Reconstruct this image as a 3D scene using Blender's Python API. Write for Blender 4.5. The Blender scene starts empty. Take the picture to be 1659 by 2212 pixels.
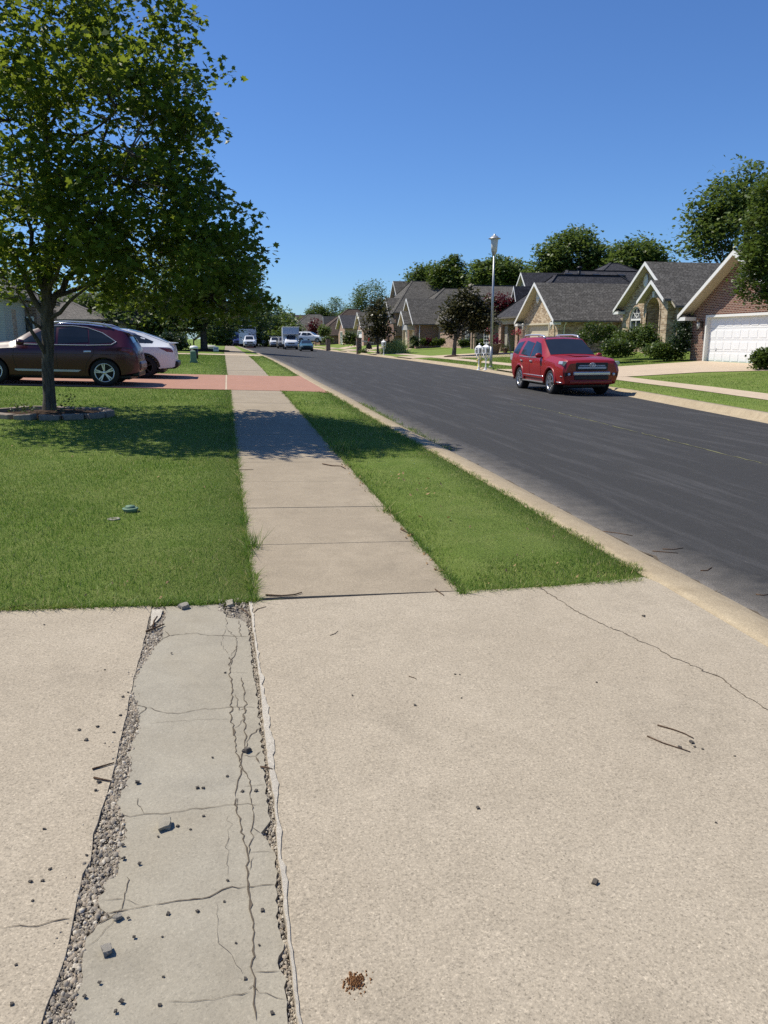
import bpy, bmesh, math, random
import numpy as np
from mathutils import Vector, Matrix
R = math.radians
S = bpy.context.scene
COL = S.collection

# ---------------------------------------------------------------- camera, sky, sun, exposure
F_ = 1662.0; H0 = 1.58                                   # focal length in pixels of a 1659 x 2212 picture, eye height
PITCH = math.atan((1106 - 732) / F_); YAW = math.atan((829.5 - 492) * math.cos(PITCH) / F_)
cam_d = bpy.data.cameras.new('camera'); cam = bpy.data.objects.new('camera', cam_d); COL.objects.link(cam)
cam_d.sensor_fit = 'VERTICAL'; cam_d.sensor_height = 36; cam_d.lens = 36 * F_ / 2212
cam_d.clip_start = .05; cam_d.clip_end = 5000
cam.location = (0, 0, H0); cam.rotation_euler = (math.pi / 2 - PITCH, 0, -YAW)
S.camera = cam
SUN_EL, SUN_AZ = R(58), R(-62)                           # azimuth clockwise from +Y
world = bpy.data.worlds.new('World'); S.world = world; world.use_nodes = True
wn = world.node_tree; wn.nodes.clear()
sky = wn.nodes.new('ShaderNodeTexSky'); sky.sky_type = 'NISHITA'; sky.sun_disc = False
sky.sun_elevation = SUN_EL; sky.sun_rotation = SUN_AZ
sky.air_density = 1.0; sky.dust_density = .25; sky.ozone_density = 3.0; sky.altitude = 350
bg = wn.nodes.new('ShaderNodeBackground'); bg.inputs['Strength'].default_value = .095
wo = wn.nodes.new('ShaderNodeOutputWorld')
tint = wn.nodes.new('ShaderNodeMix'); tint.data_type = 'RGBA'; tint.blend_type = 'MULTIPLY'; tint.inputs[0].default_value = 1; tint.inputs[7].default_value = (.56, .81, 1.17, 1)
wn.links.new(sky.outputs[0], tint.inputs[6]); wn.links.new(tint.outputs[2], bg.inputs[0]); wn.links.new(bg.outputs[0], wo.inputs[0])
sun_d = bpy.data.lights.new('sun', 'SUN'); sun = bpy.data.objects.new('sun', sun_d); COL.objects.link(sun)
sun_d.energy = 5.0; sun_d.angle = R(.5); sun_d.color = (1, .935, .80)
SUNV = Vector((math.sin(SUN_AZ) * math.cos(SUN_EL), math.cos(SUN_AZ) * math.cos(SUN_EL), math.sin(SUN_EL)))
sun.rotation_euler = SUNV.to_track_quat('Z', 'Y').to_euler(); sun.location = (-20, 10, 40)
S.view_settings.view_transform = 'Standard'; S.view_settings.look = 'None'
S.view_settings.exposure = 0.25; S.view_settings.gamma = 1
S.cycles.use_denoising = False
S.cycles.max_bounces = 8; S.cycles.transparent_max_bounces = 8

# ---------------------------------------------------------------- picture-to-place helpers (points are put at their own real depth)
FW = np.array((math.sin(YAW) * math.cos(PITCH), math.cos(YAW) * math.cos(PITCH), -math.sin(PITCH)))
RT = np.array((math.cos(YAW), -math.sin(YAW), 0.)); UPV = np.cross(RT, FW); C0 = np.array((0, 0, H0))
def ray(px, py): return FW + RT * (px - 829.5) / F_ - UPV * (py - 1106) / F_
def onX(px, py, X): d = ray(px, py); return C0 + d * X / d[0]
def onY(px, py, Y): d = ray(px, py); return C0 + d * Y / d[1]
def onZ(px, py, Z): d = ray(px, py); return C0 + d * (Z - H0) / d[2]
def onD(px, py, D): return C0 + ray(px, py) * D
def proj(p):
    v = np.array(p) - C0; w = v @ FW
    return 829.5 + F_ * (v @ RT) / w, 1106 - F_ * (v @ UPV) / w, w
# ---------------------------------------------------------------- terrain
def curve(pts):
    a = [p[0] for p in pts]; b = [p[1] for p in pts]
    return lambda y: np.interp(y, a, b)
PRO = curve([(-60, 0), (3, 0), (6, .05), (12, .16), (20, .31), (30, .45), (40, .52), (60, .55), (80, .5), (120, .35), (180, .25), (300, .2)])
SL = curve([(-60, .1), (5, .09), (10, .05), (20, 0), (31, -.1), (45, -.2), (60, -.3), (300, -.9)])
SR = curve([(-60, 1.42), (6, 1.38), (10, 1.34), (19, 1.28), (60, 1.22), (300, .7)])
CB = curve([(-60, 2.95), (4.4, 2.78), (9, 2.7), (13, 2.57), (18, 2.47), (25, 2.32), (45, 2.2), (63, 2.05), (300, 1.2)])
def LG(y): return CB(y) + .44
RG = curve([(-60, 9.5), (-5, 10.2), (14, 11.0), (23, 12.15), (42, 13.2), (60, 13.7), (90, 13.6), (300, 12.5)])
def RB(y): return RG(y) + .62
QRO = curve([(-60, -.15), (25, -.15), (42, -.06), (150, .02), (300, .1)])
RADD = curve([(0, .12), (1.7, .15), (2.8, .18), (10, .6), (14, 1.04), (18, 1.15), (60, 1.3), (900, 1.5)])
XS = .028
def gleft(x, y): return PRO(y) + XS * (.7 - np.clip(x, -14, 4))
def groad(x, y):
    a = gleft(CB(y), y) - .10; b = QRO(y); l = LG(y); r = RG(y)
    t = np.clip((x - l) / (r - l), 0, 1)
    return a + (b - a) * np.clip(t / .5, 0, 1) + .03 * 4 * t * (1 - t)
def gright(x, y): return QRO(y) + RADD(x - RB(y))
def G(x, y):
    if x <= CB(y): return float(gleft(x, y))
    if x < LG(y): return float(gleft(CB(y), y) - .10 * (x - CB(y)) / .44)
    if x <= RG(y): return float(groad(x, y))
    if x < RB(y): return float(QRO(y) + .12 * (x - RG(y)) / .62)
    return float(gright(x, y))
def onG(px, py):
    z = 0.
    for i in range(80):
        p = onZ(px, py, z); z = .6 * z + .4 * G(p[0], p[1])
    p[2] = G(p[0], p[1]); return p
# ---------------------------------------------------------------- objects
def link(o, parent=None):
    COL.objects.link(o)
    if parent is not None: o.parent = parent
    return o
def tag(o, label=None, cat=None, group=None, kind=None):
    if label: o['label'] = label
    if cat: o['category'] = cat
    if group: o['group'] = group
    if kind: o['kind'] = kind
    return o
def empty(name, loc, rz=0, label=None, cat=None, group=None):
    o = bpy.data.objects.new(name, None); o.location = loc; o.rotation_euler = (0, 0, rz); o.empty_display_size = .2
    link(o); return tag(o, label, cat, group)
def copy_tree(o, parent=None):
    c = o.copy(); COL.objects.link(c)
    if parent is not None: c.parent = parent
    for ch in list(o.children): copy_tree(ch, c)
    return c
def rot2(x, y, a): return x * math.cos(a) - y * math.sin(a), x * math.sin(a) + y * math.cos(a)

class MB:
    """collects faces, builds ONE mesh object; UVs are metres along each face (u level, v up the slope)"""
    def __init__(s): s.v = []; s.f = []; s.mi = []; s.sm = []
    def vert(s, p): s.v.append(tuple(p)); return len(s.v) - 1
    def poly(s, pts, mi=0, sm=False):
        i = len(s.v); s.v.extend(tuple(p) for p in pts); s.f.append(tuple(range(i, i + len(pts)))); s.mi.append(mi); s.sm.append(sm)
    def box(s, x0, x1, y0, y1, z0, z1, mi=0):
        i = len(s.v)
        s.v += [(x0, y0, z0), (x1, y0, z0), (x1, y1, z0), (x0, y1, z0), (x0, y0, z1), (x1, y0, z1), (x1, y1, z1), (x0, y1, z1)]
        for f in ((0, 3, 2, 1), (4, 5, 6, 7), (0, 1, 5, 4), (1, 2, 6, 5), (2, 3, 7, 6), (3, 0, 4, 7)):
            s.f.append(tuple(i + k for k in f)); s.mi.append(mi); s.sm.append(False)
        return s
    def beam(s, a, b, w, h, mi=0, up=(0, 0, 1)):
        a = Vector(a); b = Vector(b); d = (b - a).normalized(); u = Vector(up)
        if abs(d.dot(u)) > .99: u = Vector((1, 0, 0))
        r = d.cross(u).normalized() * w / 2; t = r.cross(d).normalized() * h / 2
        i = len(s.v); s.v += [tuple(p + q) for p in (a, b) for q in (-r - t, r - t, r + t, -r + t)]
        for f in ((0, 1, 2, 3), (7, 6, 5, 4), (0, 4, 5, 1), (1, 5, 6, 2), (2, 6, 7, 3), (3, 7, 4, 0)):
            s.f.append(tuple(i + k for k in f)); s.mi.append(mi); s.sm.append(False)
        return s
    def prism(s, pts, ax, a, b, mi=0):
        """2-D outline extruded along axis ax ('x','y','z') from a to b"""
        def P(p, t): return (t, p[0], p[1]) if ax == 'x' else (p[0], t, p[1]) if ax == 'y' else (p[0], p[1], t)
        n = len(pts); i = len(s.v); s.v += [P(p, a) for p in pts] + [P(p, b) for p in pts]
        s.f.append(tuple(range(i, i + n))); s.f.append(tuple(range(i + 2 * n - 1, i + n - 1, -1)))
        for k in range(n): s.f.append((i + k, i + n + k, i + n + (k + 1) % n, i + (k + 1) % n))
        s.mi += [mi] * (n + 2); s.sm += [False] * (n + 2); return s
    def tube(s, pts, rad, n=8, mi=0, cap=True, sm=True):
        pts = [Vector(p) for p in pts]
        if not hasattr(rad, '__len__'): rad = [rad] * len(pts)
        i = len(s.v); pr = None
        for k, p in enumerate(pts):
            d = (pts[min(k + 1, len(pts) - 1)] - pts[max(k - 1, 0)]).normalized()
            if pr is None: pr = d.cross(Vector((0, 0, 1)) if abs(d.z) < .9 else Vector((1, 0, 0))).normalized()
            pr = (pr - d * pr.dot(d)).normalized(); q = d.cross(pr)
            for j in range(n):
                a = 2 * math.pi * j / n; s.v.append(tuple(p + (pr * math.cos(a) + q * math.sin(a)) * rad[k]))
        for k in range(len(pts) - 1):
            for j in range(n):
                s.f.append((i + k * n + j, i + k * n + (j + 1) % n, i + (k + 1) * n + (j + 1) % n, i + (k + 1) * n + j)); s.mi.append(mi); s.sm.append(sm)
        if cap:
            s.f.append(tuple(i + j for j in range(n - 1, -1, -1))); s.f.append(tuple(i + (len(pts) - 1) * n + j for j in range(n))); s.mi += [mi] * 2; s.sm += [False] * 2
        return s
    def lathe(s, prof, n=16, c=(0, 0, 0), ax='z', mi=0, sm=True, close=False, sx=1, sy=1, cap=True):
        i = len(s.v); m = len(prof)
        for (r, h) in prof:
            for j in range(n):
                a = 2 * math.pi * j / n; x, y = r * math.cos(a) * sx, r * math.sin(a) * sy
                p = (x, y, h) if ax == 'z' else (h, x, y) if ax == 'x' else (x, h, y)
                s.v.append((p[0] + c[0], p[1] + c[1], p[2] + c[2]))
        for k in range(m if close else m - 1):
            for j in range(n):
                a, b = k * n, ((k + 1) % m) * n
                s.f.append((i + a + j, i + a + (j + 1) % n, i + b + (j + 1) % n, i + b + j)); s.mi.append(mi); s.sm.append(sm)
        if not close and cap:
            if prof[0][0] > 1e-4: s.f.append(tuple(i + j for j in range(n - 1, -1, -1))); s.mi.append(mi); s.sm.append(False)
            if prof[-1][0] > 1e-4: s.f.append(tuple(i + (m - 1) * n + j for j in range(n))); s.mi.append(mi); s.sm.append(False)
        return s
    def build(s, name, mats, parent=None, loc=None, bevel=0, smooth=None, fix=True, solid=0):
        me = bpy.data.meshes.new(name); me.from_pydata(s.v, [], s.f)
        if not isinstance(mats, (list, tuple)): mats = [mats]
        for m in mats: me.materials.append(m)
        me.polygons.foreach_set('material_index', s.mi); me.polygons.foreach_set('use_smooth', s.sm)
        if fix:
            b = bmesh.new(); b.from_mesh(me); bmesh.ops.remove_doubles(b, verts=b.verts, dist=1e-5)
            bmesh.ops.recalc_face_normals(b, faces=b.faces); b.to_mesh(me); b.free()
        auto_uv(me)
        o = bpy.data.objects.new(name, me)
        if loc is not None: o.location = loc
        if solid:
            md = o.modifiers.new('solid', 'SOLIDIFY'); md.thickness = solid; md.offset = 0
        if bevel:
            md = o.modifiers.new('bevel', 'BEVEL'); md.width = bevel; md.segments = 2; md.limit_method = 'ANGLE'; md.angle_limit = R(40)
        if smooth: 
            for p in me.polygons: p.use_smooth = True
            me.set_sharp_from_angle(angle=R(smooth))
        return link(o, parent)
def auto_uv(me):
    uv = me.uv_layers.new(name='UV') if not me.uv_layers else me.uv_layers[0]
    for p in me.polygons:
        n = p.normal
        if abs(n.z) > .97: t = Vector((1, 0, 0)); w = Vector((0, 1, 0))
        else:
            t = Vector((-n.y, n.x, 0)).normalized(); w = n.cross(t)
        for li in p.loop_indices:
            c = me.vertices[me.loops[li].vertex_index].co; uv.data[li].uv = (c.dot(t), c.dot(w))
def np_mesh(name, verts, per, mat, parent=None, loc=None, smooth=False, idx=None):
    """fast mesh: verts (N,3); faces of `per` consecutive corners"""
    me = bpy.data.meshes.new(name); n = len(verts); nl = n if idx is None else len(idx)
    me.vertices.add(n); me.vertices.foreach_set('co', np.asarray(verts, np.float32).ravel())
    me.loops.add(nl); me.loops.foreach_set('vertex_index', np.arange(n, dtype=np.int32) if idx is None else np.asarray(idx, np.int32))
    nf = nl // per; me.polygons.add(nf); me.polygons.foreach_set('loop_start', np.arange(nf, dtype=np.int32) * per)
    if smooth: me.polygons.foreach_set('use_smooth', np.ones(nf, bool))
    me.update(calc_edges=True); me.materials.append(mat)
    o = bpy.data.objects.new(name, me)
    if loc is not None: o.location = loc
    return link(o, parent)

# ---------------------------------------------------------------- materials
class NT:
    def __init__(s, name):
        s.m = bpy.data.materials.new(name); s.m.use_nodes = True; s.t = s.m.node_tree; s.t.nodes.clear()
        s.out = s.n('ShaderNodeOutputMaterial'); s.tc = s.n('ShaderNodeTexCoord')
    def n(s, t): return s.t.nodes.new(t)
    def l(s, a, b): s.t.links.new(a, b)
    def val(s, sock, v):
        if isinstance(v, bpy.types.NodeSocket): s.l(v, sock)
        elif v is not None: sock.default_value = v if not (isinstance(v, tuple) and len(v) == 3 and sock.type == 'RGBA') else (*v, 1)
    def coord(s, kind='Object', scale=(1, 1, 1), rot=(0, 0, 0)):
        mp = s.n('ShaderNodeMapping'); mp.inputs['Scale'].default_value = scale; mp.inputs['Rotation'].default_value = rot
        s.l(s.tc.outputs[kind], mp.inputs[0]); return mp.outputs[0]
    def noise(s, scale, detail=3, rough=.55, vec=None, out='Fac', dist=0):
        q = s.n('ShaderNodeTexNoise'); q.inputs['Scale'].default_value = scale; q.inputs['Detail'].default_value = detail
        q.inputs['Roughness'].default_value = rough; q.inputs['Distortion'].default_value = dist
        s.l(vec if vec is not None else s.tc.outputs['Object'], q.inputs['Vector']); return q.outputs[out]
    def voro(s, scale, vec=None, out='Distance', feature='F1'):
        q = s.n('ShaderNodeTexVoronoi'); q.feature = feature; q.inputs['Scale'].default_value = scale
        s.l(vec if vec is not None else s.tc.outputs['Object'], q.inputs['Vector']); return q.outputs[out]
    def ramp(s, fac, stops):
        q = s.n('ShaderNodeValToRGB'); e = q.color_ramp.elements
        while len(e) < len(stops): e.new(.5)
        for k, (p, c) in enumerate(stops):
            e[k].position = p; e[k].color = (c, c, c, 1) if not hasattr(c, '__len__') else (*c[:3], 1)
        s.l(fac, q.inputs[0]); return q.outputs[0]
    def mix(s, a, b, fac, mode='MIX'):
        q = s.n('ShaderNodeMix'); q.data_type = 'RGBA'; q.blend_type = mode
        s.val(q.inputs[0], fac); s.val(q.inputs[6], a); s.val(q.inputs[7], b); return q.outputs[2]
    def math(s, op, a, b=0.):
        q = s.n('ShaderNodeMath'); q.operation = op; s.val(q.inputs[0], a); s.val(q.inputs[1], b); return q.outputs[0]
    def bump(s, h, strength=.4, dist=.01, normal=None):
        q = s.n('ShaderNodeBump'); q.inputs['Strength'].default_value = strength; q.inputs['Distance'].default_value = dist
        s.l(h, q.inputs['Height'])
        if normal is not None: s.l(normal, q.inputs['Normal'])
        return q.outputs[0]
    def bsdf(s, color, rough=.6, metal=0., spec=.5, normal=None, coat=0., trans=0.):
        q = s.n('ShaderNodeBsdfPrincipled'); s.val(q.inputs['Base Color'], color); s.val(q.inputs['Roughness'], rough)
        q.inputs['Metallic'].default_value = metal; q.inputs['Specular IOR Level'].default_value = spec
        q.inputs['Coat Weight'].default_value = coat; q.inputs['Coat Roughness'].default_value = .03
        if normal is not None: s.l(normal, q.inputs['Normal'])
        return q.outputs[0]
    def done(s, sh): s.l(sh, s.out.inputs[0]); return s.m

def m_plain(name, c, rough=.55, metal=0., spec=.5, var=.12, scale=6, coat=0., bump=0.):
    t = NT(name); f = t.noise(scale, 4)
    col = t.mix(tuple(k * (1 - var) for k in c), tuple(min(1, k * (1 + var)) for k in c), f)
    nm = t.bump(t.noise(scale * 12, 3), bump, .004) if bump else None
    return t.done(t.bsdf(col, rough, metal, spec, nm, coat))
def m_concrete(name, light, dark, stain, speck=1.0):
    t = NT(name)
    big = t.ramp(t.noise(.9, 6, .6, dist=.4), [(.35, 0), (.7, 1)])
    mid = t.ramp(t.noise(5, 6, .65, dist=.6), [(.35, 0), (.65, 1)])
    fine = t.noise(95, 4, .75); vs = t.voro(230, out='Color')
    c = t.mix(dark, light, mid); c = t.mix(c, stain, t.math('MULTIPLY', big, .55))
    sp = t.ramp(fine, [(.28, .45 if speck > .5 else .7), (.44, .93), (.56, 1.04), (.74, 1.4)])
    c = t.mix(c, sp, .85 * min(1, speck), 'MULTIPLY')
    vb = t.n('ShaderNodeSeparateColor'); t.l(vs, vb.inputs[0])
    c = t.mix(c, t.ramp(vb.outputs[0], [(0, .42), (.10, .82), (.4, .97), (.85, 1.05), (1, 1.45)]), .62 * speck, 'MULTIPLY')
    drk = t.ramp(t.noise(1.3, 9, .72), [(.27, .74), (.45, 1)])
    c = t.mix(c, drk, .7, 'MULTIPLY')
    n = t.bump(t.noise(60, 5, .75), .45, .006)
    return t.done(t.bsdf(c, .9, 0, .25, n))
def m_brick(name, c1, c2, c3, mortar, scale_w=.21, rh=.077, mort=.011, bump=.5):
    t = NT(name); uv = t.tc.outputs['UV']
    b = t.n('ShaderNodeTexBrick'); b.offset = .5; b.inputs['Scale'].default_value = 1
    b.inputs['Brick Width'].default_value = scale_w; b.inputs['Row Height'].default_value = rh; b.inputs['Mortar Size'].default_value = mort
    b.inputs['Mortar Smooth'].default_value = .2; b.inputs['Bias'].default_value = 0
    b.inputs['Color1'].default_value = (0, 0, 0, 1); b.inputs['Color2'].default_value = (1, 1, 1, 1); b.inputs['Mortar'].default_value = (.5, .5, .5, 1)
    t.l(uv, b.inputs[0])
    col = t.ramp(b.outputs['Color'], [(.05, c1), (.5, c2), (.95, c3)])
    col = t.mix(col, t.ramp(t.noise(3, 4), [(.3, .8), (.7, 1.12)]), .8, 'MULTIPLY')
    col = t.mix(col, mortar, b.outputs['Fac'])
    inv = t.math('SUBTRACT', 1, b.outputs['Fac'])
    return t.done(t.bsdf(col, .88, 0, .25, t.bump(inv, bump, .01)))
def m_shingle(name, c1, c2, c3):
    t = NT(name); uv = t.tc.outputs['UV']
    b = t.n('ShaderNodeTexBrick'); b.offset = .43; b.offset_frequency = 2; b.squash = 1.35; b.squash_frequency = 3; b.inputs['Scale'].default_value = 1
    b.inputs['Brick Width'].default_value = .24; b.inputs['Row Height'].default_value = .14; b.inputs['Mortar Size'].default_value = .012
    b.inputs['Color1'].default_value = (0, 0, 0, 1); b.inputs['Color2'].default_value = (1, 1, 1, 1); b.inputs['Mortar'].default_value = (.25, .25, .25, 1)
    t.l(uv, b.inputs[0])
    col = t.mix(t.ramp(b.outputs['Color'], [(.1, c1), (.5, c2), (.9, c3)]), c2, .35)
    col = t.mix(col, t.ramp(t.noise(1.6, 7, .7), [(.3, .78), (.7, 1.18)]), .9, 'MULTIPLY')
    col = t.mix(col, tuple(k * .3 for k in c1), b.outputs['Fac'])
    gr = t.noise(160, 2)
    col = t.mix(col, t.ramp(gr, [(.3, .75), (.7, 1.25)]), .5, 'MULTIPLY')
    return t.done(t.bsdf(col, .93, 0, .2, t.bump(t.math('SUBTRACT', 1, b.outputs['Fac']), .7, .015)))
def m_siding(name, c, rh=.11):
    t = NT(name); sx = t.n('ShaderNodeSeparateXYZ'); t.l(t.tc.outputs['UV'], sx.inputs[0])
    f = t.math('FRACT', t.math('DIVIDE', sx.outputs[1], rh))
    col = t.mix(c, t.ramp(f, [(0, .45), (.12, 1), (1, .93)]), 1, 'MULTIPLY')
    col = t.mix(col, t.ramp(t.noise(4, 4), [(.3, .88), (.7, 1.05)]), .7, 'MULTIPLY')
    return t.done(t.bsdf(col, .6, 0, .4, t.bump(f, .5, .012)))
def m_leaf(name, dark, mid, light, trans=(.14, .24, .02), tw=.35, rough=.42):
    t = NT(name); g = t.n('ShaderNodeNewGeometry')
    col = t.ramp(g.outputs['Random Per Island'], [(0, dark), (.45, mid), (.8, mid), (1, light)])
    col = t.mix(col, t.ramp(t.noise(.7, 3), [(.35, .7), (.65, 1.25)]), .7, 'MULTIPLY')
    p = t.bsdf(col, rough, 0, .22)
    tr = t.n('ShaderNodeBsdfTranslucent'); tc = t.mix(col, trans, .7); t.l(tc, tr.inputs[0])
    mx = t.n('ShaderNodeMixShader'); mx.inputs[0].default_value = tw; t.l(p, mx.inputs[1]); t.l(tr.outputs[0], mx.inputs[2])
    return t.done(mx.outputs[0])
def m_bark(name, a, b):
    t = NT(name); v = t.coord('Object', (1, 1, .16))
    f = t.noise(26, 6, .7, v, dist=.5); g = t.noise(2.2, 3)
    c = t.mix(a, b, t.ramp(f, [(.35, 0), (.65, 1)])); c = t.mix(c, t.ramp(g, [(.3, .7), (.7, 1.2)]), .7, 'MULTIPLY')
    return t.done(t.bsdf(c, .92, 0, .2, t.bump(f, 1.0, .03)))
def m_paint(name, c, rough=.28, flake=.1, metal=0., coat=.45):
    t = NT(name); f = t.noise(900, 1)
    col = t.mix(tuple(k * (1 - flake) for k in c), tuple(min(1, k * (1 + flake)) for k in c), f)
    d = t.noise(3, 5); rg = t.ramp(d, [(.3, rough), (.8, rough + .12)])
    return t.done(t.bsdf(col, rg, metal, .5, None, coat))
def m_glass(name, c=(.012, .015, .02), rough=.04):
    t = NT(name); f = t.noise(2.5, 3)
    return t.done(t.bsdf(t.mix(c, tuple(k * 1.8 for k in c), f), rough, 0, .6))
def m_emit(name, c, k):
    t = NT(name); e = t.n('ShaderNodeEmission'); e.inputs[0].default_value = (*c, 1); e.inputs[1].default_value = k
    return t.done(e.outputs[0])

MT = {}
MT['slab'] = m_concrete('driveway_concrete', (.40, .344, .264), (.352, .302, .230), (.322, .272, .204))
MT['walk'] = m_concrete('sidewalk_concrete', (.35, .293, .216), (.295, .246, .18), (.25, .206, .15), .8)
MT['kerb'] = m_concrete('kerb_concrete', (.42, .345, .235), (.335, .27, .18), (.29, .23, .15), .9)
MT['patch'] = m_concrete('grey_concrete', (.335, .308, .25), (.275, .252, .205), (.31, .265, .19), .5)
MT['red'] = m_concrete('red_concrete', (.39, .215, .155), (.35, .185, .132), (.31, .175, .128), .6)
MT['rwalk'] = m_concrete('pale_concrete', (.52, .42, .31), (.45, .36, .265), (.42, .34, .25), .3)
MT['gravel'] = m_plain('gravel', (.27, .245, .21), .9, 0, .2, .5, 30, 0, .6)
MT['chip'] = m_plain('chipped_concrete', (.54, .49, .41), .9, 0, .2, .4, 80, 0, .9)
MT['crack'] = m_plain('crack_dirt', (.11, .09, .068), 1, 0, .05, .4, 40)
MT['soil'] = m_plain('dark_mulch', (.055, .036, .024), 1, 0, .1, .5, 14, 0, .8)
MT['white'] = m_plain('white_paint', (.78, .77, .74), .5, 0, .4, .05, 4)
MT['trim'] = m_plain('white_trim', (.72, .71, .68), .5, 0, .4, .06, 4)
MT['chrome'] = m_plain('chrome', (.60, .61, .64), .16, .55, .5, .03, 4)
MT['black'] = m_plain('black_plastic', (.012, .012, .013), .45, 0, .4, .2, 8)
MT['rubber'] = m_plain('tyre_rubber', (.018, .017, .017), .8, 0, .3, .25, 20)
MT['alloy'] = m_plain('alloy_rim', (.55, .56, .58), .3, .9, .5, .05, 6)
MT['darkalloy'] = m_plain('dark_rim', (.03, .03, .033), .35, .5, .5, .1, 6)
MT['cglass'] = m_glass('car_glass')
MT['wglass'] = m_glass('window_glass', (.03, .036, .042), .08)
MT['lamp'] = m_plain('headlamp_lens', (.5, .52, .55), .12, .4, .6, .25, 30)
MT['tail'] = m_plain('tail_lamp', (.16, .02, .03), .12, 0, .6, .3, 14)
MT['galv'] = m_plain('galvanised_steel', (.36, .37, .38), .42, .6, .5, .12, 5)
MT['bark'] = m_bark('maple_bark', (.05, .042, .034), (.15, .13, .105))
MT['bark2'] = m_bark('grey_bark', (.06, .05, .042), (.17, .15, .125))
MT['maple'] = m_leaf('maple_leaf', (.025, .052, .010), (.062, .108, .016), (.20, .245, .04), (.34, .42, .04), .40)
MT['oak'] = m_leaf('broad_leaf', (.04, .066, .02), (.075, .115, .03), (.145, .185, .055), (.2, .28, .05), .34)
MT['oak2'] = m_leaf('bright_leaf', (.04, .066, .017), (.075, .115, .026), (.14, .175, .045), (.16, .23, .03), .28)
MT['olive'] = m_leaf('magnolia_leaf', (.030, .030, .014), (.06, .058, .026), (.13, .115, .06), (.12, .12, .03), .18, .35)
MT['redleaf'] = m_leaf('maroon_leaf', (.025, .006, .010), (.055, .010, .016), (.10, .018, .025), (.2, .02, .03), .25)
MT['shrub'] = m_leaf('shrub_leaf', (.020, .038, .010), (.045, .075, .018), (.10, .14, .03), (.15, .22, .03), .28)
MT['pampas'] = m_leaf('pampas_blade', (.26, .34, .11), (.44, .50, .20), (.62, .62, .34), (.4, .46, .15), .35)
MT['conifer'] = m_leaf('juniper_needles', (.010, .024, .009), (.02, .042, .014), (.04, .07, .02), (.06, .11, .02), .15)
MT['pinkf'] = m_leaf('pink_petals', (.35, .03, .06), (.55, .07, .12), (.65, .2, .25), (.6, .1, .15), .3)
MT['dryleaf'] = m_leaf('dry_leaf', (.16, .09, .04), (.34, .22, .11), (.55, .45, .28), (.4, .25, .1), .15, .7)
MT['twig'] = m_bark('twig_bark', (.07, .04, .025), (.17, .11, .07))
MT['stone'] = m_plain('grey_stone', (.30, .275, .235), .9, 0, .2, .4, 30, 0, .7)
MT['darkstone'] = m_plain('dark_stone', (.11, .097, .083), .9, 0, .2, .4, 30, 0, .7)
MT['paver'] = m_plain('edging_block', (.24, .20, .165), .92, 0, .2, .35, 18, 0, .7)
MT['brick'] = m_brick('red_brick', (.085, .034, .026), (.14, .055, .040), (.20, .085, .060), (.40, .32, .26), .215, .078, .012)
MT['tan'] = m_brick('tan_brick', (.22, .145, .085), (.40, .29, .18), (.56, .45, .32), (.48, .41, .32), .26, .088, .010)
MT['brownb'] = m_brick('brown_brick', (.12, .062, .045), (.20, .11, .08), (.27, .17, .12), (.34, .28, .23))
MT['pinkb'] = m_brick('pinkish_brick', (.27, .15, .11), (.38, .23, .17), (.48, .33, .25), (.48, .42, .36))
MT['sh_grey'] = m_shingle('grey_brown_shingle', (.072, .067, .060), (.112, .105, .095), (.165, .155, .14))
MT['sh_blue'] = m_shingle('slate_blue_shingle', (.034, .034, .040), (.055, .055, .064), (.082, .081, .092))
MT['sh_taupe'] = m_shingle('taupe_shingle', (.10, .092, .082), (.15, .138, .122), (.20, .185, .165))
MT['sh_brown'] = m_shingle('brown_shingle', (.060, .042, .034), (.095, .070, .058), (.13, .10, .085))
MT['siding'] = m_siding('grey_siding', (.42, .41, .40))
MT['soffit'] = m_siding('beige_soffit', (.50, .44, .34), .13)
MT['fascia'] = m_plain('dark_fascia', (.13, .115, .10), .6, 0, .4, .1, 4)
MT['doorw'] = m_plain('white_door', (.78, .78, .78), .45, 0, .4, .03, 2)
MT['doorc'] = m_plain('cream_door', (.55, .49, .37), .5, 0, .4, .05, 2)
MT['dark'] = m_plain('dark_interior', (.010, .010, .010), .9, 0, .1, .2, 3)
MT['gable_in'] = m_plain('interior_wall', (.30, .28, .24), .8, 0, .3, .1, 3)
MT['bronze'] = m_plain('bronze_metal', (.06, .045, .035), .4, .6, .5, .2, 10)
MT['frost'] = m_plain('frosted_lens', (.55, .55, .52), .35, 0, .5, .06, 8)
MT['terra'] = m_plain('clay_pot', (.35, .24, .16), .8, 0, .3, .15, 8)
MT['yellow'] = m_plain('yellow_paint', (.65, .55, .12), .45, 0, .4, .1, 8)
MT['pedgreen'] = m_plain('pale_green_plastic', (.13, .21, .14), .6, 0, .3, .12, 6)
MT['skin'] = m_plain('skin', (.35, .19, .12), .6, 0, .4, .08, 10)
MT['redcloth'] = m_plain('red_cloth', (.48, .02, .03), .85, 0, .2, .12, 20)
MT['darkcloth'] = m_plain('dark_cloth', (.03, .03, .035), .9, 0, .2, .15, 20)
MT['whitecloth'] = m_plain('white_cloth', (.62, .62, .60), .85, 0, .2, .1, 20)
MT['greycloth'] = m_plain('grey_cloth', (.25, .25, .25), .85, 0, .2, .1, 20)
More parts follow.
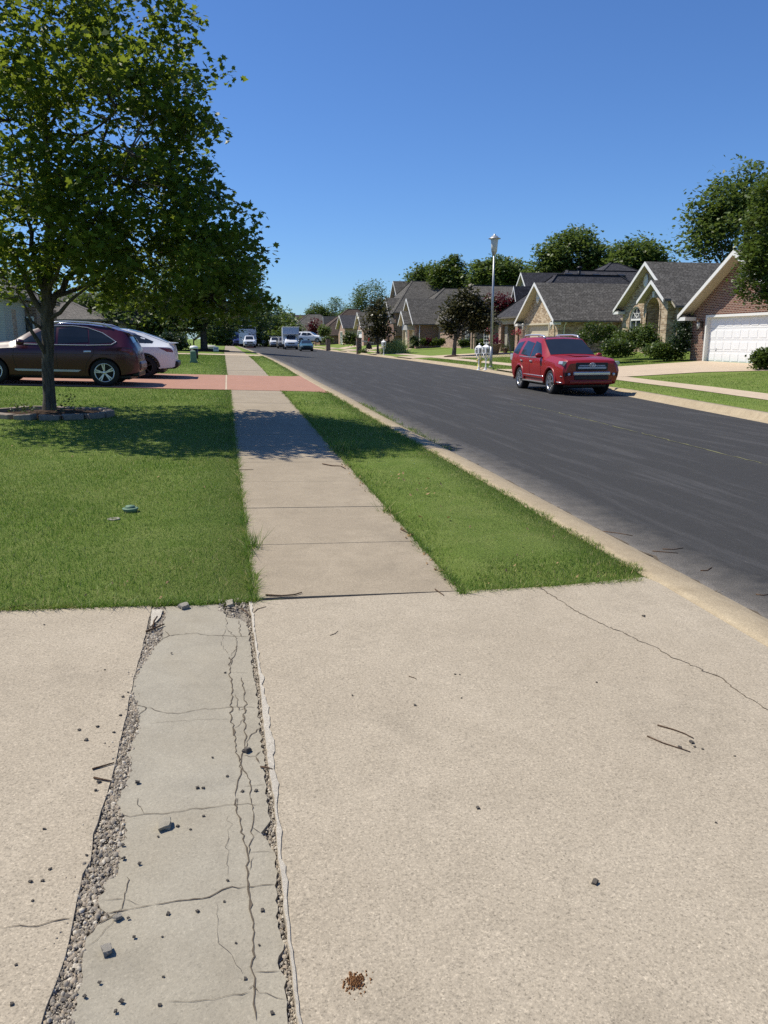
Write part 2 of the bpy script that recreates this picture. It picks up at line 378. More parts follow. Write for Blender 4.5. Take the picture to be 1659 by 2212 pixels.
# ---------------------------------------------------------------- road, pavements, ground
def m_grassground():
    t = NT('lawn_turf')
    big = t.ramp(t.noise(.35, 5, .6), [(.3, 0), (.7, 1)]); mid = t.ramp(t.noise(2.2, 6, .65, dist=.5), [(.35, 0), (.68, 1)])
    fine = t.noise(70, 5, .8)
    c = t.mix((.13, .20, .036), (.195, .25, .065), mid)
    c = t.mix(c, (.145, .165, .055), t.math('MULTIPLY', big, .35))
    c = t.mix(c, t.ramp(fine, [(.3, .45), (.5, 1.0), (.72, 1.6)]), .9, 'MULTIPLY')
    rng = random.Random(1)
    return t.done(t.bsdf(c, .95, 0, .1, t.bump(fine, .9, .03)))
MT['turf'] = m_grassground()
def m_asphalt():
    t = NT('sealed_asphalt'); uv = t.n('ShaderNodeUVMap'); uv.uv_map = 'lane'
    sx = t.n('ShaderNodeSeparateXYZ'); t.l(uv.outputs[0], sx.inputs[0])
    mp = t.n('ShaderNodeMapping'); mp.inputs['Scale'].default_value = (1, .09, 1); t.l(uv.outputs[0], mp.inputs[0])
    st = t.noise(3.2, 7, .72, mp.outputs[0], dist=.3); fine = t.noise(110, 4, .8, uv.outputs[0]); mid = t.noise(9, 6, .7, uv.outputs[0])
    mp2 = t.n('ShaderNodeMapping'); mp2.inputs['Scale'].default_value = (1, .25, 1); t.l(uv.outputs[0], mp2.inputs[0])
    st2 = t.noise(30, 5, .75, mp2.outputs[0])
    c = t.mix((.034, .034, .034), (.052, .051, .051), mid)
    c = t.mix(c, (.14, .137, .14), t.ramp(st, [(.50, 0), (.78, .42)]))
    c = t.mix(c, (.17, .165, .16), t.math('MULTIPLY', t.ramp(st2, [(.60, 0), (.74, 1)]), t.ramp(st, [(.42, 0), (.62, .55)])))
    dust = t.math('ADD', sx.outputs[0], t.math('MULTIPLY', t.noise(3.5, 8, .75, uv.outputs[0]), .8))
    c = t.mix(t.mix((.15, .138, .124), (.25, .228, .20), fine), c, t.ramp(t.math('MULTIPLY', dust, .5), [(.17, .05), (.28, .55), (.46, 1)]))
    c = t.mix(c, t.ramp(fine, [(.3, .45), (.5, 1), (.62, 1.4), (.74, 2.6)]), .9, 'MULTIPLY')
    return t.done(t.bsdf(c, .85, 0, .22, t.bump(fine, .7, .012)))
MT['asphalt'] = m_asphalt()
YS = sorted(set(list(np.arange(-14, 4.3, .9)) + [4.41, 4.44] + list(np.arange(4.6, 30, .8)) + list(np.arange(30, 70, 2)) + list(np.arange(70, 200, 8)) + [200, 230, 270, 300, 400, 700, 1500, 3000]))
YS = [-3000, -600, -100] + [float(y) for y in YS]
def strip(name, xa, xb, ys, z, mat, nx=2, dz=.008, thick=0, lane=False, tagit=True):
    xs = np.linspace(0, 1, nx); V = []; F = []; U = []
    for y in ys:
        for t in xs:
            x = float(xa(y)) * (1 - t) + float(xb(y)) * t; V.append((x, float(y), float(z(x, y)) + dz)); U.append((x - float(xa(y)), float(y)))
    for j in range(len(ys) - 1):
        for i in range(nx - 1):
            a = j * nx + i; F.append((a, a + 1, a + nx + 1, a + nx))
    if thick:
        n = len(V)
        bd = [i for i in range(nx)] + [j * nx + nx - 1 for j in range(1, len(ys))] + [(len(ys) - 1) * nx + i for i in range(nx - 2, -1, -1)] + [j * nx for j in range(len(ys) - 2, 0, -1)]
        V += [(V[i][0], V[i][1], V[i][2] - thick) for i in bd]; m = len(bd)
        F += [(bd[k], n + k, n + (k + 1) % m, bd[(k + 1) % m]) for k in range(m)]; U += [U[i] for i in bd]
    me = bpy.data.meshes.new(name); me.from_pydata(V, [], F); me.materials.append(mat)
    b = bmesh.new(); b.from_mesh(me); bmesh.ops.recalc_face_normals(b, faces=b.faces)
    up = sum(f.normal.z for f in b.faces)
    if up < 0: bmesh.ops.reverse_faces(b, faces=b.faces)
    b.to_mesh(me); b.free()
    if lane:
        uv = me.uv_layers.new(name='lane')
        for l in me.loops: uv.data[l.index].uv = U[l.vertex_index]
    for p in me.polygons: p.use_smooth = not thick
    o = link(bpy.data.objects.new(name, me))
    if tagit: tag(o, kind='structure')
    return o
K = lambda v: (lambda y: v)
# one sheet of ground to the horizon; it dips under paving
def groundsheet():
    V = []; nx = 0
    for y in YS:
        cols = [-3000, -500, -150, -60, -30, -20, -14, -11, -8.5, -6.5, -5, -4, -3, -2, -1.2, -.6]
        sl, sr, cb, rb = SL(y), SR(y), CB(y), RB(y)
        row = [(x, 0) for x in cols] + [(sl - .01, 0), (sl + .02, -.07), (sr - .02, -.07), (sr + .01, 0), ((sr * .7 + cb * .3), .012), ((sr * .3 + cb * .7), .012), (cb - .01, 0), (cb + .03, -.16),
               (LG(y), -.22), (RG(y) - 4, -.3), (RG(y), -.22), (rb - .03, -.12), (rb + .01, 0)] + [(rb + d, 0) for d in (.8, 1.68, 1.75, 2.75, 2.85, 4.5, 6.5, 8.5, 10, 12, 14, 18, 26, 40, 80, 200, 600, 3000)]
        nx = len(row)
        for x, d in row:
            zz = (G(x, y) if x <= cb or x >= rb else float(groad(min(max(x, LG(y)), RG(y)), y)))
            if y < 4.75 and d == .012: d = -.025
            if y < 4.43 and x < rb - 1: d = min(d, -.14)
            V.append((float(x), y, zz + d))
    idx = []
    for j in range(len(YS) - 1):
        for i in range(nx - 1):
            a = j * nx + i; idx += [a, a + 1, a + nx + 1, a + nx]
    o = np_mesh('ground', V, 4, MT['turf'], smooth=True, idx=idx); tag(o, kind='structure'); return o
groundsheet()
ry = [y for y in YS if -100 <= y <= 300] + [420, 600]
strip('road', LG, RG, ry, lambda x, y: groad(x, y), MT['asphalt'], 12, .0, lane=True)
# kerbs: rolled concrete profile swept along the street
def kerb(name, prof, edge, zed, ys, sgn):
    V = []; F = []; n = len(prof)
    for y in ys:
        for d, h in prof: V.append((float(edge(y)) + sgn * d, float(y), float(zed(y)) + h))
    for j in range(len(ys) - 1):
        for i in range(n - 1):
            a = j * n + i; F.append((a, a + 1, a + n + 1, a + n))
    me = bpy.data.meshes.new(name); me.from_pydata(V, [], F); me.materials.append(MT['kerb'])
    b = bmesh.new(); b.from_mesh(me); bmesh.ops.recalc_face_normals(b, faces=b.faces)
    if sum(f.normal.z for f in b.faces) < 0: bmesh.ops.reverse_faces(b, faces=b.faces)
    b.to_mesh(me); b.free()
    for p in me.polygons: p.use_smooth = True
    return tag(link(bpy.data.objects.new(name, me)), kind='structure')
ky = [float(y) for y in np.arange(-12, 40, .6)] + [float(y) for y in np.arange(40, 205, 4)]
kerb('left_kerb', [(-.44, -.2), (-.44, .0), (-.36, .008), (-.20, -.012), (-.07, -.062), (.0, -.09), (.06, -.115)][::1], lambda y: LG(y), lambda y: gleft(CB(y), y) + .006, ky, 1)
DRV = [(28.0, 39.0), (60.5, 66.5), (74.8, 79.5), (94, 101), (112, 118)]        # dropped kerbs on the far side
def rdrop(y):
    for a, b in DRV:
        if a - 1 < y < b + 1: return min(1, min(y - (a - 1), (b + 1) - y) / 1.0)
    return 0
def kerb_right():
    V = []; F = []; ys = [float(y) for y in np.arange(0, 125, .5)] + [float(y) for y in np.arange(125, 205, 5)]; n = 8
    for y in ys:
        k = 1 - rdrop(y) * .72; z = float(QRO(y)); g = float(RG(y))
        for d, h in ((-.03, -.06), (.0, .006), (.22, .012), (.27, .03 + .045 * k), (.33, .03 + .10 * k), (.40, .03 + .115 * k), (.62, .03 + .10 * k), (.64, -.1)): V.append((g + d, y, z + h))
    for j in range(len(ys) - 1):
        for i in range(n - 1):
            a = j * n + i; F.append((a, a + n, a + n + 1, a + 1))
    me = bpy.data.meshes.new('right_kerb'); me.from_pydata(V, [], F); me.materials.append(MT['kerb'])
    b = bmesh.new(); b.from_mesh(me); bmesh.ops.recalc_face_normals(b, faces=b.faces)
    if sum(f.normal.z for f in b.faces) < 0: bmesh.ops.reverse_faces(b, faces=b.faces)
    b.to_mesh(me); b.free()
    for p in me.polygons: p.use_smooth = True
    return tag(link(bpy.data.objects.new('right_kerb', me)), kind='structure')
kerb_right()
# near sidewalk: slabs between tooled joints
JO = [4.481] + [4.455 + 1.21 * k for k in range(1, 13)]
def sidewalk():
    segs = []; y = JO[0]
    for k in range(12): segs.append((JO[k] + .006, JO[k + 1] - .006))
    segs.append((JO[12] + .006, 19.76))
    yy = 25.98
    while yy < 50.5: segs.append((yy, yy + 1.49)); yy += 1.5
    yy = 54.2
    while yy < 190: segs.append((yy, yy + 5.9)); yy += 6
    m = MB()
    rng = random.Random(4)
    for a, b in segs:
        n = 2; e = rng.uniform(-.003, .003); nx = 5
        for i in range(n):
            y0 = a + (b - a) * i / n; y1 = a + (b - a) * (i + 1) / n
            for j in range(nx):
                def pt(t, y): x = float(SL(y)) * (1 - t) + float(SR(y)) * t; return (x, y, G(x, y) + .012 + e)
                m.poly([pt(j / nx, y0), pt((j + 1) / nx, y0), pt((j + 1) / nx, y1), pt(j / nx, y1)])
        for (xa, ya, xb, yb) in ((SL(a), a, SR(a), a), (SL(b), b, SR(b), b), (SL(a), a, SL(b), b), (SR(a), a, SR(b), b)):
            m.poly([(xa, ya, G(xa, ya) + .012 + e), (xb, yb, G(xb, yb) + .012 + e), (xb, yb, G(xb, yb) - .1), (xa, ya, G(xa, ya) - .1)])
    o = m.build('sidewalk', MT['walk'], fix=False)
    tag(o, kind='structure')
    b = bmesh.new(); b.from_mesh(o.data)
    for f in b.faces:
        if f.normal.z < -.5: f.normal_flip()
    b.to_mesh(o.data); b.free()
sidewalk()
# right-hand sidewalk and driveways
yy = [float(y) for y in np.arange(2, 120, 1.0)] + [130, 150, 170, 200]
strip('far_sidewalk', lambda y: RB(y) + 1.72, lambda y: RB(y) + 2.82, yy, lambda x, y: G(x, y), MT['rwalk'], 4, .014)
def quadpath(name, pts, mat, dz=.02, n=14):
    """paving with a polygonal outline given as left/right chains of (x,y), draped on the terrain"""
    A, B = pts; m = MB(); k = len(A)
    def at(C, t):
        f = t * (len(C) - 1); i = min(int(f), len(C) - 2); f -= i; return C[i][0] * (1 - f) + C[i + 1][0] * f, C[i][1] * (1 - f) + C[i + 1][1] * f
    w = 6
    for i in range(n):
        for j in range(w):
            q = []
            for (t, s) in ((i / n, j / w), ((i + 1) / n, j / w), ((i + 1) / n, (j + 1) / w), (i / n, (j + 1) / w)):
                a = at(A, t); b = at(B, t); x = a[0] * (1 - s) + b[0] * s; y = a[1] * (1 - s) + b[1] * s; q.append((x, y, G(x, y) + dz))
            m.poly(q)
    o = m.build(name, mat, fix=True)
    if sum(p.normal.z for p in o.data.polygons) < 0: o.data.flip_normals()
    return tag(o, kind='structure')
rb = lambda y: float(RB(y))
quadpath('white_door_driveway', ([(rb(28.0) - .05, 28.0), (15.2, 29.5), (19, 28.9), (22, 26.6), (23.15, 25.5)], [(rb(38.8) - .05, 38.8), (15.8, 36.2), (19, 35.6), (22, 35.35), (23.15, 35.3)]), MT['rwalk'])
quadpath('open_garage_driveway', ([(rb(60.6) - .05, 60.6), (16.2, 61.5), (19, 60.0), (22.6, 58.6)], [(rb(66.4) - .05, 66.4), (16.6, 65.5), (19, 65.2), (22.6, 64.6)]), MT['rwalk'])
quadpath('tan_house_driveway', ([(16.6, 59.5), (19, 54.5), (22.4, 52.2)], [(17.2, 61.2), (19.5, 58.8), (22.4, 57.9)]), MT['rwalk'], .016)
quadpath('brick_house_driveway', ([(rb(74.8) - .05, 74.8), (16.5, 77.5), (19, 86), (21.6, 91.5)], [(rb(79.5) - .05, 79.5), (16.5, 83), (19, 93.5), (21.6, 99.5)]), MT['rwalk'])
quadpath('middle_driveway', ([(rb(94) - .05, 94.), (17, 96.5), (22, 106)], [(rb(101.) - .05, 101), (17, 104), (22, 114)]), MT['rwalk'])
quadpath('distant_driveway', ([(rb(112) - .05, 112.), (17, 115.), (22, 128)], [(rb(118.) - .05, 118), (17, 122), (22, 136)]), MT['rwalk'])
# red driveway on the left, crossing the sidewalk
quadpath('red_driveway', ([(-16, 20.75), (-6, 20.25), (-.12, 19.78)], [(-16, 26.6), (-6, 26.2), (-.12, 25.95)]), MT['red'], .016, 20)
quadpath('red_crossing', ([(-.07, 19.775), (1.25, 19.7), (2.0, 19.65), (2.43, 19.3)], [(-.11, 25.95), (1.25, 25.9), (2.0, 25.9), (2.34, 26.3)]), MT['red'], .016, 12)
strip('crossing_joint', lambda y: -.117, lambda y: -.072, [19.78, 21, 23, 25.95], lambda x, y: G(x, y), MT['rwalk'], 2, .02)
quadpath('neighbour_driveway', ([(-16, 50.8), (-.2, 50.7), (2.05, 50.2)], [(-16, 54.1), (-.2, 54.1), (2.05, 54.6)]), MT['rwalk'], .016, 12)

# ---- near driveway: tan slab, cracked grey strip with a ragged edge, tan slab, all at camera's feet
def A_(x, y): return onG(x * .6028 * .6636, (1900 + y * .6028) * .6636)
def B_(x, y): return onG(x * .6028 * .6636, (2600 + y * .6028) * .6636)
def D_(x, y): return onG((1500 + x * .6028) * .6636, (1700 + y * .6028) * .6636)
def xy(ps): return [(float(p[0]), float(p[1])) for p in ps]
left_edge = xy([A_(*p) for p in ((817, 143), (800, 215), (775, 330), (748, 430), (722, 520), (690, 680), (642, 900), (606, 1060))] + [B_(*p) for p in ((548, 80), (503, 200), (493, 345), (441, 420), (420, 560), (393, 690), (350, 870), (298, 1010), (250, 1140), (225, 1210))])
patch_left = xy([A_(*p) for p in ((885, 150), (893, 190), (872, 235), (888, 280), (848, 332), (800, 402), (757, 450), (722, 540), (708, 590), (740, 655), (752, 720), (742, 800), (716, 870), (690, 930), (704, 975), (716, 1000), (682, 1100))] + [B_(*p) for p in ((640, 0), (643, 80), (688, 115), (684, 200), (644, 280), (652, 380), (628, 425), (585, 445), (545, 535), (552, 600), (590, 645), (540, 690), (482, 760), (442, 840), (430, 900), (436, 1000), (420, 1080), (398, 1190), (394, 1212))])
patch_right = xy([A_(*p) for p in ((1190, 158), (1225, 185), (1290, 195), (1330, 215), (1345, 280), (1362, 450), (1388, 640), (1404, 800), (1424, 960), (1440, 1120))] + [B_(*p) for p in ((1440, 60), (1462, 120), (1408, 190), (1455, 260), (1487, 300), (1490, 400), (1496, 500), (1500, 700), (1531, 790), (1502, 925), (1536, 985), (1556, 1190), (1558, 1212))])
right_edge = xy([A_(*p) for p in ((1345, 128), (1358, 200), (1371, 300), (1396, 500), (1420, 740), (1442, 950), (1468, 1130))] + [B_(*p) for p in ((1484, 50), (1492, 200), (1503, 350), (1532, 600), (1552, 800), (1580, 1000), (1602, 1200), (1604, 1212))])
YF = 4.432                                                    # far edge of the driveway
for L in (left_edge, patch_left, patch_right, right_edge):
    L[0] = (L[0][0], YF - .015 if L is patch_left or L is patch_right else YF)
    L.append((L[-1][0] + .0, -6.0))
def jag(L, amp, step, seed):
    rng = random.Random(seed); out = []
    for a, b in zip(L[:-1], L[1:]):
        n = max(1, int(abs(a[1] - b[1]) / step))
        for k in range(n):
            t = k / n; out.append((a[0] + (b[0] - a[0]) * t + (rng.uniform(-amp, amp) if (k or a is not L[0]) else 0), a[1] + (b[1] - a[1]) * t))
    out.append(L[-1]); return out
left_edge = jag(left_edge, .0025, .05, 1); patch_left = jag(patch_left, .009, .018, 2); patch_right = jag(patch_right, .006, .02, 3); right_edge = jag(right_edge, .0025, .03, 4)
def tri_slab(name, outline, mat, dz, thick, parent=None, bev=0):
    """filled outline draped on the terrain with real thickness"""
    b = bmesh.new(); vs = [b.verts.new((x, y, 0)) for x, y in outline]; f = b.faces.new(vs); f.normal_update()
    if f.normal.z < 0: f.normal_flip()
    bmesh.ops.triangulate(b, faces=[f]); 
    for it in range(5):
        es = [e for e in b.edges if e.calc_length() > 1.3]
        if es: bmesh.ops.subdivide_edges(b, edges=es, cuts=1); bmesh.ops.triangulate(b, faces=b.faces)
    top = list(b.faces); bd = [e for e in b.edges if e.is_boundary]
    r = bmesh.ops.extrude_edge_only(b, edges=bd)
    low = {g for g in r['geom'] if isinstance(g, bmesh.types.BMVert)}
    for v in b.verts:
        x = v.co.x; y = v.co.y
        z = G(x, y) if x < CB(y) - .02 else float(gleft(CB(y), y)) - .02 * (x - CB(y))
        v.co.z = z + dz - (thick if v in low else 0)
    bmesh.ops.recalc_face_normals(b, faces=b.faces)
    if sum(g.normal.z for g in b.faces if abs(g.normal.z) > .7) < 0: bmesh.ops.reverse_faces(b, faces=b.faces)
    me = bpy.data.meshes.new(name); b.to_mesh(me); b.free(); me.materials.append(mat); auto_uv(me)
    o = link(bpy.data.objects.new(name, me), parent); return o
slab_l = tag(tri_slab('left_slab', [(-16, YF + .12), (-4, YF + .06)] + left_edge + [(-16, -6)], MT['slab'], .008, .12), kind='structure')
patch = tag(tri_slab('grey_strip', patch_left + patch_right[::-1], MT['patch'], .004, .1), kind='structure')
apron = [(1.45, 4.475), (2.0, 4.50), (2.5, 4.58), (2.74, 4.62), (2.775, 4.5), (2.778, 4.0)] + [(float(CB(y)), y) for y in (3.4, 2.5, 1.5, 0, -2, -6)]
slab_r = tag(tri_slab('right_slab', right_edge[::-1] + apron, MT['slab'], .012, .12), kind='structure')
bed = MB(); prev = None
for y in [-6] + [float(v) for v in np.arange(-1, 4.6, .2)]:
    if prev is not None: bed.poly([(-1.3, prev, G(-1.3, prev) - .022), (.5, prev, G(.5, prev) - .022), (.5, y, G(.5, y) - .022), (-1.3, y, G(-1.3, y) - .022)])
    prev = y
gb = tag(bed.build('gravel_bed', MT['gravel'], fix=False), kind='structure')
# white chipped rim on the right slab's broken edge
rim = MB(); rng = random.Random(8); w0 = .02
for a, b in zip(right_edge[:-1], right_edge[1:]):
    if a[1] < .6: break
    w1 = min(.034, max(.009, w0 + rng.uniform(-.008, .008)))
    rim.poly([(a[0] + .002, a[1], G(a[0], a[1]) + .0165), (a[0] + w0, a[1], G(a[0] + w0, a[1]) + .0165), (b[0] + w1, b[1], G(b[0] + w1, b[1]) + .0165), (b[0] + .002, b[1], G(b[0], b[1]) + .0165)]); w0 = w1
rim.build('chipped_rim', MT['chip'], slab_r, fix=False)
chipl = MB()
chipl.poly([(x, y, G(x, y) + .012) for x, y in xy([A_(820, 148), A_(880, 150), A_(868, 190), A_(845, 215), A_(812, 240)])])
# cracks: ragged ribbons of dirt
def crack(pts, w, parent, dz, seed, sub=9):
    rng = random.Random(seed); P = [np.array(p[:2], float) for p in pts]; L = []
    for a, b in zip(P[:-1], P[1:]):
        d = np.linalg.norm(b - a); n = max(2, min(int(d / .018), 60))
        for k in range(n):
            t = k / n; q = a + (b - a) * t
            if k: q = q + np.array([rng.gauss(0, 1), rng.gauss(0, 1)]) * min(.0045, d * .04)
            L.append(q)
    L.append(P[-1]); m = MB(); pl = None
    for i, q in enumerate(L):
        d = L[min(i + 1, len(L) - 1)] - L[max(i - 1, 0)]; d = d / (np.linalg.norm(d) + 1e-9); nrm = np.array([-d[1], d[0]])
        ww = w * rng.uniform(.45, 1.3) * (1 if 0 < i < len(L) - 1 else .1)
        if rng.random() < .04: ww *= 2.0
        a = q + nrm * ww / 2; b = q - nrm * ww / 2
        cur = [(a[0], a[1], G(a[0], a[1]) + dz), (b[0], b[1], G(b[0], b[1]) + dz)]
        if pl: m.poly([pl[0], cur[0], cur[1], pl[1]])
        pl = cur
    o = m.build('crack', MT['crack'], parent, fix=False)
    if sum(p.normal.z for p in o.data.polygons) < 0: o.data.flip_normals()
    return o
cA = [([(905, 285), (1050, 272), (1140, 285), (1205, 285), (1290, 290), (1345, 290)], .006), ([(790, 675), (880, 700), (960, 708), (1050, 690), (1180, 680), (1250, 672), (1380, 675)], .0045),
      ([(790, 762), (900, 750), (1050, 740), (1240, 738)], .002), ([(850, 330), (880, 300), (915, 285), (890, 260)], .006), ([(715, 655), (790, 675), (745, 720), (735, 790), (705, 860), (640, 980)], .007),
      ([(1220, 185), (1225, 250), (1200, 290), (1195, 330), (1235, 390)], .003), ([(1225, 250), (1280, 300), (1275, 350), (1240, 400)], .005), ([(1290, 200), (1300, 290), (1345, 290)], .006),
      ([(1280, 350), (1270, 380), (1240, 450)], .008), ([(1240, 400), (1240, 450), (1255, 560), (1250, 650), (1255, 760), (1275, 880), (1300, 980), (1280, 1100), (1270, 1160)], .010),
      ([(1305, 510), (1320, 600), (1320, 680), (1325, 760), (1330, 840), (1310, 920), (1300, 980), (1335, 1040), (1355, 1100), (1350, 1160)], .009), ([(1405, 785), (1350, 830), (1320, 900)], .007),
      ([(1275, 600), (1290, 690), (1325, 680), (1300, 760), (1260, 790)], .005), ([(1335, 400), (1362, 390)], .005), ([(1300, 935), (1380, 938), (1410, 910)], .006), ([(1380, 940), (1400, 975)], .006), ([(1300, 1105), (1380, 1098), (1430, 1090)], .004),
      ([(755, 590), (750, 625)], .002), ([(1245, 485), (1340, 487)], .003), ([(735, 700), (690, 720), (660, 745)], .006), ([(745, 740), (700, 770), (660, 760)], .006), ([(740, 790), (690, 800)], .006), ([(700, 930), (715, 960)], .004)]
cB = [([(640, 85), (700, 105), (780, 90), (900, 88), (1000, 72), (1130, 55), (1220, 40), (1275, 38), (1400, 40)], .005), ([(745, 0), (742, 40), (780, 90)], .0035), ([(545, 640), (620, 620), (700, 605), (830, 580)], .005),
      ([(830, 580), (930, 565), (1050, 550), (1130, 540), (1200, 500), (1330, 483)], .009), ([(1330, 483), (1360, 485), (1420, 474), (1490, 470)], .006), ([(684, 430), (672, 550), (660, 600), (600, 650), (530, 690)], .006), ([(672, 550), (760, 585)], .003),
      ([(545, 560), (672, 548)], .002), ([(1275, 0), (1275, 70), (1300, 150), (1320, 250), (1340, 320), (1335, 440), (1340, 500), (1355, 580), (1370, 680), (1370, 800), (1365, 950), (1375, 1060), (1370, 1120), (1385, 1212)], .011),
      ([(1350, 0), (1370, 100), (1360, 170), (1350, 280), (1340, 320)], .007), ([(1285, 0), (1282, 70)], .004), ([(1370, 320), (1345, 400)], .005), ([(1340, 1040), (1365, 1020), (1395, 1050)], .006), ([(900, 1105), (1050, 1105), (1150, 1095), (1350, 1050)], .0025), ([(1240, 90), (1225, 250), (1230, 430)], .002),
      ([(1360, 160), (1410, 195)], .006), ([(1345, 300), (1400, 293), (1490, 297)], .003), ([(1370, 945), (1440, 946), (1510, 940)], .004), ([(1375, 1050), (1440, 1060), (1545, 1095)], .0025), ([(480, 800), (520, 775), (600, 690), (618, 660)], .003), ([(1170, 570), (1175, 690), (1180, 790), (1230, 830), (1310, 960)], .0018)]
for k, (p, w) in enumerate(cA): crack([A_(*q) for q in p], w * .5, patch, .0065, k)
for k, (p, w) in enumerate(cB): crack([B_(*q) for q in p], w * .46, patch, .0065, 50 + k)
crack([B_(*q) for q in ((0, 718), (110, 700), (200, 705), (280, 680), (395, 660))], .0025, slab_l, .0105, 90)
crack([D_(*q) for q in ((420, 360), (490, 405), (550, 440), (610, 485), (680, 520), (780, 570), (880, 610), (980, 660), (1060, 690), (1130, 740), (1230, 775), (1330, 825), (1400, 850), (1470, 910), (1530, 950), (1600, 990), (1690, 1050), (1800, 1120))], .0055, slab_r, .0145, 91)
chipl.build('chipped_rim', MT['chip'], slab_l, fix=False)

# pale weedy seam along the middle of the road, dark seam between kerb and asphalt
def ribbon(name, pts, w, mat, dz, seed, zf):
    rng = random.Random(seed); m = MB(); pl = None
    for i in range(len(pts) - 1):
        a, b = pts[i], pts[i + 1]; n = max(1, int(math.hypot(b[0] - a[0], b[1] - a[1]) / .12))
        for k in range(n):
            t = k / n; x = a[0] + (b[0] - a[0]) * t + rng.gauss(0, .018); y = a[1] + (b[1] - a[1]) * t; ww = w * rng.uniform(.2, 1.6)
            dx, dy = b[0] - a[0], b[1] - a[1]; l = math.hypot(dx, dy); nx, ny = -dy / l * ww / 2, dx / l * ww / 2
            cur = [(x + nx, y + ny, zf(x + nx, y + ny) + dz), (x - nx, y - ny, zf(x - nx, y - ny) + dz)]
            if pl and rng.random() > .06: m.poly([pl[0], cur[0], cur[1], pl[1]])
            pl = cur
    o = m.build(name, mat, None, fix=False)
    if sum(p.normal.z for p in o.data.polygons) < 0: o.data.flip_normals()
    return tag(o, kind='structure')
MT['seamgrass'] = m_plain('seam_weeds', (.15, .15, .085), 1, 0, .1, .5, 30)
K8 = lambda x, y: onG((1100 + x * .5425) * .6636, (1180 + y * .5425) * .6636)
sp = [K8(*q) for q in ((540, 122), (660, 152), (760, 174), (805, 183), (1040, 240), (1150, 265), (1275, 290), (1500, 345), (1659, 385))]
sp = [(float(p[0]), float(p[1])) for p in sp]; sp.append((sp[-1][0] + (sp[-1][0] - sp[-2][0]) * 4, sp[-1][1] + (sp[-1][1] - sp[-2][1]) * 4))
ribbon('road_seam', sp, .032, MT['seamgrass'], .006, 5, lambda x, y: float(groad(x, y)))
ribbon('kerb_seam', [(float(LG(y)) + .01, float(y)) for y in np.arange(2, 40, .5)], .022, MT['crack'], .009, 6, lambda x, y: float(groad(max(x, LG(y)), y)))
KS = [3.35, 4.0, 5.6, 8.6, 11.7, 14.8, 17.9]
for y in KS: crack([(float(CB(y)) - .0, y + .0), (float(CB(y)) + .22, y - .03), (float(LG(y)), y - .05)], .009, None, .009, int(y * 7))
for o in [o for o in COL.objects if o.name.startswith('crack') and o.parent is None]: o.name = 'kerb_joint'; tag(o, kind='structure')

aj = crack([D_(*q) for q in ((1240, 388), (1330, 430), (1420, 480), (1500, 530), (1580, 580), (1659, 628), (1800, 715))], .010, None, .016, 95); aj.name = 'apron_joint'; tag(aj, kind='structure')
for k, q in enumerate((((1250, 390), (1330, 382), (1410, 370)), ((1405, 470), (1450, 462), (1500, 452)))):
    aj = crack([D_(*p) for p in q], .006, None, .014, 96 + k); aj.name = 'kerb_joint'; tag(aj, kind='structure')
# ---------------------------------------------------------------- grass blades (uncountable)
rs = np.random.RandomState(7)
Gv = np.vectorize(G)
def m_blade():
    t = NT('grass_blade'); g = t.n('ShaderNodeNewGeometry')
    col = t.ramp(g.outputs['Random Per Island'], [(0, (.075, .15, .020)), (.5, (.14, .245, .034)), (.8, (.205, .295, .058)), (.9, (.33, .34, .12)), (1, (.50, .44, .21))])
    pat = t.ramp(t.noise(1.3, 7, .72), [(.32, 0), (.68, 1)])
    col = t.mix(t.mix(col, (.72, .86, .75), 1, 'MULTIPLY'), t.mix(col, (1.6, 1.2, 1.5), 1, 'MULTIPLY'), pat)
    p = t.bsdf(col, .55, 0, .3); tr = t.n('ShaderNodeBsdfTranslucent'); t.l(t.mix(col, (.12, .26, .02), .5), tr.inputs[0])
    mx = t.n('ShaderNodeMixShader'); mx.inputs[0].default_value = .35; t.l(p, mx.inputs[1]); t.l(tr.outputs[0], mx.inputs[2])
    return t.done(mx.outputs[0])
MT['blade'] = m_blade()
def blades(x, y, z, h, w, lean=.55):
    n = len(x); a = rs.uniform(0, 2 * np.pi, n); la = rs.uniform(0, 2 * np.pi, n); ln = np.abs(rs.normal(0, lean, n)) * h
    dx = np.cos(a) * w / 2; dy = np.sin(a) * w / 2
    V = np.zeros((n, 3, 3), np.float32)
    V[:, 0] = np.stack([x - dx, y - dy, z], 1); V[:, 1] = np.stack([x + dx, y + dy, z], 1)
    V[:, 2] = np.stack([x + np.cos(la) * ln, y + np.sin(la) * ln, z + h], 1)
    return V.reshape(-1, 3)
def scatter(xr, yr, dens_at, keep, hmul=1.0):
    """rejection-sampled blades; density falls with distance, blade size grows"""
    out = []
    y0 = yr[0]
    while y0 < yr[1]:
        y1 = min(y0 + 1.0, yr[1]); d = dens_at(y0); n = int((xr[1] - xr[0]) * (y1 - y0) * d)
        x = rs.uniform(xr[0], xr[1], n); y = rs.uniform(y0, y1, n)
        k = keep(x, y); x = x[k]; y = y[k]
        if len(x):
            sc = max(1, (y0 / 7.0) ** .75)
            patch = .75 + .5 * (np.sin(x * 2.1 + 1.3 * np.sin(y * 1.7)) * np.sin(y * 1.3 + x * .7) * .5 + .5)
            h = rs.uniform(.015, .038, len(x)) * hmul * patch * (sc ** .35); w = rs.uniform(.0035, .0065, len(x)) * sc
            out.append(blades(x, y, Gv(x, y) - .006, h, w))
        y0 = y1
    return np.concatenate(out)
def inview(x, y, pad=120):
    d = np.stack([x, y, np.zeros_like(x)], 1) - C0; w = d @ FW; px = 829.5 + F_ * (d @ RT) / np.maximum(w, .1)
    return (w > .5) & (px > -pad) & (px < 1659 + pad)
fade = lambda y: 5200 / max(1, (y / 6.5) ** 1.55)
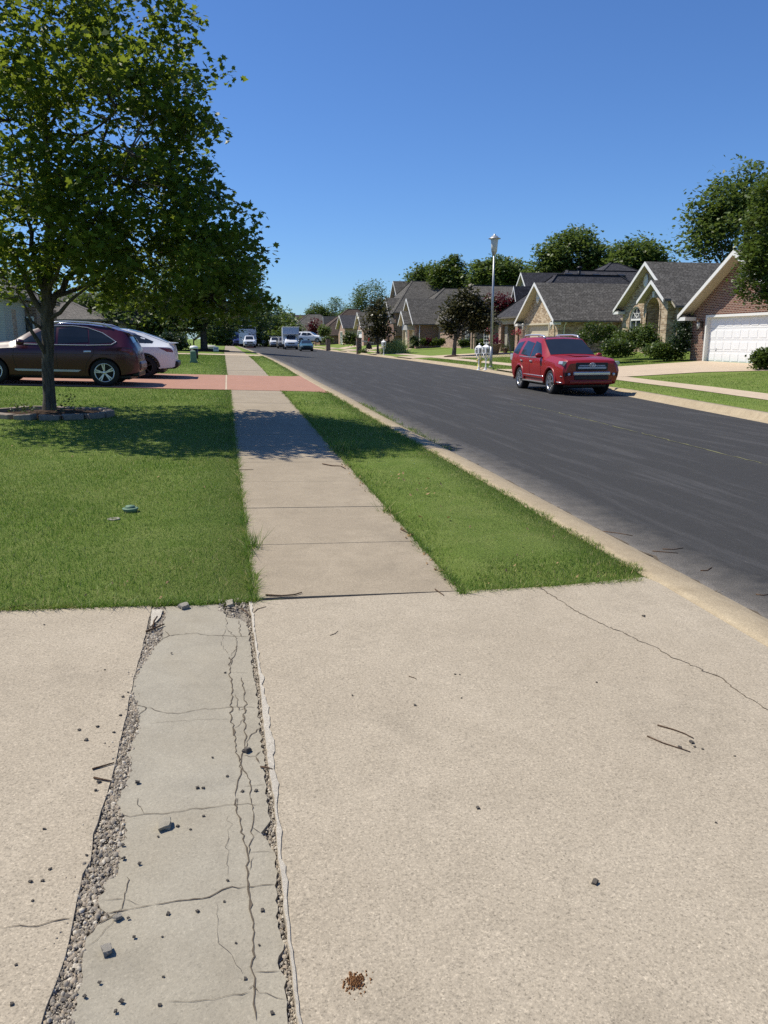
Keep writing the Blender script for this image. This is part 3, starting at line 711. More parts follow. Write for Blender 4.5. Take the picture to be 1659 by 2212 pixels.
edge_n = lambda y: .018 * np.sin(y * 9) + .014 * np.sin(y * 23 + 1) + .012 * np.sin(y * 51)
tree_c = (-3.1, 14.35)
kl = lambda x, y: (x < SL(y) + .012 + edge_n(y)) & (y > 4.42 + .02 * np.sin(x * 13) + .012 * np.sin(x * 37)) & (((x - tree_c[0]) / 1.0) ** 2 + ((y - tree_c[1]) / .75) ** 2 > 1) & inview(x, y)
V1 = scatter((-9, .15), (4.40, 19.75), fade, kl)
tag(np_mesh('lawn_grass', V1, 3, MT['blade']), kind='stuff')
kv = lambda x, y: (x > SR(y) - .02 - edge_n(y + 3)) & (x < CB(y) + .015 + edge_n(y + 7) * 1.4) & (y > 4.47 + .075 * (x - 1.4) + .02 * np.sin(x * 17)) & inview(x, y)
tall = lambda y: np.interp(y, [4, 9, 10.5, 13, 16, 19], [1, 1.15, 1.9, 1.7, 1.3, 1.2])
V2 = np.concatenate([scatter((1.15, 3.0), (4.4, 9.5), fade, kv, 1.05), scatter((1.15, 3.0), (9.5, 14.5), fade, kv, 1.7), scatter((1.15, 3.0), (14.5, 19.7), fade, kv, 1.35)])
tag(np_mesh('verge_grass', V2, 3, MT['blade']), kind='stuff')
kl2 = lambda x, y: ((x < SL(y) + .02) | ((x > SR(y) - .02) & (x < CB(y) + .02))) & inview(x, y)
V3 = scatter((-9, 2.4), (26.0, 50.6), lambda y: 330, kl2, 1.0)
tag(np_mesh('second_lawn_grass', V3, 3, MT['blade']), kind='stuff')
def k_right(x, y):
    b = RB(y); k = (x > b + .02) & ~((x > b + 1.66) & (x < b + 2.88)) & inview(x, y) & ~((y > 26.2 + (23 - np.minimum(x, 23)) * .28) & (y < 35.3 + (22 - np.minimum(x, 22)) * .12) & (x < 23.4))
    return k & ~((x > 22.6) & (y > 25) & (y < 37)) & ~((y > 52) & (x > 22)) & (y < 58)
V4 = scatter((11.5, 26), (13, 58), lambda y: 260, k_right, 1.0)
tag(np_mesh('far_lawn_grass', V4, 3, MT['blade']), kind='stuff')
ne = 5200; ye = 4.42 + (19.7 - 4.42) * rs.uniform(0, 1, ne) ** 1.6; cl = .5 + .5 * np.sin(ye * 7 + np.sin(ye * 19))
E1 = blades(SL(ye) + rs.uniform(-.03, .02, ne) * (.4 + cl), ye, Gv(SL(ye) - .02, ye), rs.uniform(.025, .06, ne) * (.6 + .7 * cl), np.full(ne, .006), 1.1)
E2 = blades(SR(ye) + rs.uniform(-.02, .03, ne) * (.4 + cl), ye, Gv(SR(ye) + .02, ye), rs.uniform(.02, .055, ne) * (.6 + .7 * cl), np.full(ne, .006), 1.1)
E4 = blades(CB(ye) + rs.uniform(-.03, .04, ne) * (.4 + cl), ye, Gv(CB(ye) - .02, ye), rs.uniform(.015, .045, ne) * (.5 + .7 * cl), np.full(ne, .006), 1.1)
xe = rs.uniform(-2.6, .08, 2600); E3_ = blades(xe, 4.44 + rs.uniform(-.03, .03, 2600) * (.6 + .4 * np.sin(xe * 21)), Gv(xe, np.full(2600, 4.46)), rs.uniform(.025, .065, 2600), np.full(2600, .005), 1.2)
xe = rs.uniform(1.4, 2.68, 1400); E5 = blades(xe, 4.47 + .075 * (xe - 1.4) + rs.uniform(-.03, .03, 1400), Gv(xe, np.full(1400, 4.55)), rs.uniform(.02, .055, 1400), np.full(1400, .005), 1.3)
tag(np_mesh('edge_grass', np.concatenate([E1, E2, E3_, E4.reshape(-1, 3, 3)[ye > 4.75].reshape(-1, 3), E5]), 3, MT['blade']), kind='stuff')
# weeds in the gutter and tall tufts
def tuft(n, c, rad, hmin, hmax, w, lean=.7):
    x = c[0] + rs.normal(0, rad, n); y = c[1] + rs.normal(0, rad, n); return blades(x, y, Gv(x, y) - .01, rs.uniform(hmin, hmax, n), np.full(n, w), lean)
wd = []
for yy_ in np.concatenate([rs.uniform(12.2, 17.8, 60), rs.uniform(10.8, 12.4, 8)]):
    xx = float(LG(yy_)) - .02 + rs.normal(0, .05); wd.append(tuft(26, (xx, yy_), .07, .02, .09, .010, .8))
tag(np_mesh('gutter_weeds', np.concatenate(wd), 3, MT['blade']), kind='stuff')
for k, (px, py, n, rad, h, lab) in enumerate([(545, 1186, 70, .03, .2, 'long bladed grass tuft spilling over the sidewalk from the left lawn'), (738, 975, 120, .10, .26, 'tall loose grass tuft at the sidewalk edge beside the tree shadow'), (836, 1108, 45, .03, .17, 'upright bright grass tuft at the right sidewalk edge among dry leaves')]):
    c = onG(px, py); x = c[0] + rs.normal(0, rad, n); y = c[1] + rs.normal(0, rad, n)
    Vt = blades(x - c[0], y - c[1], np.full(n, -.01), rs.uniform(h * .5, h, n), np.full(n, .007), .75)
    o = np_mesh('grass_tuft', Vt, 3, MT['blade'], loc=(c[0], c[1], c[2])); tag(o, lab, 'grass tuft', 'grass tufts along the sidewalk edges')

# ---------------------------------------------------------------- foliage
MAPLE = np.array([(0, -.5), (.16, -.32), (.46, -.30), (.33, -.08), (.52, .14), (.24, .14), (.0, .55), (-.24, .14), (-.52, .14), (-.33, -.08), (-.46, -.30), (-.16, -.32)], np.float32)
OVAL = np.array([(0, -.5), (.24, -.2), (.26, .14), (0, .5), (-.26, .14), (-.24, -.2)], np.float32)
SPRAY = np.array([(0, -.5), (.30, -.32), (.18, -.05), (.42, .12), (.14, .22), (.05, .55), (-.2, .25), (-.44, .10), (-.16, -.06), (-.28, -.34)], np.float32)
NEEDLE = np.array([(0, -.5), (.07, 0), (0, .5), (-.07, 0)], np.float32)
def leaves(P, size, shape, up=.5, droop=0., fold=.12):
    """one small face per leaf at points P, facing mostly up and outwards"""
    n = len(P); N = rs.normal(0, 1, (n, 3)); N[:, 2] = np.abs(N[:, 2]) + up * 2; N /= np.linalg.norm(N, axis=1)[:, None]
    T = rs.normal(0, 1, (n, 3)); T[:, 2] -= droop; T -= N * (T * N).sum(1)[:, None]; T /= np.linalg.norm(T, axis=1)[:, None]; B = np.cross(N, T)
    s = size * rs.uniform(.65, 1.25, n); k = len(shape)
    V = P[:, None, :] + (shape[None, :, 0, None] * B[:, None, :] + shape[None, :, 1, None] * T[:, None, :] - (fold * np.abs(shape[None, :, 0, None])) * N[:, None, :]) * s[:, None, None]
    return V.reshape(-1, 3), k
def clumps(env, K, m, rc, rng, shell=.55, flat=.7):
    """K clump centres through a union of ellipsoids (weighted to the outside), m leaves round each"""
    vol = np.array([e[3] * e[4] * e[5] for e in env]) ** .8; vol /= vol.sum(); C = []
    while len(C) < K:
        e = env[rng.choice(len(env), p=vol)]; d = rng.normal(0, 1, 3); d /= np.linalg.norm(d); r = rng.uniform(0, 1) ** (1 / 3.); r = shell + (1 - shell) * r if rng.uniform() < .75 else r
        C.append((e[0] + d[0] * e[3] * r, e[1] + d[1] * e[4] * r, e[2] + d[2] * e[5] * r))
    C = np.array(C); q = rng.uniform(.55, 1.4, K)
    mm = np.maximum(3, (m * q * rng.uniform(.6, 1.4, K)).astype(int))
    idx = np.repeat(np.arange(K), mm)
    return C, C[idx] + np.clip(rng.normal(0, 1, (len(idx), 3)), -1.6, 1.6) * (rc * q[idx])[:, None] * np.array([1, 1, flat])
def limbs(m, base, targets, zfork, r0, rng, trunk_pts=None, n=9):
    """main limbs from the fork to each target, bending upward, tapering"""
    for tg in targets:
        tg = np.array(tg); zf = zfork * rng.uniform(.85, 1.35); st = np.array([base[0], base[1], base[2] + zf])
        mid = st * .5 + tg * .5; mid[:2] = st[:2] * .45 + tg[:2] * .55; mid[2] -= .06 * np.linalg.norm(tg - st)
        P = []
        for t in np.linspace(0, 1, 7):
            p = (1 - t) ** 2 * st + 2 * t * (1 - t) * mid + t * t * tg; P.append(p + rng.normal(0, .015 * (t > 0), 3) * np.linalg.norm(tg - st) * .5)
        m.tube(P, [r0 * (1 - .88 * t) for t in np.linspace(0, 1, 7)], n)
def tree(name, base, env, trunk_r, fork, nl, leaf, shape, mat, label, bark='bark2', K=70, m=50, rc=.5, cat='tree', group=None, seed=1, lean=(0, 0), up=.5, shell=.5, flat=.75, nlimb=9):
    rng = np.random.RandomState(seed); root = empty(name, base, 0, label, cat, group)
    C, P = clumps(env, K, m, rc, rng, shell, flat)
    tm = MB(); top = fork * 1.25
    tm.tube([(0, 0, -.15), (0, 0, .0), (lean[0] * .1, lean[1] * .1, .12 * fork), (lean[0] * .5, lean[1] * .5, fork * .5), (lean[0], lean[1], fork), (lean[0], lean[1], top)],
            [trunk_r * 1.7, trunk_r * 1.35, trunk_r * 1.08, trunk_r * .95, trunk_r * .85, trunk_r * .5], 12)
    sel = C[rng.choice(len(C), min(nlimb, len(C)), replace=False)]
    limbs(tm, (lean[0], lean[1], 0), sel, fork * .85, trunk_r * .5, rng)
    for c in C[rng.choice(len(C), min(nlimb * 4, len(C)), replace=False)]:
        j = sel[np.argmin(((sel - c) ** 2).sum(1))]; st = np.array([lean[0], lean[1], fork]) * .35 + j * .65
        tm.tube([st, (st + c) / 2 + rng.normal(0, .08, 3), c], [trunk_r * .16, trunk_r * .10, trunk_r * .03], 5, cap=False)
    tm.build('trunk', MT[bark], root, fix=False)
    V, k = leaves(P, leaf, shape, up); np_mesh('crown', V, k, MT[mat], root)
    return root
def bush(name, px_c, env, m, leaf, shape, mat, label, K=40, rc=.12, cat='shrub', group=None, seed=1, up=.3, flat=.9, shell=.6):
    rng = np.random.RandomState(seed); C, P = clumps(env, K, m, rc, rng, shell, flat); P = P[P[:, 2] > -.05]
    V, k = leaves(P, leaf, shape, up); o = np_mesh(name, V, k, MT[mat], loc=px_c); tag(o, label, cat, group); return o

# ---- the near maple: visible forks, every leaf a lobed face
def near_maple():
    rng = np.random.RandomState(11); b = onG(107, 897); root = empty('maple_tree', tuple(b), 0, 'tall maple with layered green crown ringed by grey edging blocks on the left lawn', 'tree')
    def L(px, py, dy=0.0):                                   # point seen at (px, py), dy metres beyond the trunk
        p = onY(px, py, b[1] + dy); return np.array([p[0] - b[0], p[1] - b[1], p[2] - b[2]])
    m = MB()
    m.tube([(0, 0, -.1), (0, 0, .02), L(107, 860), L(103, 800), L(104, 745), L(102, 690), L(101, 640), L(104, 560), L(108, 470), L(104, 380), L(98, 290), L(92, 180), L(96, 60)],
           [.17, .128, .102, .094, .094, .106, .08, .07, .062, .052, .042, .03, .018], 14)
    M_ = [([(104, 690), (120, 640), (160, 590), (215, 530), (262, 470), (300, 400)], .4, .085), ([(103, 700), (140, 665), (185, 620), (235, 580)], -.5, .05), ([(102, 695), (72, 640), (50, 590), (28, 540), (-30, 470)], .2, .07),
          ([(100, 640), (78, 560), (58, 470), (38, 370), (20, 260)], -.3, .06), ([(104, 560), (150, 470), (200, 370), (235, 260), (262, 150)], .8, .055), ([(108, 470), (75, 380), (66, 270), (60, 150), (66, 20)], .3, .045),
          ([(104, 560), (170, 500), (260, 430), (350, 370)], -1., .045), ([(120, 640), (200, 610), (310, 585), (420, 560)], 1.2, .05), ([(103, 720), (70, 690), (40, 640), (10, 600)], -.6, .035), ([(98, 290), (150, 200), (210, 100), (260, 10)], .5, .035),
          ([(104, 390), (170, 300), (260, 240), (340, 190)], -.7, .035), ([(108, 470), (60, 430), (0, 380), (-60, 330)], .9, .04), ([(160, 590), (270, 560), (370, 640), (450, 640)], -.4, .04), ([(102, 695), (90, 600), (120, 500), (160, 400)], 2.2, .05),
          ([(101, 640), (130, 560), (200, 480), (280, 330)], -2.0, .05)]
    nodes = []
    for pts, dy, r in M_:
        n = len(pts); P = [L(px, py, dy * (i / (n - 1)) ** 1.1) for i, (px, py) in enumerate(pts)]
        Q = []
        for i in range(n - 1):
            for t in (0, .33, .66): Q.append(P[i] * (1 - t) + P[i + 1] * t + rng.normal(0, .02, 3) * (i + t > 0))
        Q.append(P[-1]); m.tube(Q, [r * .8 * (1 - .8 * i / (len(Q) - 1)) for i in range(len(Q))], 8, cap=False); nodes += Q[3:]
    m.tube([L(103, 770, -.02), L(88, 745, -.12), L(68, 715, -.16), L(55, 690, -.18)], [.05, .038, .03, .022], 7)
    # crown outline as ellipsoids seen at (px, py): centre, radius px across/high, depth offset, depth radius (m)
    s = lambda q: q / 124.
    E = []
    for px, py, rx, rz, dy, ry in [(60, 60, 190, 130, 0, 1.9), (300, 80, 110, 90, .3, 1.4), (395, 190, 85, 110, -.2, 1.2), (230, 250, 170, 120, 0, 2.2), (20, 300, 160, 140, 0, 2.2), (380, 330, 105, 85, .5, 1.5), (60, 450, 150, 110, 0, 2.4),
                                   (280, 440, 170, 110, .3, 2.5), (420, 480, 110, 75, .2, 1.7), (350, 560, 175, 80, .2, 2.4), (470, 560, 90, 55, 0, 1.5), (195, 575, 100, 45, .4, 2.0), (20, 580, 120, 62, -.2, 2.0), (470, 645, 95, 42, 0, 1.4), (520, 640, 55, 34, .2, 1.0), (340, 640, 120, 45, .3, 1.9), (225, 632, 55, 26, .6, 1.2),
                                   (-110, 480, 90, 150, 0, 1.6), (110, -70, 150, 70, 0, 1.4), (150, 160, 120, 90, 1.2, 1.2)]:
        c = L(px, py, dy - (.9 if py < 540 or px > 270 else -.5)); E.append((c[0], c[1], c[2], s(rx), ry, s(rz)))
    C, P = clumps(E, 820, 44, .175, rng, .42, .55)
    nd = np.array(nodes)
    for c in C:
        j = nd[np.argmin(((nd - c) ** 2).sum(1) + 2.5 * np.maximum(0, nd[:, 2] - c[2]) ** 2)]; mid = j * .5 + c * .5 + rng.normal(0, .06, 3); mid[2] -= .05
        if np.linalg.norm(c - j) < .95 and rng.rand() < .6: m.tube([j, mid, c], [.013, .008, .003], 4, cap=False)
    m.build('trunk', MT['bark'], root, fix=False)
    V, k = leaves(P, .10, MAPLE, .35, .5, .18); np_mesh('crown', V, k, MT['maple'], root)
    # edging ring
    cx, cy = b[0] + .03, b[1] - .02
    soil = MB(); soil.lathe([(0.0, .10), (.5, .075), (.82, .045), (.86, -.05)], 28, sy=.72); so = soil.build('mulch_bed', MT['soil'], None, loc=(cx, cy, float(G(cx, cy)))); tag(so, kind='structure')
    n = 15
    for k in range(n):
        a = 2 * math.pi * (k + .5) / n + rng.uniform(-.03, .03); x = cx + .93 * math.cos(a); y = cy + .66 * math.sin(a)
        q = MB(); q.prism([(-.145, -.09), (.145, -.09), (.175, .07), (-.175, .07)], 'z', -.06, .085)
        o = q.build('edging_block', MT['paver'], None, loc=(x, y, float(G(x, y)) + rng.uniform(-.008, .012)), bevel=.012)
        o.rotation_euler = (rng.uniform(-.06, .06), rng.uniform(-.06, .06), math.atan2(.93 * math.sin(a), .66 * math.cos(a)) - math.pi / 2 + math.pi + rng.uniform(-.06, .06))
        tag(o, 'grey concrete edging block in the ring round the maple trunk', 'edging block', 'edging blocks round the maple')
    WV = []
    for k, (dx, dy) in enumerate(((.28, -.1), (.42, -.05), (-.45, .05), (-.3, -.2), (.2, -.25), (-.6, .1))):
        rr = np.random.RandomState(k); P = np.stack([rr.normal(0, .09, 40), rr.normal(0, .06, 40), rr.uniform(0, .3 if k < 2 else .14, 40)], 1); V, kk = leaves(P, .05, OVAL, .4)
        WV.append(V + np.array([cx + dx, cy + dy, float(G(cx, cy)) + .07]))
    tag(np_mesh('weeds', np.concatenate(WV), len(OVAL), MT['shrub']), kind='stuff')
near_maple()

# ---- other trees, from near to far: (picture x of trunk, distance Y, crown blobs as picture ellipses)
def seen_tree(name, px, D, blobs, zbase, label, **kw):
    """trunk stands at distance D on the terrain; crown blobs (px, py, rx, ry, depth offset) are sized for that distance"""
    p = onD(px, 732, D); b = np.array([p[0], p[1], G(p[0], p[1])]) if zbase is None else np.array([p[0], p[1], zbase]); s = D / F_; env = []
    for q in blobs:
        c = onD(q[0], q[1], D); dy = q[4] if len(q) > 4 else 0
        c = c + np.array([FW[0], FW[1], 0]) * dy
        env.append((c[0] - b[0], c[1] - b[1], c[2] - b[2], q[2] * s, max(q[2], q[3]) * s * (q[5] if len(q) > 5 else .9), q[3] * s))
    rl = np.random.RandomState(abs(int(px * 7 + D)) + 1); lob = []
    for e in env:
        for k in range(5):
            d = rl.normal(0, 1, 3); d[2] = d[2] * .8 + .25; d /= np.linalg.norm(d); f = rl.uniform(.85, 1.12); r = rl.uniform(.18, .36) * min(e[3], e[5])
            lob.append((e[0] + d[0] * e[3] * f, e[1] + d[1] * e[4] * f, e[2] + d[2] * e[5] * f, r * 1.15, r * 1.15, r * .9))
    return tree(name, tuple(b), env + lob, **kw, label=label)
bgk = dict(cat='tree', group='trees behind the houses')
seen_tree('maple_tree', 440, 62, [(440, 600, 120, 60), (350, 640, 90, 50), (520, 640, 60, 50), (400, 690, 70, 26), (470, 690, 60, 24), (560, 690, 22, 26), (440, 540, 90, 40), (330, 690, 55, 30)], None, 'second street tree with thick trunk in a dark mulch bed beyond the pale car',
          trunk_r=.27, fork=2.0, nl=0, leaf=.24, shape=SPRAY, mat='oak', K=330, m=60, rc=.5, seed=3, bark='bark', nlimb=8)
seen_tree('yellow_green_tree', 418, 75, [(418, 712, 36, 14)], None, 'low yellow green young tree behind the second street tree', trunk_r=.07, fork=.8, nl=0, leaf=.3, shape=SPRAY, mat='oak2', K=30, m=26, rc=.4, seed=4)
bl = [(300, 690, 70, 40, 'dark leafy tree beside the neighbour\'s brick house on the left', 60, 'oak', None), (210, 655, 60, 40, 'broad tree rising behind the neighbour\'s shingled roof', 70, 'oak2', None), (-20, 640, 90, 60, 'big tree at the left border behind the grey wall', 60, 'oak', None)]
for i, (px, py, rx, ry, lab, D, mt, zb) in enumerate(bl):
    seen_tree('broadleaf_tree', px, D, [(px, py, rx, ry), (px - rx * .5, py + ry * .3, rx * .5, ry * .6), (px + rx * .5, py + ry * .4, rx * .5, ry * .55)], zb, lab, trunk_r=.2, fork=2, nl=0, leaf=.34, shape=SPRAY, mat=mt, K=90, m=40, rc=.6, seed=20 + i)
far_l = [(508, 695, 36, 42, 150, 'oak', 'dark tree on the left behind the worker in white'), (545, 690, 34, 40, 160, 'oak', 'rounded dark tree behind the blue trailer'), (585, 690, 34, 38, 190, 'oak', 'tall dark tree at the end of the street, just right of the maple crown'), (575, 712, 40, 24, 165, 'oak2', 'spreading mid green tree over the far end of the road'),
         (612, 712, 34, 26, 170, 'oak2', 'pale green tree behind the white box truck'), (628, 705, 16, 22, 230, 'oak', 'small distant tree between far trees and the brown roofed house'), (470, 712, 30, 26, 140, 'oak', 'dense dark tree over the far left lawns'), (600, 735, 22, 14, 150, 'oak2', 'low bright bush at the far road side behind the box truck'), (528, 728, 30, 14, 158, 'oak', 'low dark tree behind the parked blue trailer')]
for i, (px, py, rx, ry, D, mt, lab) in enumerate(far_l):
    seen_tree('far_tree', px, D, [(px, py, rx, ry), (px - rx * .5, py + ry * .4, rx * .6, ry * .6), (px + rx * .5, py + ry * .3, rx * .55, ry * .6)], None, lab, trunk_r=.22, fork=2, nl=0, leaf=.75, shape=SPRAY, mat=mt, K=70, m=26, rc=1.0, seed=40 + i, group='trees at the end of the street')
# right side, behind the houses
br = [(800, 690, 175, 'oak2', 'tall full tree left of the brick house\'s high roof', [(800, 650, 34, 38), (780, 670, 26, 30), (822, 672, 20, 30)], .5),
      (728, 690, 260, 'oak', 'sparse tall tree with visible stems behind the distant roofs', [(728, 668, 18, 22), (722, 655, 12, 10), (738, 662, 12, 14)], .6),
      (690, 700, 265, 'oak2', 'lighter tree behind the hipped distant roof', [(690, 680, 24, 16), (710, 688, 16, 10)], .7), (757, 700, 250, 'oak', 'dark low tree between the sparse tree and the slate roof', [(757, 690, 22, 16)], .7),
      (975, 640, 125, 'oak2', 'tall rounded tree behind the brick house\'s ridge', [(975, 605, 36, 38), (950, 615, 26, 28), (1000, 620, 22, 28)], .6), (925, 640, 130, 'oak', 'shorter dark tree at the left shoulder of the rounded tree', [(925, 602, 24, 20), (905, 606, 14, 10)], .6),
      (1055, 640, 110, 'oak', 'dark twin crowned tree left of the lamp post', [(1040, 600, 28, 32), (1080, 592, 46, 32), (1120, 600, 26, 26)], .6),
      (1235, 620, 95, 'oak', 'broad domed tree above the slate hipped roof', [(1240, 552, 66, 46), (1190, 580, 48, 34), (1290, 575, 40, 30), (1235, 530, 36, 22), (1165, 590, 26, 20)], .6),
      (1378, 620, 85, 'oak', 'dark tree between slate hip roof and stone gable', [(1378, 560, 46, 34), (1345, 575, 28, 26), (1410, 558, 24, 24), (1375, 590, 46, 26)], .6),
      (1600, 560, 60, 'oak', 'large dark tree towering behind the red brick garage', [(1640, 420, 70, 60), (1570, 450, 60, 56), (1530, 500, 52, 46), (1600, 510, 80, 60), (1510, 540, 36, 28), (1690, 470, 60, 90)], .5)]
for i, (px, py, D, mt, lab, blobs, lf) in enumerate(br):
    seen_tree('backyard_tree', px, D, blobs, None, lab, trunk_r=.25, fork=3, nl=0, leaf=lf * .72, shape=SPRAY, mat=mt, K=260 if i != 1 else 60, m=46 if D < 130 else 30, rc=.6 if D < 130 else .9, seed=60 + i, group='trees behind the houses')
seen_tree('yard_tree', 1690, 27, [(1685, 500, 75, 90), (1660, 570, 58, 50), (1640, 618, 40, 30), (1700, 420, 60, 70), (1690, 620, 50, 40)], None, 'bright leafy tree at the right border in front of the red brick garage', trunk_r=.14, fork=2.2, nl=0, leaf=.13, shape=SPRAY, mat='oak2', K=330, m=60, rc=.2, seed=81)
seen_tree('magnolia_tree', 816, 77, [(818, 690, 26, 36), (808, 710, 22, 26), (830, 705, 16, 30), (820, 660, 14, 18)], None, 'olive brown magnolia in front of the red brick garage wing', trunk_r=.12, fork=1.4, nl=0, leaf=.30, shape=OVAL, mat='olive', K=90, m=34, rc=.32, seed=82, group='magnolias along the far sidewalk')
seen_tree('magnolia_tree', 981, 62, [(1000, 660, 34, 30), (985, 690, 24, 34), (1018, 690, 30, 30), (1040, 690, 22, 34), (970, 715, 14, 16), (1005, 640, 22, 18), (1040, 655, 16, 22)], None, 'olive brown magnolia with pale bare branches beside its mulch ring left of the lamp post', trunk_r=.17, fork=1.5, nl=0, leaf=.27, shape=OVAL, mat='olive', K=170, m=44, rc=.33, seed=83, group='magnolias along the far sidewalk', lean=(.1, 0))
seen_tree('maroon_tree', 1085, 68, [(1085, 655, 26, 15), (1072, 668, 16, 14), (1100, 660, 14, 12)], None, 'dark maroon leaved tree behind the lamp post beside the slate roof', trunk_r=.1, fork=1.4, nl=0, leaf=.24, shape=SPRAY, mat='redleaf', K=60, m=40, rc=.35, seed=84)
seen_tree('maroon_tree', 1003 * 0 + 1005 * 0 + 676 * 1 + 6, 150, [(678, 706, 12, 14), (683, 716, 10, 12)], None, 'small dark purple tree among the distant gabled houses', trunk_r=.08, fork=1, nl=0, leaf=.4, shape=SPRAY, mat='redleaf', K=30, m=20, rc=.4, seed=85)
def seen_bush(name, px, py, D, blobs, lab, mat, leaf, shape=SPRAY, K=40, m=30, rc=.15, seed=1, group=None, up=.3, cat='shrub'):
    p = onD(px, py, D); b = (float(p[0]), float(p[1]), float(G(p[0], p[1])) - .02); s = D / F_; env = []
    for q in blobs:
        c = onD(q[0], q[1], D); env.append((c[0] - b[0], c[1] - b[1], c[2] - b[2], q[2] * s, q[2] * s * .8, q[3] * s))
    return bush(name, b, env, m, leaf, shape, mat, lab, K, rc, cat, group, seed, up)
p = onD(853, 748, 78); pg = (float(p[0]), float(p[1]), float(G(p[0], p[1]))); nb = 2600; xx = rs.normal(0, .55, nb); yy_ = rs.normal(0, .45, nb); hh_ = rs.uniform(.7, 1.75, nb) * np.exp(-(xx ** 2 + yy_ ** 2) * .5)
Vp = blades(xx, yy_, np.zeros(nb) - .02, np.maximum(hh_, .3), np.full(nb, .06), .62); tag(np_mesh('pampas_grass', Vp, 3, MT['pampas'], loc=pg), 'big fountain of pale green ornamental grass by the lone white letter box', 'ornamental grass')
for k, (px, py, D, bs, lab, mt) in enumerate([
    (1290, 745, 46, [(1290, 720, 34, 20), (1268, 728, 24, 20), (1318, 726, 24, 18)], 'large feathery green shrub against the tan house wall', 'shrub'), (1362, 745, 43, [(1362, 732, 32, 16), (1385, 722, 12, 14)], 'loose arching shrub below the arched window', 'oak2'),
    (1408, 748, 42, [(1403, 742, 16, 10), (1396, 725, 9, 20)], 'wispy shrub beside the arched doorway', 'oak2'), (1470, 752, 39.5, [(1472, 725, 22, 30), (1468, 745, 24, 18), (1476, 702, 14, 18)], 'tall dark conical evergreen against the brick corner', 'conifer'),
    (1430, 758, 40, [(1425, 757, 26, 8), (1450, 761, 24, 6)], 'low spreading bright green shrub under the arched doorway', 'oak2'), (1345, 755, 41, [(1335, 752, 34, 9)], 'low clipped shrubs edging the tan house lawn', 'shrub'),
    (1652, 775, 31, [(1652, 775, 12, 9)], 'small golden green shrub at the right end of the white garage door', 'oak2')]):
    seen_bush('shrub', px, py, D, bs, lab, mt, .13 if k != 3 else .1, SPRAY, 75, 42, .17, 100 + k, 'shrubs round the tan house')
for k, (px, w, hh, mt, lab) in enumerate([(896, 8, 9, 'conifer', 'dark rounded shrub by the downpipe of the brick garage'), (917, 7, 5, 'shrub', 'small green shrub second from the downpipe along the brick wall'), (925, 7, 6, 'redleaf', 'reddish low shrub along the brick wall'), (938, 9, 6, 'oak2', 'yellowish low shrub along the brick wall'), (952, 8, 5, 'shrub', 'small green shrub just left of the magnolia trunk'),
                                              (1022, 12, 6, 'shrub', 'wide low green shrub right of the magnolia trunk'), (1045, 12, 6, 'oak2', 'yellow green shrub under the brick house window'), (1060 - 3, 11, 10, 'conifer', 'dark ball shaped shrub under the pale window beside the lamp post'), (1000, 10, 5, 'shrub', 'low green shrub just right of the magnolia trunk')]):
    D = 86 if px < 960 else 80
    seen_bush('shrub', px, 748, D, [(px, 741 - hh * .5 + (2 if px > 960 else 0), w, hh)], lab, mt, .2, SPRAY, 26, 26, .14, 120 + k, 'foundation shrubs along the brick house')
seen_bush('shrub', 757, 745, 98, [(757, 734, 16, 10), (752, 728, 10, 8)], 'bushy green shrub on the lawn between the two brick pillars', 'shrub', .25, SPRAY, 50, 30, .25, 140, 'shrubs on the distant lawns')
seen_bush('shrub', 702, 735, 118, [(702, 714, 11, 9), (698, 722, 8, 6)], 'rounded small tree like shrub before the olive roofed house', 'oak', .3, SPRAY, 40, 26, .25, 141, 'shrubs on the distant lawns')
seen_bush('shrub', 708, 738, 114, [(706, 735, 9, 5)], 'yellow green low shrub behind the farther brick pillar', 'oak2', .25, SPRAY, 24, 24, .2, 142, 'shrubs on the distant lawns')
seen_bush('shrub', 785, 765, 83, [(785, 762, 8, 5)], 'tiny green shrub at the foot of the nearer brick pillar', 'oak', .2, SPRAY, 22, 24, .12, 143, 'shrubs on the distant lawns')
seen_bush('shrub', 377, 750, 52, [(374, 737, 26, 16), (386, 742, 14, 12)], 'dark trimmed round shrub behind the pale car', 'conifer', .18, SPRAY, 60, 34, .2, 144, 'shrubs on the left lawns')
seen_bush('shrub', 545, 740, 150, [(520, 738, 24, 9), (495, 736, 14, 8)], 'dark low shrubbery behind the workers at the far end', 'oak', .5, SPRAY, 50, 30, .4, 145, 'shrubs on the left lawns')
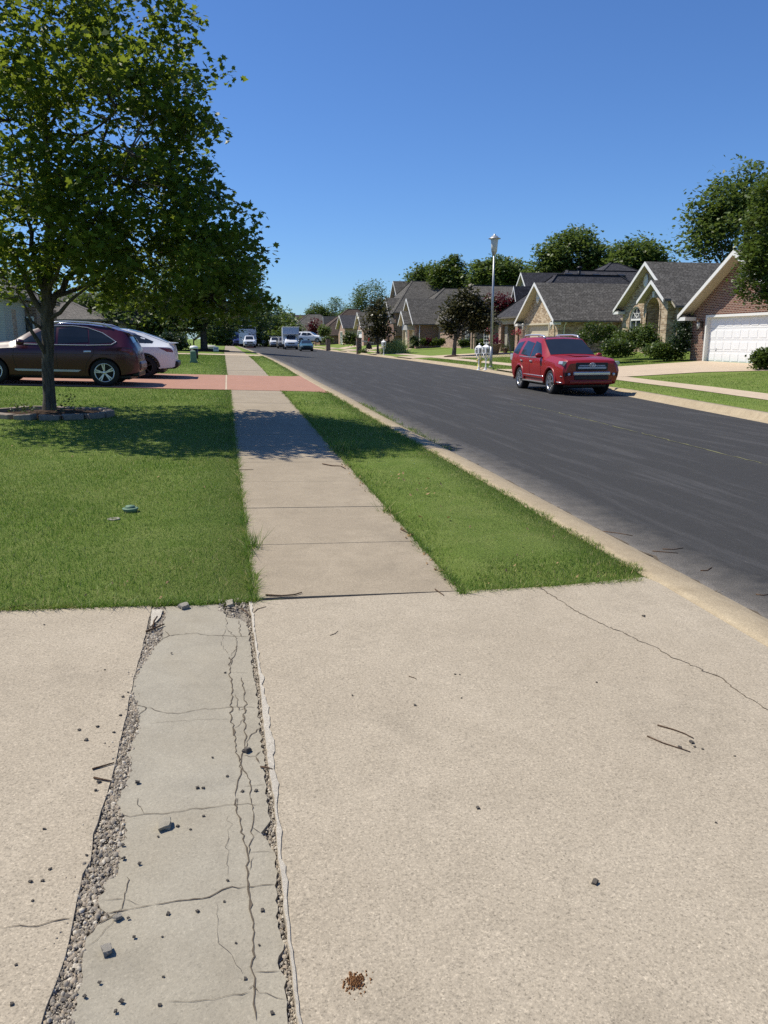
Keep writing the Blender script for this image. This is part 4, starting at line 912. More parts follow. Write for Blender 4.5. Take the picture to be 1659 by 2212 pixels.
# ---------------------------------------------------------------- houses
def evaluated_copy(o):
    dg = bpy.context.evaluated_depsgraph_get(); dg.update()
    me = bpy.data.meshes.new_from_object(o.evaluated_get(dg)); old = o.data
    o.modifiers.clear(); o.data = me; me.name = o.name; bpy.data.meshes.remove(old)
def cut(o, cutters):
    """subtract closed cutter MBs from o and keep the result as plain mesh"""
    objs = []
    for c in cutters:
        k = c.build('cutter', MT['dark']); k.parent = o.parent; objs.append(k); md = o.modifiers.new('cut', 'BOOLEAN'); md.object = k; md.operation = 'DIFFERENCE'; md.solver = 'EXACT'
    evaluated_copy(o)
    for k in objs: me = k.data; bpy.data.objects.remove(k); bpy.data.meshes.remove(me)
    auto_uv(o.data)
class House:
    def __init__(s, name, loc, label, cat='house', group=None):
        s.root = empty(name, loc, 0, label, cat, group); s.o = Vector(loc)
    def put(s, mb, name, mats, parent=None, bevel=0, label=None, smooth=None):
        mb.v = [(v[0] - s.o.x, v[1] - s.o.y, v[2] - s.o.z) for v in mb.v]
        ob = mb.build(name, mats, parent or s.root, bevel=bevel, smooth=smooth)
        if label: ob['label'] = label
        return ob
    def cutw(s, ob, mbs):
        for m in mbs: m.v = [(v[0] - s.o.x, v[1] - s.o.y, v[2] - s.o.z) for v in m.v]
        cut(ob, mbs)
    def gable(s, xf, xb, yc, half, zb, slope, zr, wall, roof, of=.45, os=.4, th=.14, cuts=None, trim=True, ret=True, soff='soffit', lim=99, xbs=None, wl=None, sides=(-1, 1)):
        """wing with its ridge along X at (yc, zr); front wall at xf; half = half width of the walls"""
        d = 1 if xf > xb else -1                              # outward direction of the front
        y0, y1 = yc - half, yc + half; zt = lambda y: zr - th * 1.25 - slope * abs(y - yc)
        w = MB(); y1 = wl if wl else y1; w.prism([(y0, zb), (y1, zb), (y1, zt(y1)), (yc, zt(yc)), (y0, zt(y0))], 'x', xf, xb, 0)
        wo = s.put(w, 'wall', MT[wall])
        if cuts: s.cutw(wo, cuts)
        r = MB(); hs = half + os; ze = zr - slope * hs; xo = xf + d * of
        for sg in (-1, 1):
            ye = yc + sg * hs; nz = th; xq = xb if xbs is None else xbs[(sg + 1) // 2]
            T = [(xo, yc, zr), (xq, yc, zr), (xq, ye, ze), (xo, ye, ze)]; Bm = [(p[0], p[1], p[2] - nz) for p in T]
            r.poly(T, 0); r.poly(Bm[::-1], 1); r.poly([T[3], T[2], Bm[2], Bm[3]], 1); r.poly([T[1], T[2], Bm[2], Bm[1]], 1); r.poly([T[0], T[3], Bm[3], Bm[0]], 1)
        ro = s.put(r, 'roof', [MT[roof], MT[soff]])
        if trim:
            t = MB()
            for sg in (-1, 1):
                ye = yc + sg * (hs + .01) if sg > 0 or lim > 50 else yc - lim; a = (xo + d * .018, yc, zr - .115); b = (xo + d * .018, ye, ze - .115)
                t.prism([(yc, zr - .002), (ye, zr - slope * abs(ye - yc) - .002), (ye, zr - slope * abs(ye - yc) - .20), (yc, zr - .22)], 'x', xo + d * .001, xo + d * .04)
            s.put(t, 'rake_trim', MT['trim'], ro)
            for sg in (-1, 1):
                ye = yc + sg * (hs + .05); g = MB(); g.beam((xo, ye, ze - .075), (xb if xbs is None else xbs[(sg + 1) // 2], ye, ze - .075), .11, .11); s.put(g, 'gutter', MT['fascia'], ro)
            if ret:
                for sg in sides:
                    q = MB(); ya, yb = sorted((yc + sg * (half - .28), yc + sg * (half + os + .03))); zz = ze - .12
                    q.box(min(xf + d * .002, xo), max(xf + d * .002, xo), ya, yb, zz - .17, zz); 
                    q.prism([(ya, zz + .002), (yb, zz + .002), ((ya + yb) / 2, zz + .13)], 'x', xf + d * .003, xo - d * .02, 1)
                    s.put(q, 'cornice_return', [MT['trim'], MT[roof]], ro)
        return wo, ro
    def hip(s, x0, x1, y0, y1, zb, ze, zr, wall, roof, os=.45, ridge='x', name='wall', hx0=1, hx1=1, cuts=None):
        if wall:
            w = MB(); w.box(x0, x1, y0, y1, zb, ze - .02); wo = s.put(w, name, MT[wall])
            if cuts: s.cutw(wo, cuts)
        X0, X1, Y0, Y1 = x0 - os, x1 + os, y0 - os, y1 + os
        r = MB(); E = [(X0, Y0, ze), (X1, Y0, ze), (X1, Y1, ze), (X0, Y1, ze)]
        if ridge == 'x':
            h = (Y1 - Y0) / 2; A = (X0 + h * hx0, (Y0 + Y1) / 2, zr); Bq = (X1 - h * hx1, (Y0 + Y1) / 2, zr)
            if A[0] > Bq[0]: A = Bq = ((A[0] + Bq[0]) / 2, A[1], zr)
            F = [[E[0], E[1], Bq, A], [E[2], E[3], A, Bq], [E[3], E[0], A], [E[1], E[2], Bq]]
        else:
            h = (X1 - X0) / 2; A = ((X0 + X1) / 2, Y0 + h * hx0, zr); Bq = ((X0 + X1) / 2, Y1 - h * hx1, zr)
            F = [[E[1], E[2], Bq, A], [E[3], E[0], A, Bq], [E[0], E[1], A], [E[2], E[3], Bq]]
        for f in F: r.poly(f, 0)
        L = [(p[0], p[1], ze - .13) for p in E]
        for k in range(4): r.poly([E[k], E[(k + 1) % 4], L[(k + 1) % 4], L[k]], 1)
        r.poly(L[::-1], 1)
        ro = s.put(r, 'roof', [MT[roof], MT['fascia']])
        c = MB()
        for a, b in ([(E[0], A), (E[3], A), (E[1], Bq), (E[2], Bq), (A, Bq)] if ridge == 'x' else [(E[0], A), (E[1], A), (E[2], Bq), (E[3], Bq), (A, Bq)]):
            if (Vector(a) - Vector(b)).length > .1: c.beam((a[0], a[1], a[2] + .012), (b[0], b[1], b[2] + .012), .26, .035)
        s.put(c, 'ridge_cap', MT[roof], ro)
        return ro
    def door(s, x, y0, y1, z0, z1, d, mat, rows=4, cols=8, frame='trim', deep=.18):
        """sectional garage door set back in its opening; d is the outward direction along X"""
        q = MB(); xi = x - d * deep; h = (z1 - z0) / rows
        for r in range(rows): q.box(min(xi, xi - d * .04), max(xi, xi - d * .04), y0, y1, z0 + r * h + .006, z0 + (r + 1) * h - .006)
        q.box(min(xi - d * .03, xi - d * .06), max(xi - d * .03, xi - d * .06), y0, y1, z0, z1)
        w = (y1 - y0) / cols
        for r in range(rows):
            for c in range(cols):
                a, b = y0 + c * w + .07, y0 + (c + 1) * w - .07; e, f = z0 + r * h + .10, z0 + (r + 1) * h - .10
                q.prism([(a, e), (b, e), (b, f), (a, f)], 'x', xi - d * .001, xi + d * .012)
        do = s.put(q, 'garage_door', MT[mat], bevel=.004)
        f = MB(); t = .10
        for a, b, e, g in ((y0 - t, y0 + .015, z0, z1 + t), (y1 - .015, y1 + t, z0, z1 + t), (y0 + .015, y1 - .015, z1 - .015, z1 + t)): f.box(min(x + d * .025, xi + d * .002), max(x + d * .025, xi + d * .002), a, b, e, g)
        s.put(f, 'door_frame', MT[frame]); return do
    def window(s, x, y0, y1, z0, z1, d, bars=(1, 1)):
        f = MB(); t = .06
        for a, b, e, g in ((y0 - t, y0, z0 - t, z1 + t), (y1, y1 + t, z0 - t, z1 + t), (y0, y1, z1, z1 + t), (y0, y1, z0 - t, z0)): f.box(min(x - d * .05, x + d * .03), max(x - d * .05, x + d * .03), a, b, e, g)
        for k in range(bars[0]): zz = z0 + (z1 - z0) * (k + 1) / (bars[0] + 1); f.box(min(x - d * .03, x + d * .022), max(x - d * .03, x + d * .022), y0, y1, zz - .015, zz + .015)
        for k in range(bars[1]): ya = y0 + (y1 - y0) * (k + 1) / (bars[1] + 1); f.box(min(x - d * .03, x + d * .018), max(x - d * .03, x + d * .018), ya - .015, ya + .015, z0, z1)
        wo = s.put(f, 'window', MT['trim']); g = MB(); g.box(min(x - d * .06, x + d * .008), max(x - d * .06, x + d * .008), y0, y1, z0, z1); s.put(g, 'pane', MT['wglass'], wo); return wo
    def lantern(s, x, y, z, d, mat='bronze', k=1.):
        q = MB(); q.box(min(x, x + d * .03), max(x, x + d * .03), y - .05, y + .05, z - .08 * k, z + .12 * k); q.beam((x + d * .02, y, z + .08 * k), (x + d * .14 * k, y, z + .14 * k), .02, .02)
        q.lathe([(.02, .17 * k), (.075 * k, .13 * k), (.085 * k, .11 * k), (.07 * k, .1 * k)], 8, (x + d * .15 * k, y, z)); q.lathe([(.04 * k, -.13 * k), (.05 * k, -.11 * k), (.02, -.16 * k)], 8, (x + d * .15 * k, y, z))
        for a in range(4): ca, sa = math.cos(a * 1.57 + .78) * .06 * k, math.sin(a * 1.57 + .78) * .06 * k; q.beam((x + d * .15 * k + ca * .8, y + sa * .8, z - .11 * k), (x + d * .15 * k + ca, y + sa, z + .1 * k), .012, .012)
        lo = s.put(q, 'wall_lantern', MT[mat]); g = MB(); g.lathe([(.035 * k, -.10 * k), (.05 * k, .09 * k)], 8, (x + d * .15 * k, y, z)); s.put(g, 'lantern_glass', MT['frost'], lo)
def bx(x0, x1, y0, y1, z0, z1): return MB().box(x0, x1, y0, y1, z0, z1)
def yz(px, py, X): p = onX(px, py, X); return float(p[1]), float(p[2])

# red brick house with the white garage door, right border
gz = .46
h1 = House('brick_house', (23.2, 32.7, gz), 'red brick house with white double garage door and white raked gable at the right border')
d0, d1 = 30.3, 35.2
h1.gable(23.2, 42, 32.7, 3.72, gz - .5, .667, 5.50, 'brick', 'sh_grey', of=.62, os=.38, cuts=[bx(22.9, 24.2, d0, d1, gz - .3, gz + 2.16)])
h1.door(23.2, d0, d1, gz - .02, gz + 2.16, -1, 'doorw', 4, 8, deep=.20)
q = MB(); q.box(22.96 + .035, 23.02, 33.93, 34.02, gz + .62, gz + .66); q.box(22.97, 23.02, 33.95, 34.0, gz + .54, gz + .58); h1.put(q, 'door_handle', MT['black'])
q = MB(); q.box(23.165, 23.21, d0 - .3, d1 + .3, gz + 2.28, gz + 2.50); h1.put(q, 'lintel', MT['brick'])
y, z = yz(1512, 703, 23.05); h1.lantern(23.2, y, z, -1, 'bronze', 1.6)
y, z = yz(1609, 584, 23.15); q = MB(); q.lathe([(.0, 0), (.34, 0), (.40, 0), (.42, -.05), (.36, -.07), (.34, -.03), (0, -.03)], 20, (23.2, y, z), 'x'); vo = h1.put(q, 'gable_vent', MT['trim'])
q = MB()
for k in range(6): q.beam((23.14, y - .3, z - .25 + k * .1), (23.14, y + .3, z - .25 + k * .1), .012, .05)
h1.put(q, 'louvre', MT['trim'], vo)
h1.hip(31, 46, 24, 40.2, gz, 3.3, 7.4, 'brick', 'sh_grey')

# tan brick house: entry gables at the near end, garage wing at the far end
g2 = .78
h2 = House('tan_brick_house', (26, 48, g2), 'tan brick house with arched doorway, arched window and cream garage door in the far wing')
def arch(yc, hw, zb, zs, n=12, k=1.): return [(yc - hw, zb), (yc + hw, zb)] + [(yc + hw * math.cos(math.pi * i / n), zs + hw * k * math.sin(math.pi * i / n)) for i in range(n + 1)]
aw0, az = yz(1361.5, 691, 25.9); aw1, _ = yz(1385.5, 691, 25.9); awc = (aw0 + aw1) / 2; awh = abs(aw0 - aw1) / 2; wz0 = g2 + .55
ad0, adz = yz(1397.5, 672, 25.4); ad1, _ = yz(1426, 672, 25.4); adc = (ad0 + ad1) / 2; adh = abs(ad0 - ad1) / 2
arw = MB().prism(arch(awc, awh, wz0, az + .1), 'x', 25.6, 26.15)
h2.gable(25.9, 38, 45.5, 3.3, g2 - .6, .745, 6.22, 'tan', 'sh_grey', of=.5, os=.4, cuts=[arw, MB().prism(arch(adc, adh - .02, g2 - .05, adz), 'x', 25.5, 27.9)], lim=1.62, sides=(1,))
# entry gable
ey0, ey1 = yz(1442, 672, 25.4)[0], yz(1390.5, 672, 25.4)[0]; eyc = yz(1407, 608, 24.98)[0]; ehw = min(eyc - ey0, 1.75)
h2.gable(25.4, 25.89, eyc, ehw, g2 - .6, .745, 6.22 - .745 * (45.5 - eyc),  'tan', 'sh_grey', of=.42, os=.2, ret=False, wl=ey1, cuts=[MB().prism(arch(adc, adh, g2 - .05, adz), 'x', 25.0, 26.3)], xbs=(25.399, 25.89))
# arched doorway rim and key stone, arched window
def arch_rim(x0, x1, yc, hw, zb, zs, t, n=14):
    q = MB(); O = [(yc - hw - t, zb)] + [(yc - (hw + t) * math.cos(math.pi * i / n), zs + (hw + t) * math.sin(math.pi * i / n)) for i in range(n + 1)] + [(yc + hw + t, zb)]
    I = [(yc - hw, zb)] + [(yc - hw * math.cos(math.pi * i / n), zs + hw * math.sin(math.pi * i / n)) for i in range(n + 1)] + [(yc + hw, zb)]
    for k in range(len(O) - 1): q.prism([O[k], O[k + 1], I[k + 1], I[k]], 'x', x0, x1)
    return q
h2.put(arch_rim(25.35, 25.45, adc, adh, g2, adz, .10), 'arch_surround', MT['tan'])
q = MB(); q.prism([(adc - .09, adz + adh + .02), (adc + .09, adz + adh + .02), (adc + .13, adz + adh + .36), (adc - .13, adz + adh + .36)], 'x', 25.31, 25.45); h2.put(q, 'key_stone', MT['trim'])
q = MB(); q.box(27.7, 27.8, adc - .5, adc + .5, g2, g2 + 2.1); h2.put(q, 'front_door', MT['bronze'])
h2.put(arch_rim(25.84, 25.94, awc, awh, wz0, az + .1, .09), 'window_surround', MT['tan'])
q = arch_rim(25.90, 26.00, awc, awh - .06, wz0, az + .1, .06); q.box(25.90, 26.00, awc - awh, awc + awh, az - .06, az + .06); q.box(25.9, 26.0, awc - awh, awc + awh, wz0 - .02, wz0 + .06)
q.box(25.92, 25.98, awc - .02, awc + .02, wz0, az)
for a in (40, 90, 140): q.beam((25.95, awc, az + .1), (25.95, awc + awh * .95 * math.cos(R(a)), az + .1 + awh * .95 * math.sin(R(a))), .03, .03)
for k in range(8):
    a, b = math.pi * k / 8, math.pi * (k + 1) / 8; q.beam((25.95, awc + awh * .45 * math.cos(a), az + .1 + awh * .45 * math.sin(a)), (25.95, awc + awh * .45 * math.cos(b), az + .1 + awh * .45 * math.sin(b)), .03, .03)
wo = h2.put(q, 'window', MT['trim']); h2.put(MB().prism(arch(awc, awh - .02, wz0, az + .1), 'x', 26.00, 26.04), 'pane', MT['wglass'], wo)
y, z = yz(1396, 606, 25.9); q = MB(); q.lathe([(0, 0), (.26, 0), (.30, -.04), (.2, -.05), (0, -.05)], 16, (25.9, y, z), 'x', sy=1.5); h2.put(q, 'gable_vent', MT['trim'])
# garage wing
g3 = .46; e0, e1 = 53.1, 57.35
h2.gable(22.5, 36, 54.75, 3.38, g3 - .5, .73, 5.56, 'tan', 'sh_grey', of=.55, os=.36, cuts=[bx(22.2, 23.4, e0, e1, g3 - .3, g3 + 2.14)])
h2.door(22.5, e0, e1, g3 - .02, g3 + 2.14, -1, 'doorc', 4, 2, 'doorc', .22)
for px, py in ((1134, 706), (1187, 704)): y, z = yz(px - 3 if px < 1150 else px + 4.5, py, 22.3); h2.lantern(22.5, y, z, -1, 'frost', 1.6)
y, z = yz(1163, 641, 22.5); q = MB(); q.lathe([(0, 0), (.30, 0), (.36, -.05), (.26, -.06), (0, -.05)], 16, (22.5, y, z), 'x', sy=1.4); vo = h2.put(q, 'gable_vent', MT['trim'])
q = MB()
for k in range(6): q.beam((22.42, y - .22, z - .28 + k * .11), (22.42, y + .22, z - .28 + k * .11), .012, .05)
h2.put(q, 'louvre', MT['trim'], vo)
q = MB(); q.tube([(22.9, 51.32, g3), (22.9, 51.32, 2.45), (22.9, 51.1, 2.6), (22.9, 51.02, 2.75)], .045, 6); h2.put(q, 'downpipe', MT['trim'])
w = MB(); w.box(27.0, 37, 48.6, 51.6, g2 - .5, 3.0); h2.put(w, 'wall', MT['tan'])

# slate roofed house with the open garage
g4 = .50; X4 = 23.4
h4 = House('slate_roofed_house', (X4, 64, g4), 'house with slate blue hipped roof, open dark garage and grey siding gablet')
ya, _ = yz(1066, 686.7, X4 - .5); yo0, _ = yz(1116, 720, X4); yo1, _ = yz(1085, 720, X4); _, ez = yz(1066, 686.7, X4 - .5)
h4.hip(X4, 36, 58.9, ya - .5, g4 - .5, ez, ez + 3.4, 'brownb', 'sh_blue', .5, 'x', cuts=[bx(X4 - .4, X4 + 5.5, yo0 + .3, yo1, g4 - .02, g4 + 2.25)])
q = MB(); q.box(X4 - .03, X4 + .12, 59.0, ya - .55, g4 + 2.3, ez - .02); h4.put(q, 'garage_header', MT['soffit'])
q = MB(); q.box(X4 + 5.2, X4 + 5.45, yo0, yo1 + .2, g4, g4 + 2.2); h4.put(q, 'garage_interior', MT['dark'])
q = MB(); q.box(X4 + .2, X4 + 1.2, yo1 - .75, yo1 - .01, g4, g4 + 2.2); h4.put(q, 'interior_cupboard', MT['gable_in'])
for y in (yo1 + .32, yo0 - .25):
    q = MB(); q.box(X4 - .12, X4 + .3, y - .28, y + .28, g4 - .3, ez - .42); h4.put(q, 'brick_pier', MT['pinkb'])
py_, pz_ = yz(1117, 618, 24.6)
gy, gzz = yz(1117, 618, 24.8); fl, flz = yz(1098, 664.5, 24.4)
h4.gable(25.0, 33, gy, (fl - gy) - .2, ez - .2, (gzz - flz) / (fl - gy), gzz, 'siding', 'sh_blue', of=.5, os=.3, ret=False)
# main hip behind, with the higher hip and the small left gable
ry_, rz_ = yz(1134, 588.5, 27.5)
h4.gable(27.5, 36, ry_, 2.3, 3, 1.05, rz_, 'siding', 'sh_blue', of=.4, os=.3, ret=False)
pE = onY(1312, 583.5, ry_); 
zr4 = float(onY(1255, 584.0, ry_)[2])
h4.hip(28.5, pE[0] + 3.5, ry_ - 6.2, ry_ + 6.2, 1, zr4 - 3.7, zr4, 'brownb', 'sh_blue', .5, 'x', hx0=.55, hx1=.15)
pk = onY(1326, 568, ry_ + 5)
h4.hip(pk[0] - 7.5, pk[0] + 7.5, ry_ - 2.5, ry_ + 12.5, 1, pk[2] - 4.2, pk[2], None, 'sh_blue', .5, 'x', hx0=.95, hx1=.95)
sl4 = 3.7 / 6.7
def on_slope(px, py, y0, z0, sl):
    d = ray(px, py); t = (z0 - sl * y0 - C0[2] + sl * C0[1]) / (d[2] - sl * d[1]); return C0 + d * t
for px, py in ((1228, 593.5), (1255, 594.5), (1287, 595), (1341, 596)):
    p = on_slope(px, py + 2, ry_, zr4, sl4); yv, zz = float(p[1]), float(p[2])
    q = MB(); q.prism([(yv - .35, zz - .25), (yv + .15, zz), (yv + .1, zz + .24), (yv - .35, zz + .12)], 'x', p[0] - .32, p[0] + .32); h4.put(q, 'roof_vent', MT['black'])
p = on_slope(1250, 610, ry_, zr4, sl4); yv, zz = float(p[1]), float(p[2]); q = MB(); q.tube([(p[0], yv, zz - .1), (p[0], yv, zz + 1.2)], .14, 10); q.lathe([(.24, 0), (.26, .12), (.1, .22)], 10, (p[0], yv, zz + 1.2)); h4.put(q, 'flue_pipe', MT['black'])

# taupe roofed brick house behind the lamp post
g5 = .75; X5 = 24.5
h5 = House('taupe_roofed_house', (X5, 82, g5), 'brick house with taupe hipped roofs and pale window, half hidden by the big magnolia')
ry5, rz5 = yz(1040, 617.8, 29); yw = ry5 - 7.2
wy0, wz0_ = yz(1050, 738, X5); wy1, wz1_ = yz(1033, 712, X5)
yl5, _ = yz(1000, 720, X5)
h5.hip(X5, 45, yw, max(yl5, ry5 + 5), g5 - .5, 3.3, rz5, 'pinkb', 'sh_taupe', .5, 'x', hx0=.5)
h5.hip(X5 + 10, X5 + 24, yw - 1.0, yw + 11, 1, 4.2, onY(1108.5, 594.3, yw + 5)[2], None, 'sh_taupe', .5, 'x', hx0=.9, hx1=.9)
ya, za = yz(1046, 717, X5); yb, zb_ = yz(1056, 745, X5); h5.window(X5, min(ya, yb), max(ya, yb) - .05, zb_ + .2, za + .2, -1, (3, 1))
ya, za = yz(1006, 717, X5); yb, zb_ = yz(1011, 741, X5); h5.window(X5, min(ya, yb), max(ya, yb), zb_ + .2, za + .1, -1, (3, 1))
for px in (998, 1020, 1026, 1060): y, _ = yz(px, 720, X5 - .05); q = MB(); q.box(X5 - .16, X5 + .05, y - .14, y + .14, g5 - .3, 3.1); h5.put(q, 'brick_pilaster', MT['pinkb'])

# large red brick house with the two garage doors
g6 = .72; X6 = 21.8
h6 = House('red_brick_house', (X6, 94, g6), 'large red brick house with grey brown roofs and two narrow pale garage doors')
yr6, zr6 = yz(877.5, 645.4, X6 - .5); ye6, ze6 = yz(891.8, 700.3, X6 - .5); hw6 = (yr6 - ye6) - .4; sl6 = (zr6 - ze6) / (yr6 - ye6)
h6.gable(X6, 35, yr6, hw6, g6 - .5, sl6, zr6 + .05, 'brick', 'sh_grey', of=.5, os=.4, ret=False, cuts=[bx(X6 - .4, X6 + .8, yr6 - hw6 + .9, yr6 - hw6 + 3.6, g6 - .3, g6 + 2.3), bx(X6 - .4, X6 + .8, yr6 - hw6 + 4.6, yr6 - hw6 + 7.2, g6 - .3, g6 + 2.3)])
q = MB(); a = yr6 - hw6
for o_ in (.9, 4.6): h6.door(X6, a + o_, a + o_ + 2.65, g6, g6 + 2.3, -1, 'doorc', 4, 2, 'soffit', .3)
yg6, zg6 = yz(865.4, 671.7, X6 - 1.4); yl6, zl6 = yz(858.4, 701.4, X6 - 1.4)
h6.gable(X6 - .9, X6 + 4, yg6, abs(yl6 - yg6) - .35, g6 + 1.9, (zg6 - zl6) / abs(yl6 - yg6), zg6, 'siding', 'sh_grey', of=.45, os=.3, ret=False)
q = MB(); q.tube([(X6 + .4, yr6 - hw6 - .06, g6), (X6 + .4, yr6 - hw6 - .06, ze6)], .06, 6); h6.put(q, 'downpipe', MT['trim'])
# second wing to the left and high main roof
y2, z2 = yz(832, 643.5, 24.5); h6.gable(25, 37, y2, 4.2, g6, .85, z2, 'brick', 'sh_grey', of=.5, os=.4, ret=False)
y3, z3 = yz(849, 607, 27.5); h6.gable(28, 42, y3, 4.5, g6, .95, z3, 'brick', 'sh_grey', of=.5, os=.4, ret=False)
y, z = yz(853.5, 641, 28); h6.window(28, y - .6, y + .6, z - .5, z + .9, -1, (1, 1))
p = onY(940, 606.8, y3 - 6); h6.hip(p[0] - 8, p[0] + 9, y3 - 13, y3 + 2, 2, p[2] - 5.2, p[2], 'brick', 'sh_grey', .5, 'x', hx0=.6, hx1=.6)
p = onY(966, 622.8, y3 - 13); h6.hip(p[0] - 5.5, p[0] + 7, y3 - 19, y3 - 8, 2, p[2] - 4, p[2], 'brick', 'sh_grey', .5, 'x', hx0=.9, hx1=.9)

# row of distant gabled houses
def far_house(name, label, peak, foot, ridge_px, X, wall, roof, doorpx=None, base=None, door='doorw', extra=None, of=.5):
    yr, zr = yz(peak[0], peak[1], X - of); yf, zf = yz(foot[0], foot[1], X - of); hw = abs(yr - yf) - .35; b = float(G(X, yr)) if base is None else base
    h = House(name, (X, yr, b), label, 'house', 'gabled houses far down the street'); xb = float(onY(ridge_px, peak[1], yr)[0]); xb = min(max(xb, X + 6), X + 26)
    cuts = None
    if doorpx:
        dc, _ = yz((doorpx[0] + doorpx[1]) / 2, doorpx[3], X); dw = max(1.3, min(hw * .8, abs(yz(doorpx[0], doorpx[3], X)[0] - yz(doorpx[1], doorpx[3], X)[0]) / 2)); dc = yr if abs(dc - yr) + dw > hw - .2 else dc
        cuts = [bx(X - .4, X + .8, dc - dw, dc + dw, b - .2, b + 2.4)]
    h.gable(X, xb, yr, hw, b - .6, (zr - zf) / abs(yr - yf), zr, wall, roof, of=of, os=.35, ret=False, cuts=cuts)
    if doorpx: h.door(X, dc - dw, dc + dw, b, b + 2.4, -1, door, 4, 4, 'trim', .25)
    return h, yr, zr, xb
c3 = lambda x, y: ((850 + x * .2411) * .6636, (980 + y * .2411) * .6636)
far_house('gabled_house', 'distant pinkish brick house with white garage door behind the person in red', c3(1295, 150), c3(1347, 357), c3(1440, 150)[0], 22, 'pinkb', 'sh_grey', (*[c3(1300, 0)[0], c3(1360, 0)[0]], 0, c3(0, 505)[1]))
far_house('gabled_house', 'distant pale gabled house with slate blue roof and tall white door', c3(1052, 190), c3(1106, 362), c3(1285, 187)[0], 22, 'pinkb', 'sh_blue', (c3(1070, 0)[0], c3(1100, 0)[0], 0, c3(0, 550)[1]))
hf3 = far_house('gabled_house', 'distant house with big olive grey roof behind the farther brick pillar', c3(835, 205), c3(850, 395), c3(1040, 205)[0], 22, 'brownb', 'sh_taupe')
far_house('gabled_house', 'distant house with brown roof and pinkish gable beside the olive roofed one', c3(705, 258), c3(738, 398), c3(812, 258)[0], 22, 'pinkb', 'sh_brown', (c3(712, 0)[0], c3(735, 0)[0], 0, c3(0, 500)[1]))
hx, yrx, zrx, xbx = far_house('gabled_house', 'distant house with dark slate roof and arched dormer behind the white truck', c3(590, 258), c3(612, 395), c3(690, 258)[0], 23, 'pinkb', 'sh_blue')
dy, dz = yz(*c3(545, 285), 25); hx.gable(25, 30, dy, 2.2, dz - 6, .9, dz, 'brownb', 'sh_blue', of=.4, os=.3, ret=False)
hy = House('hipped_house', (30, 250, .7), 'far off brown roofed house with chimney, highest of the distant roofs', 'house', 'gabled houses far down the street')
yq, zq = yz(*c3(400, 190), 30); yq2, zq2 = yz(*c3(560, 190), 36); yq = min(yq, 300)
p0 = onD(*c3(365, 190), 245); p1 = onD(*c3(610, 185), 245)
hy.hip(p0[0], p1[0] + 3, p0[1] - 8, p0[1] + 6, 0, 4.5, p0[2], 'brownb', 'sh_brown', .5, 'x', hx0=.05, hx1=.4)
p = onD(*c3(423, 165), 243); q = MB(); q.box(p[0] - .8, p[0] + .8, p[1] - 1.2, p[1] - .1, p[2] - 3, p[2]); hy.put(q, 'chimney', MT['brownb'])
hz_ = House('hipped_house', (36, 225, .7), 'far off house with olive hipped roof and two small roof vents', 'house', 'gabled houses far down the street')
p = onD(*c3(715, 175), 225); hz_.hip(p[0] - 10, p[0] + 10, p[1] - 8, p[1] + 8, 0, p[2] - 6.5, p[2], 'brownb', 'sh_taupe', .5, 'x', hx0=1.05, hx1=1.05)
# roof ridge far behind the magnolia
hb = House('hipped_house', (40, 170, .9), 'brown hipped roof rising just left of the magnolia, behind the gabled houses', 'house', 'gabled houses far down the street')
p = onD(*c3(1235, 108), 165); hb.hip(p[0] - 8, p[0] + 8, p[1] - 7, p[1] + 7, 0, p[2] - 5.5, p[2], 'brownb', 'sh_brown', .5, 'x', hx0=1, hx1=1)

# left side: neighbour behind the cars
YL = 62.0; gl = .9
p0 = onY(70, 689, YL); p1 = onY(229, 689, YL); pr = onY(190, 652, YL + 5)
hl = House('neighbour_house', (-12, YL, gl), 'brick house with grey shingled roof and dormer window behind the parked cars on the left')
hl.hip(p0[0] - 6, p1[0] - .4, YL + .5, YL + 11, -.5, p0[2], pr[2], 'brick', 'sh_taupe', .45, 'x', hx0=.6, hx1=.6)
pw = onY(293, 696, YL - 1); hl.hip(p1[0] - .1, pw[0], YL + 1.4, YL + 9, -.5, pw[2] + .05, pw[2] + 3.6, 'brick', 'sh_taupe', .35, 'x', hx0=.3, hx1=.7)
w0 = onY(255, 668, YL + 3); w1 = onY(286, 640, YL + 3); q = MB(); q.box(w0[0], w1[0], YL + 3, YL + 7, w0[2] - 1, w1[2]); hl.put(q, 'dormer', MT['siding'])
q = MB(); q.prism([(w0[0] - .3, w1[2] - .02), (w1[0] + .3, w1[2] - .02), ((w0[0] + w1[0]) / 2, w1[2] + .8)], 'y', YL + 2.7, YL + 7.2); hl.put(q, 'dormer_roof', MT['sh_taupe'])
a = onY(259, 658, YL + 3); b = onY(276, 643, YL + 3); q = MB(); q.box(a[0] - .08, b[0] + .08, YL + 2.94, YL + 3.02, a[2] - .08, b[2] + .08); wo = hl.put(q, 'window', MT['trim'])
q = MB()
xm = (a[0] + b[0]) / 2
q.box(a[0], xm - .05, YL + 2.92, YL + 2.95, a[2], b[2]); q.box(xm + .05, b[0], YL + 2.92, YL + 2.95, a[2], b[2]); hl.put(q, 'pane', MT['wglass'], wo)
a = onY(226, 712, YL + .4); q = MB(); q.tube([(a[0], YL + .4, gl), (a[0], YL + .4, p0[2] - .2)], .06, 6); hl.put(q, 'downpipe', MT['trim'])
for px in (240, 262): a = onY(px, 706, YL + 1.35); q = MB(); q.box(a[0] - .55, a[0] + .5, YL + 1.32, YL + 1.42, a[2] - .8, a[2] + .35); hl.put(q, 'window', MT['soffit'])
hg = House('grey_walled_house', (-16, 42, .9), 'grey walled house with two narrow windows at the left border behind the maple')
a = onY(14, 735, 40); hg.hip(a[0] - 18, a[0], 40, 50, -.5, 3.6, 6.5, 'siding', 'sh_taupe', .5, 'x')
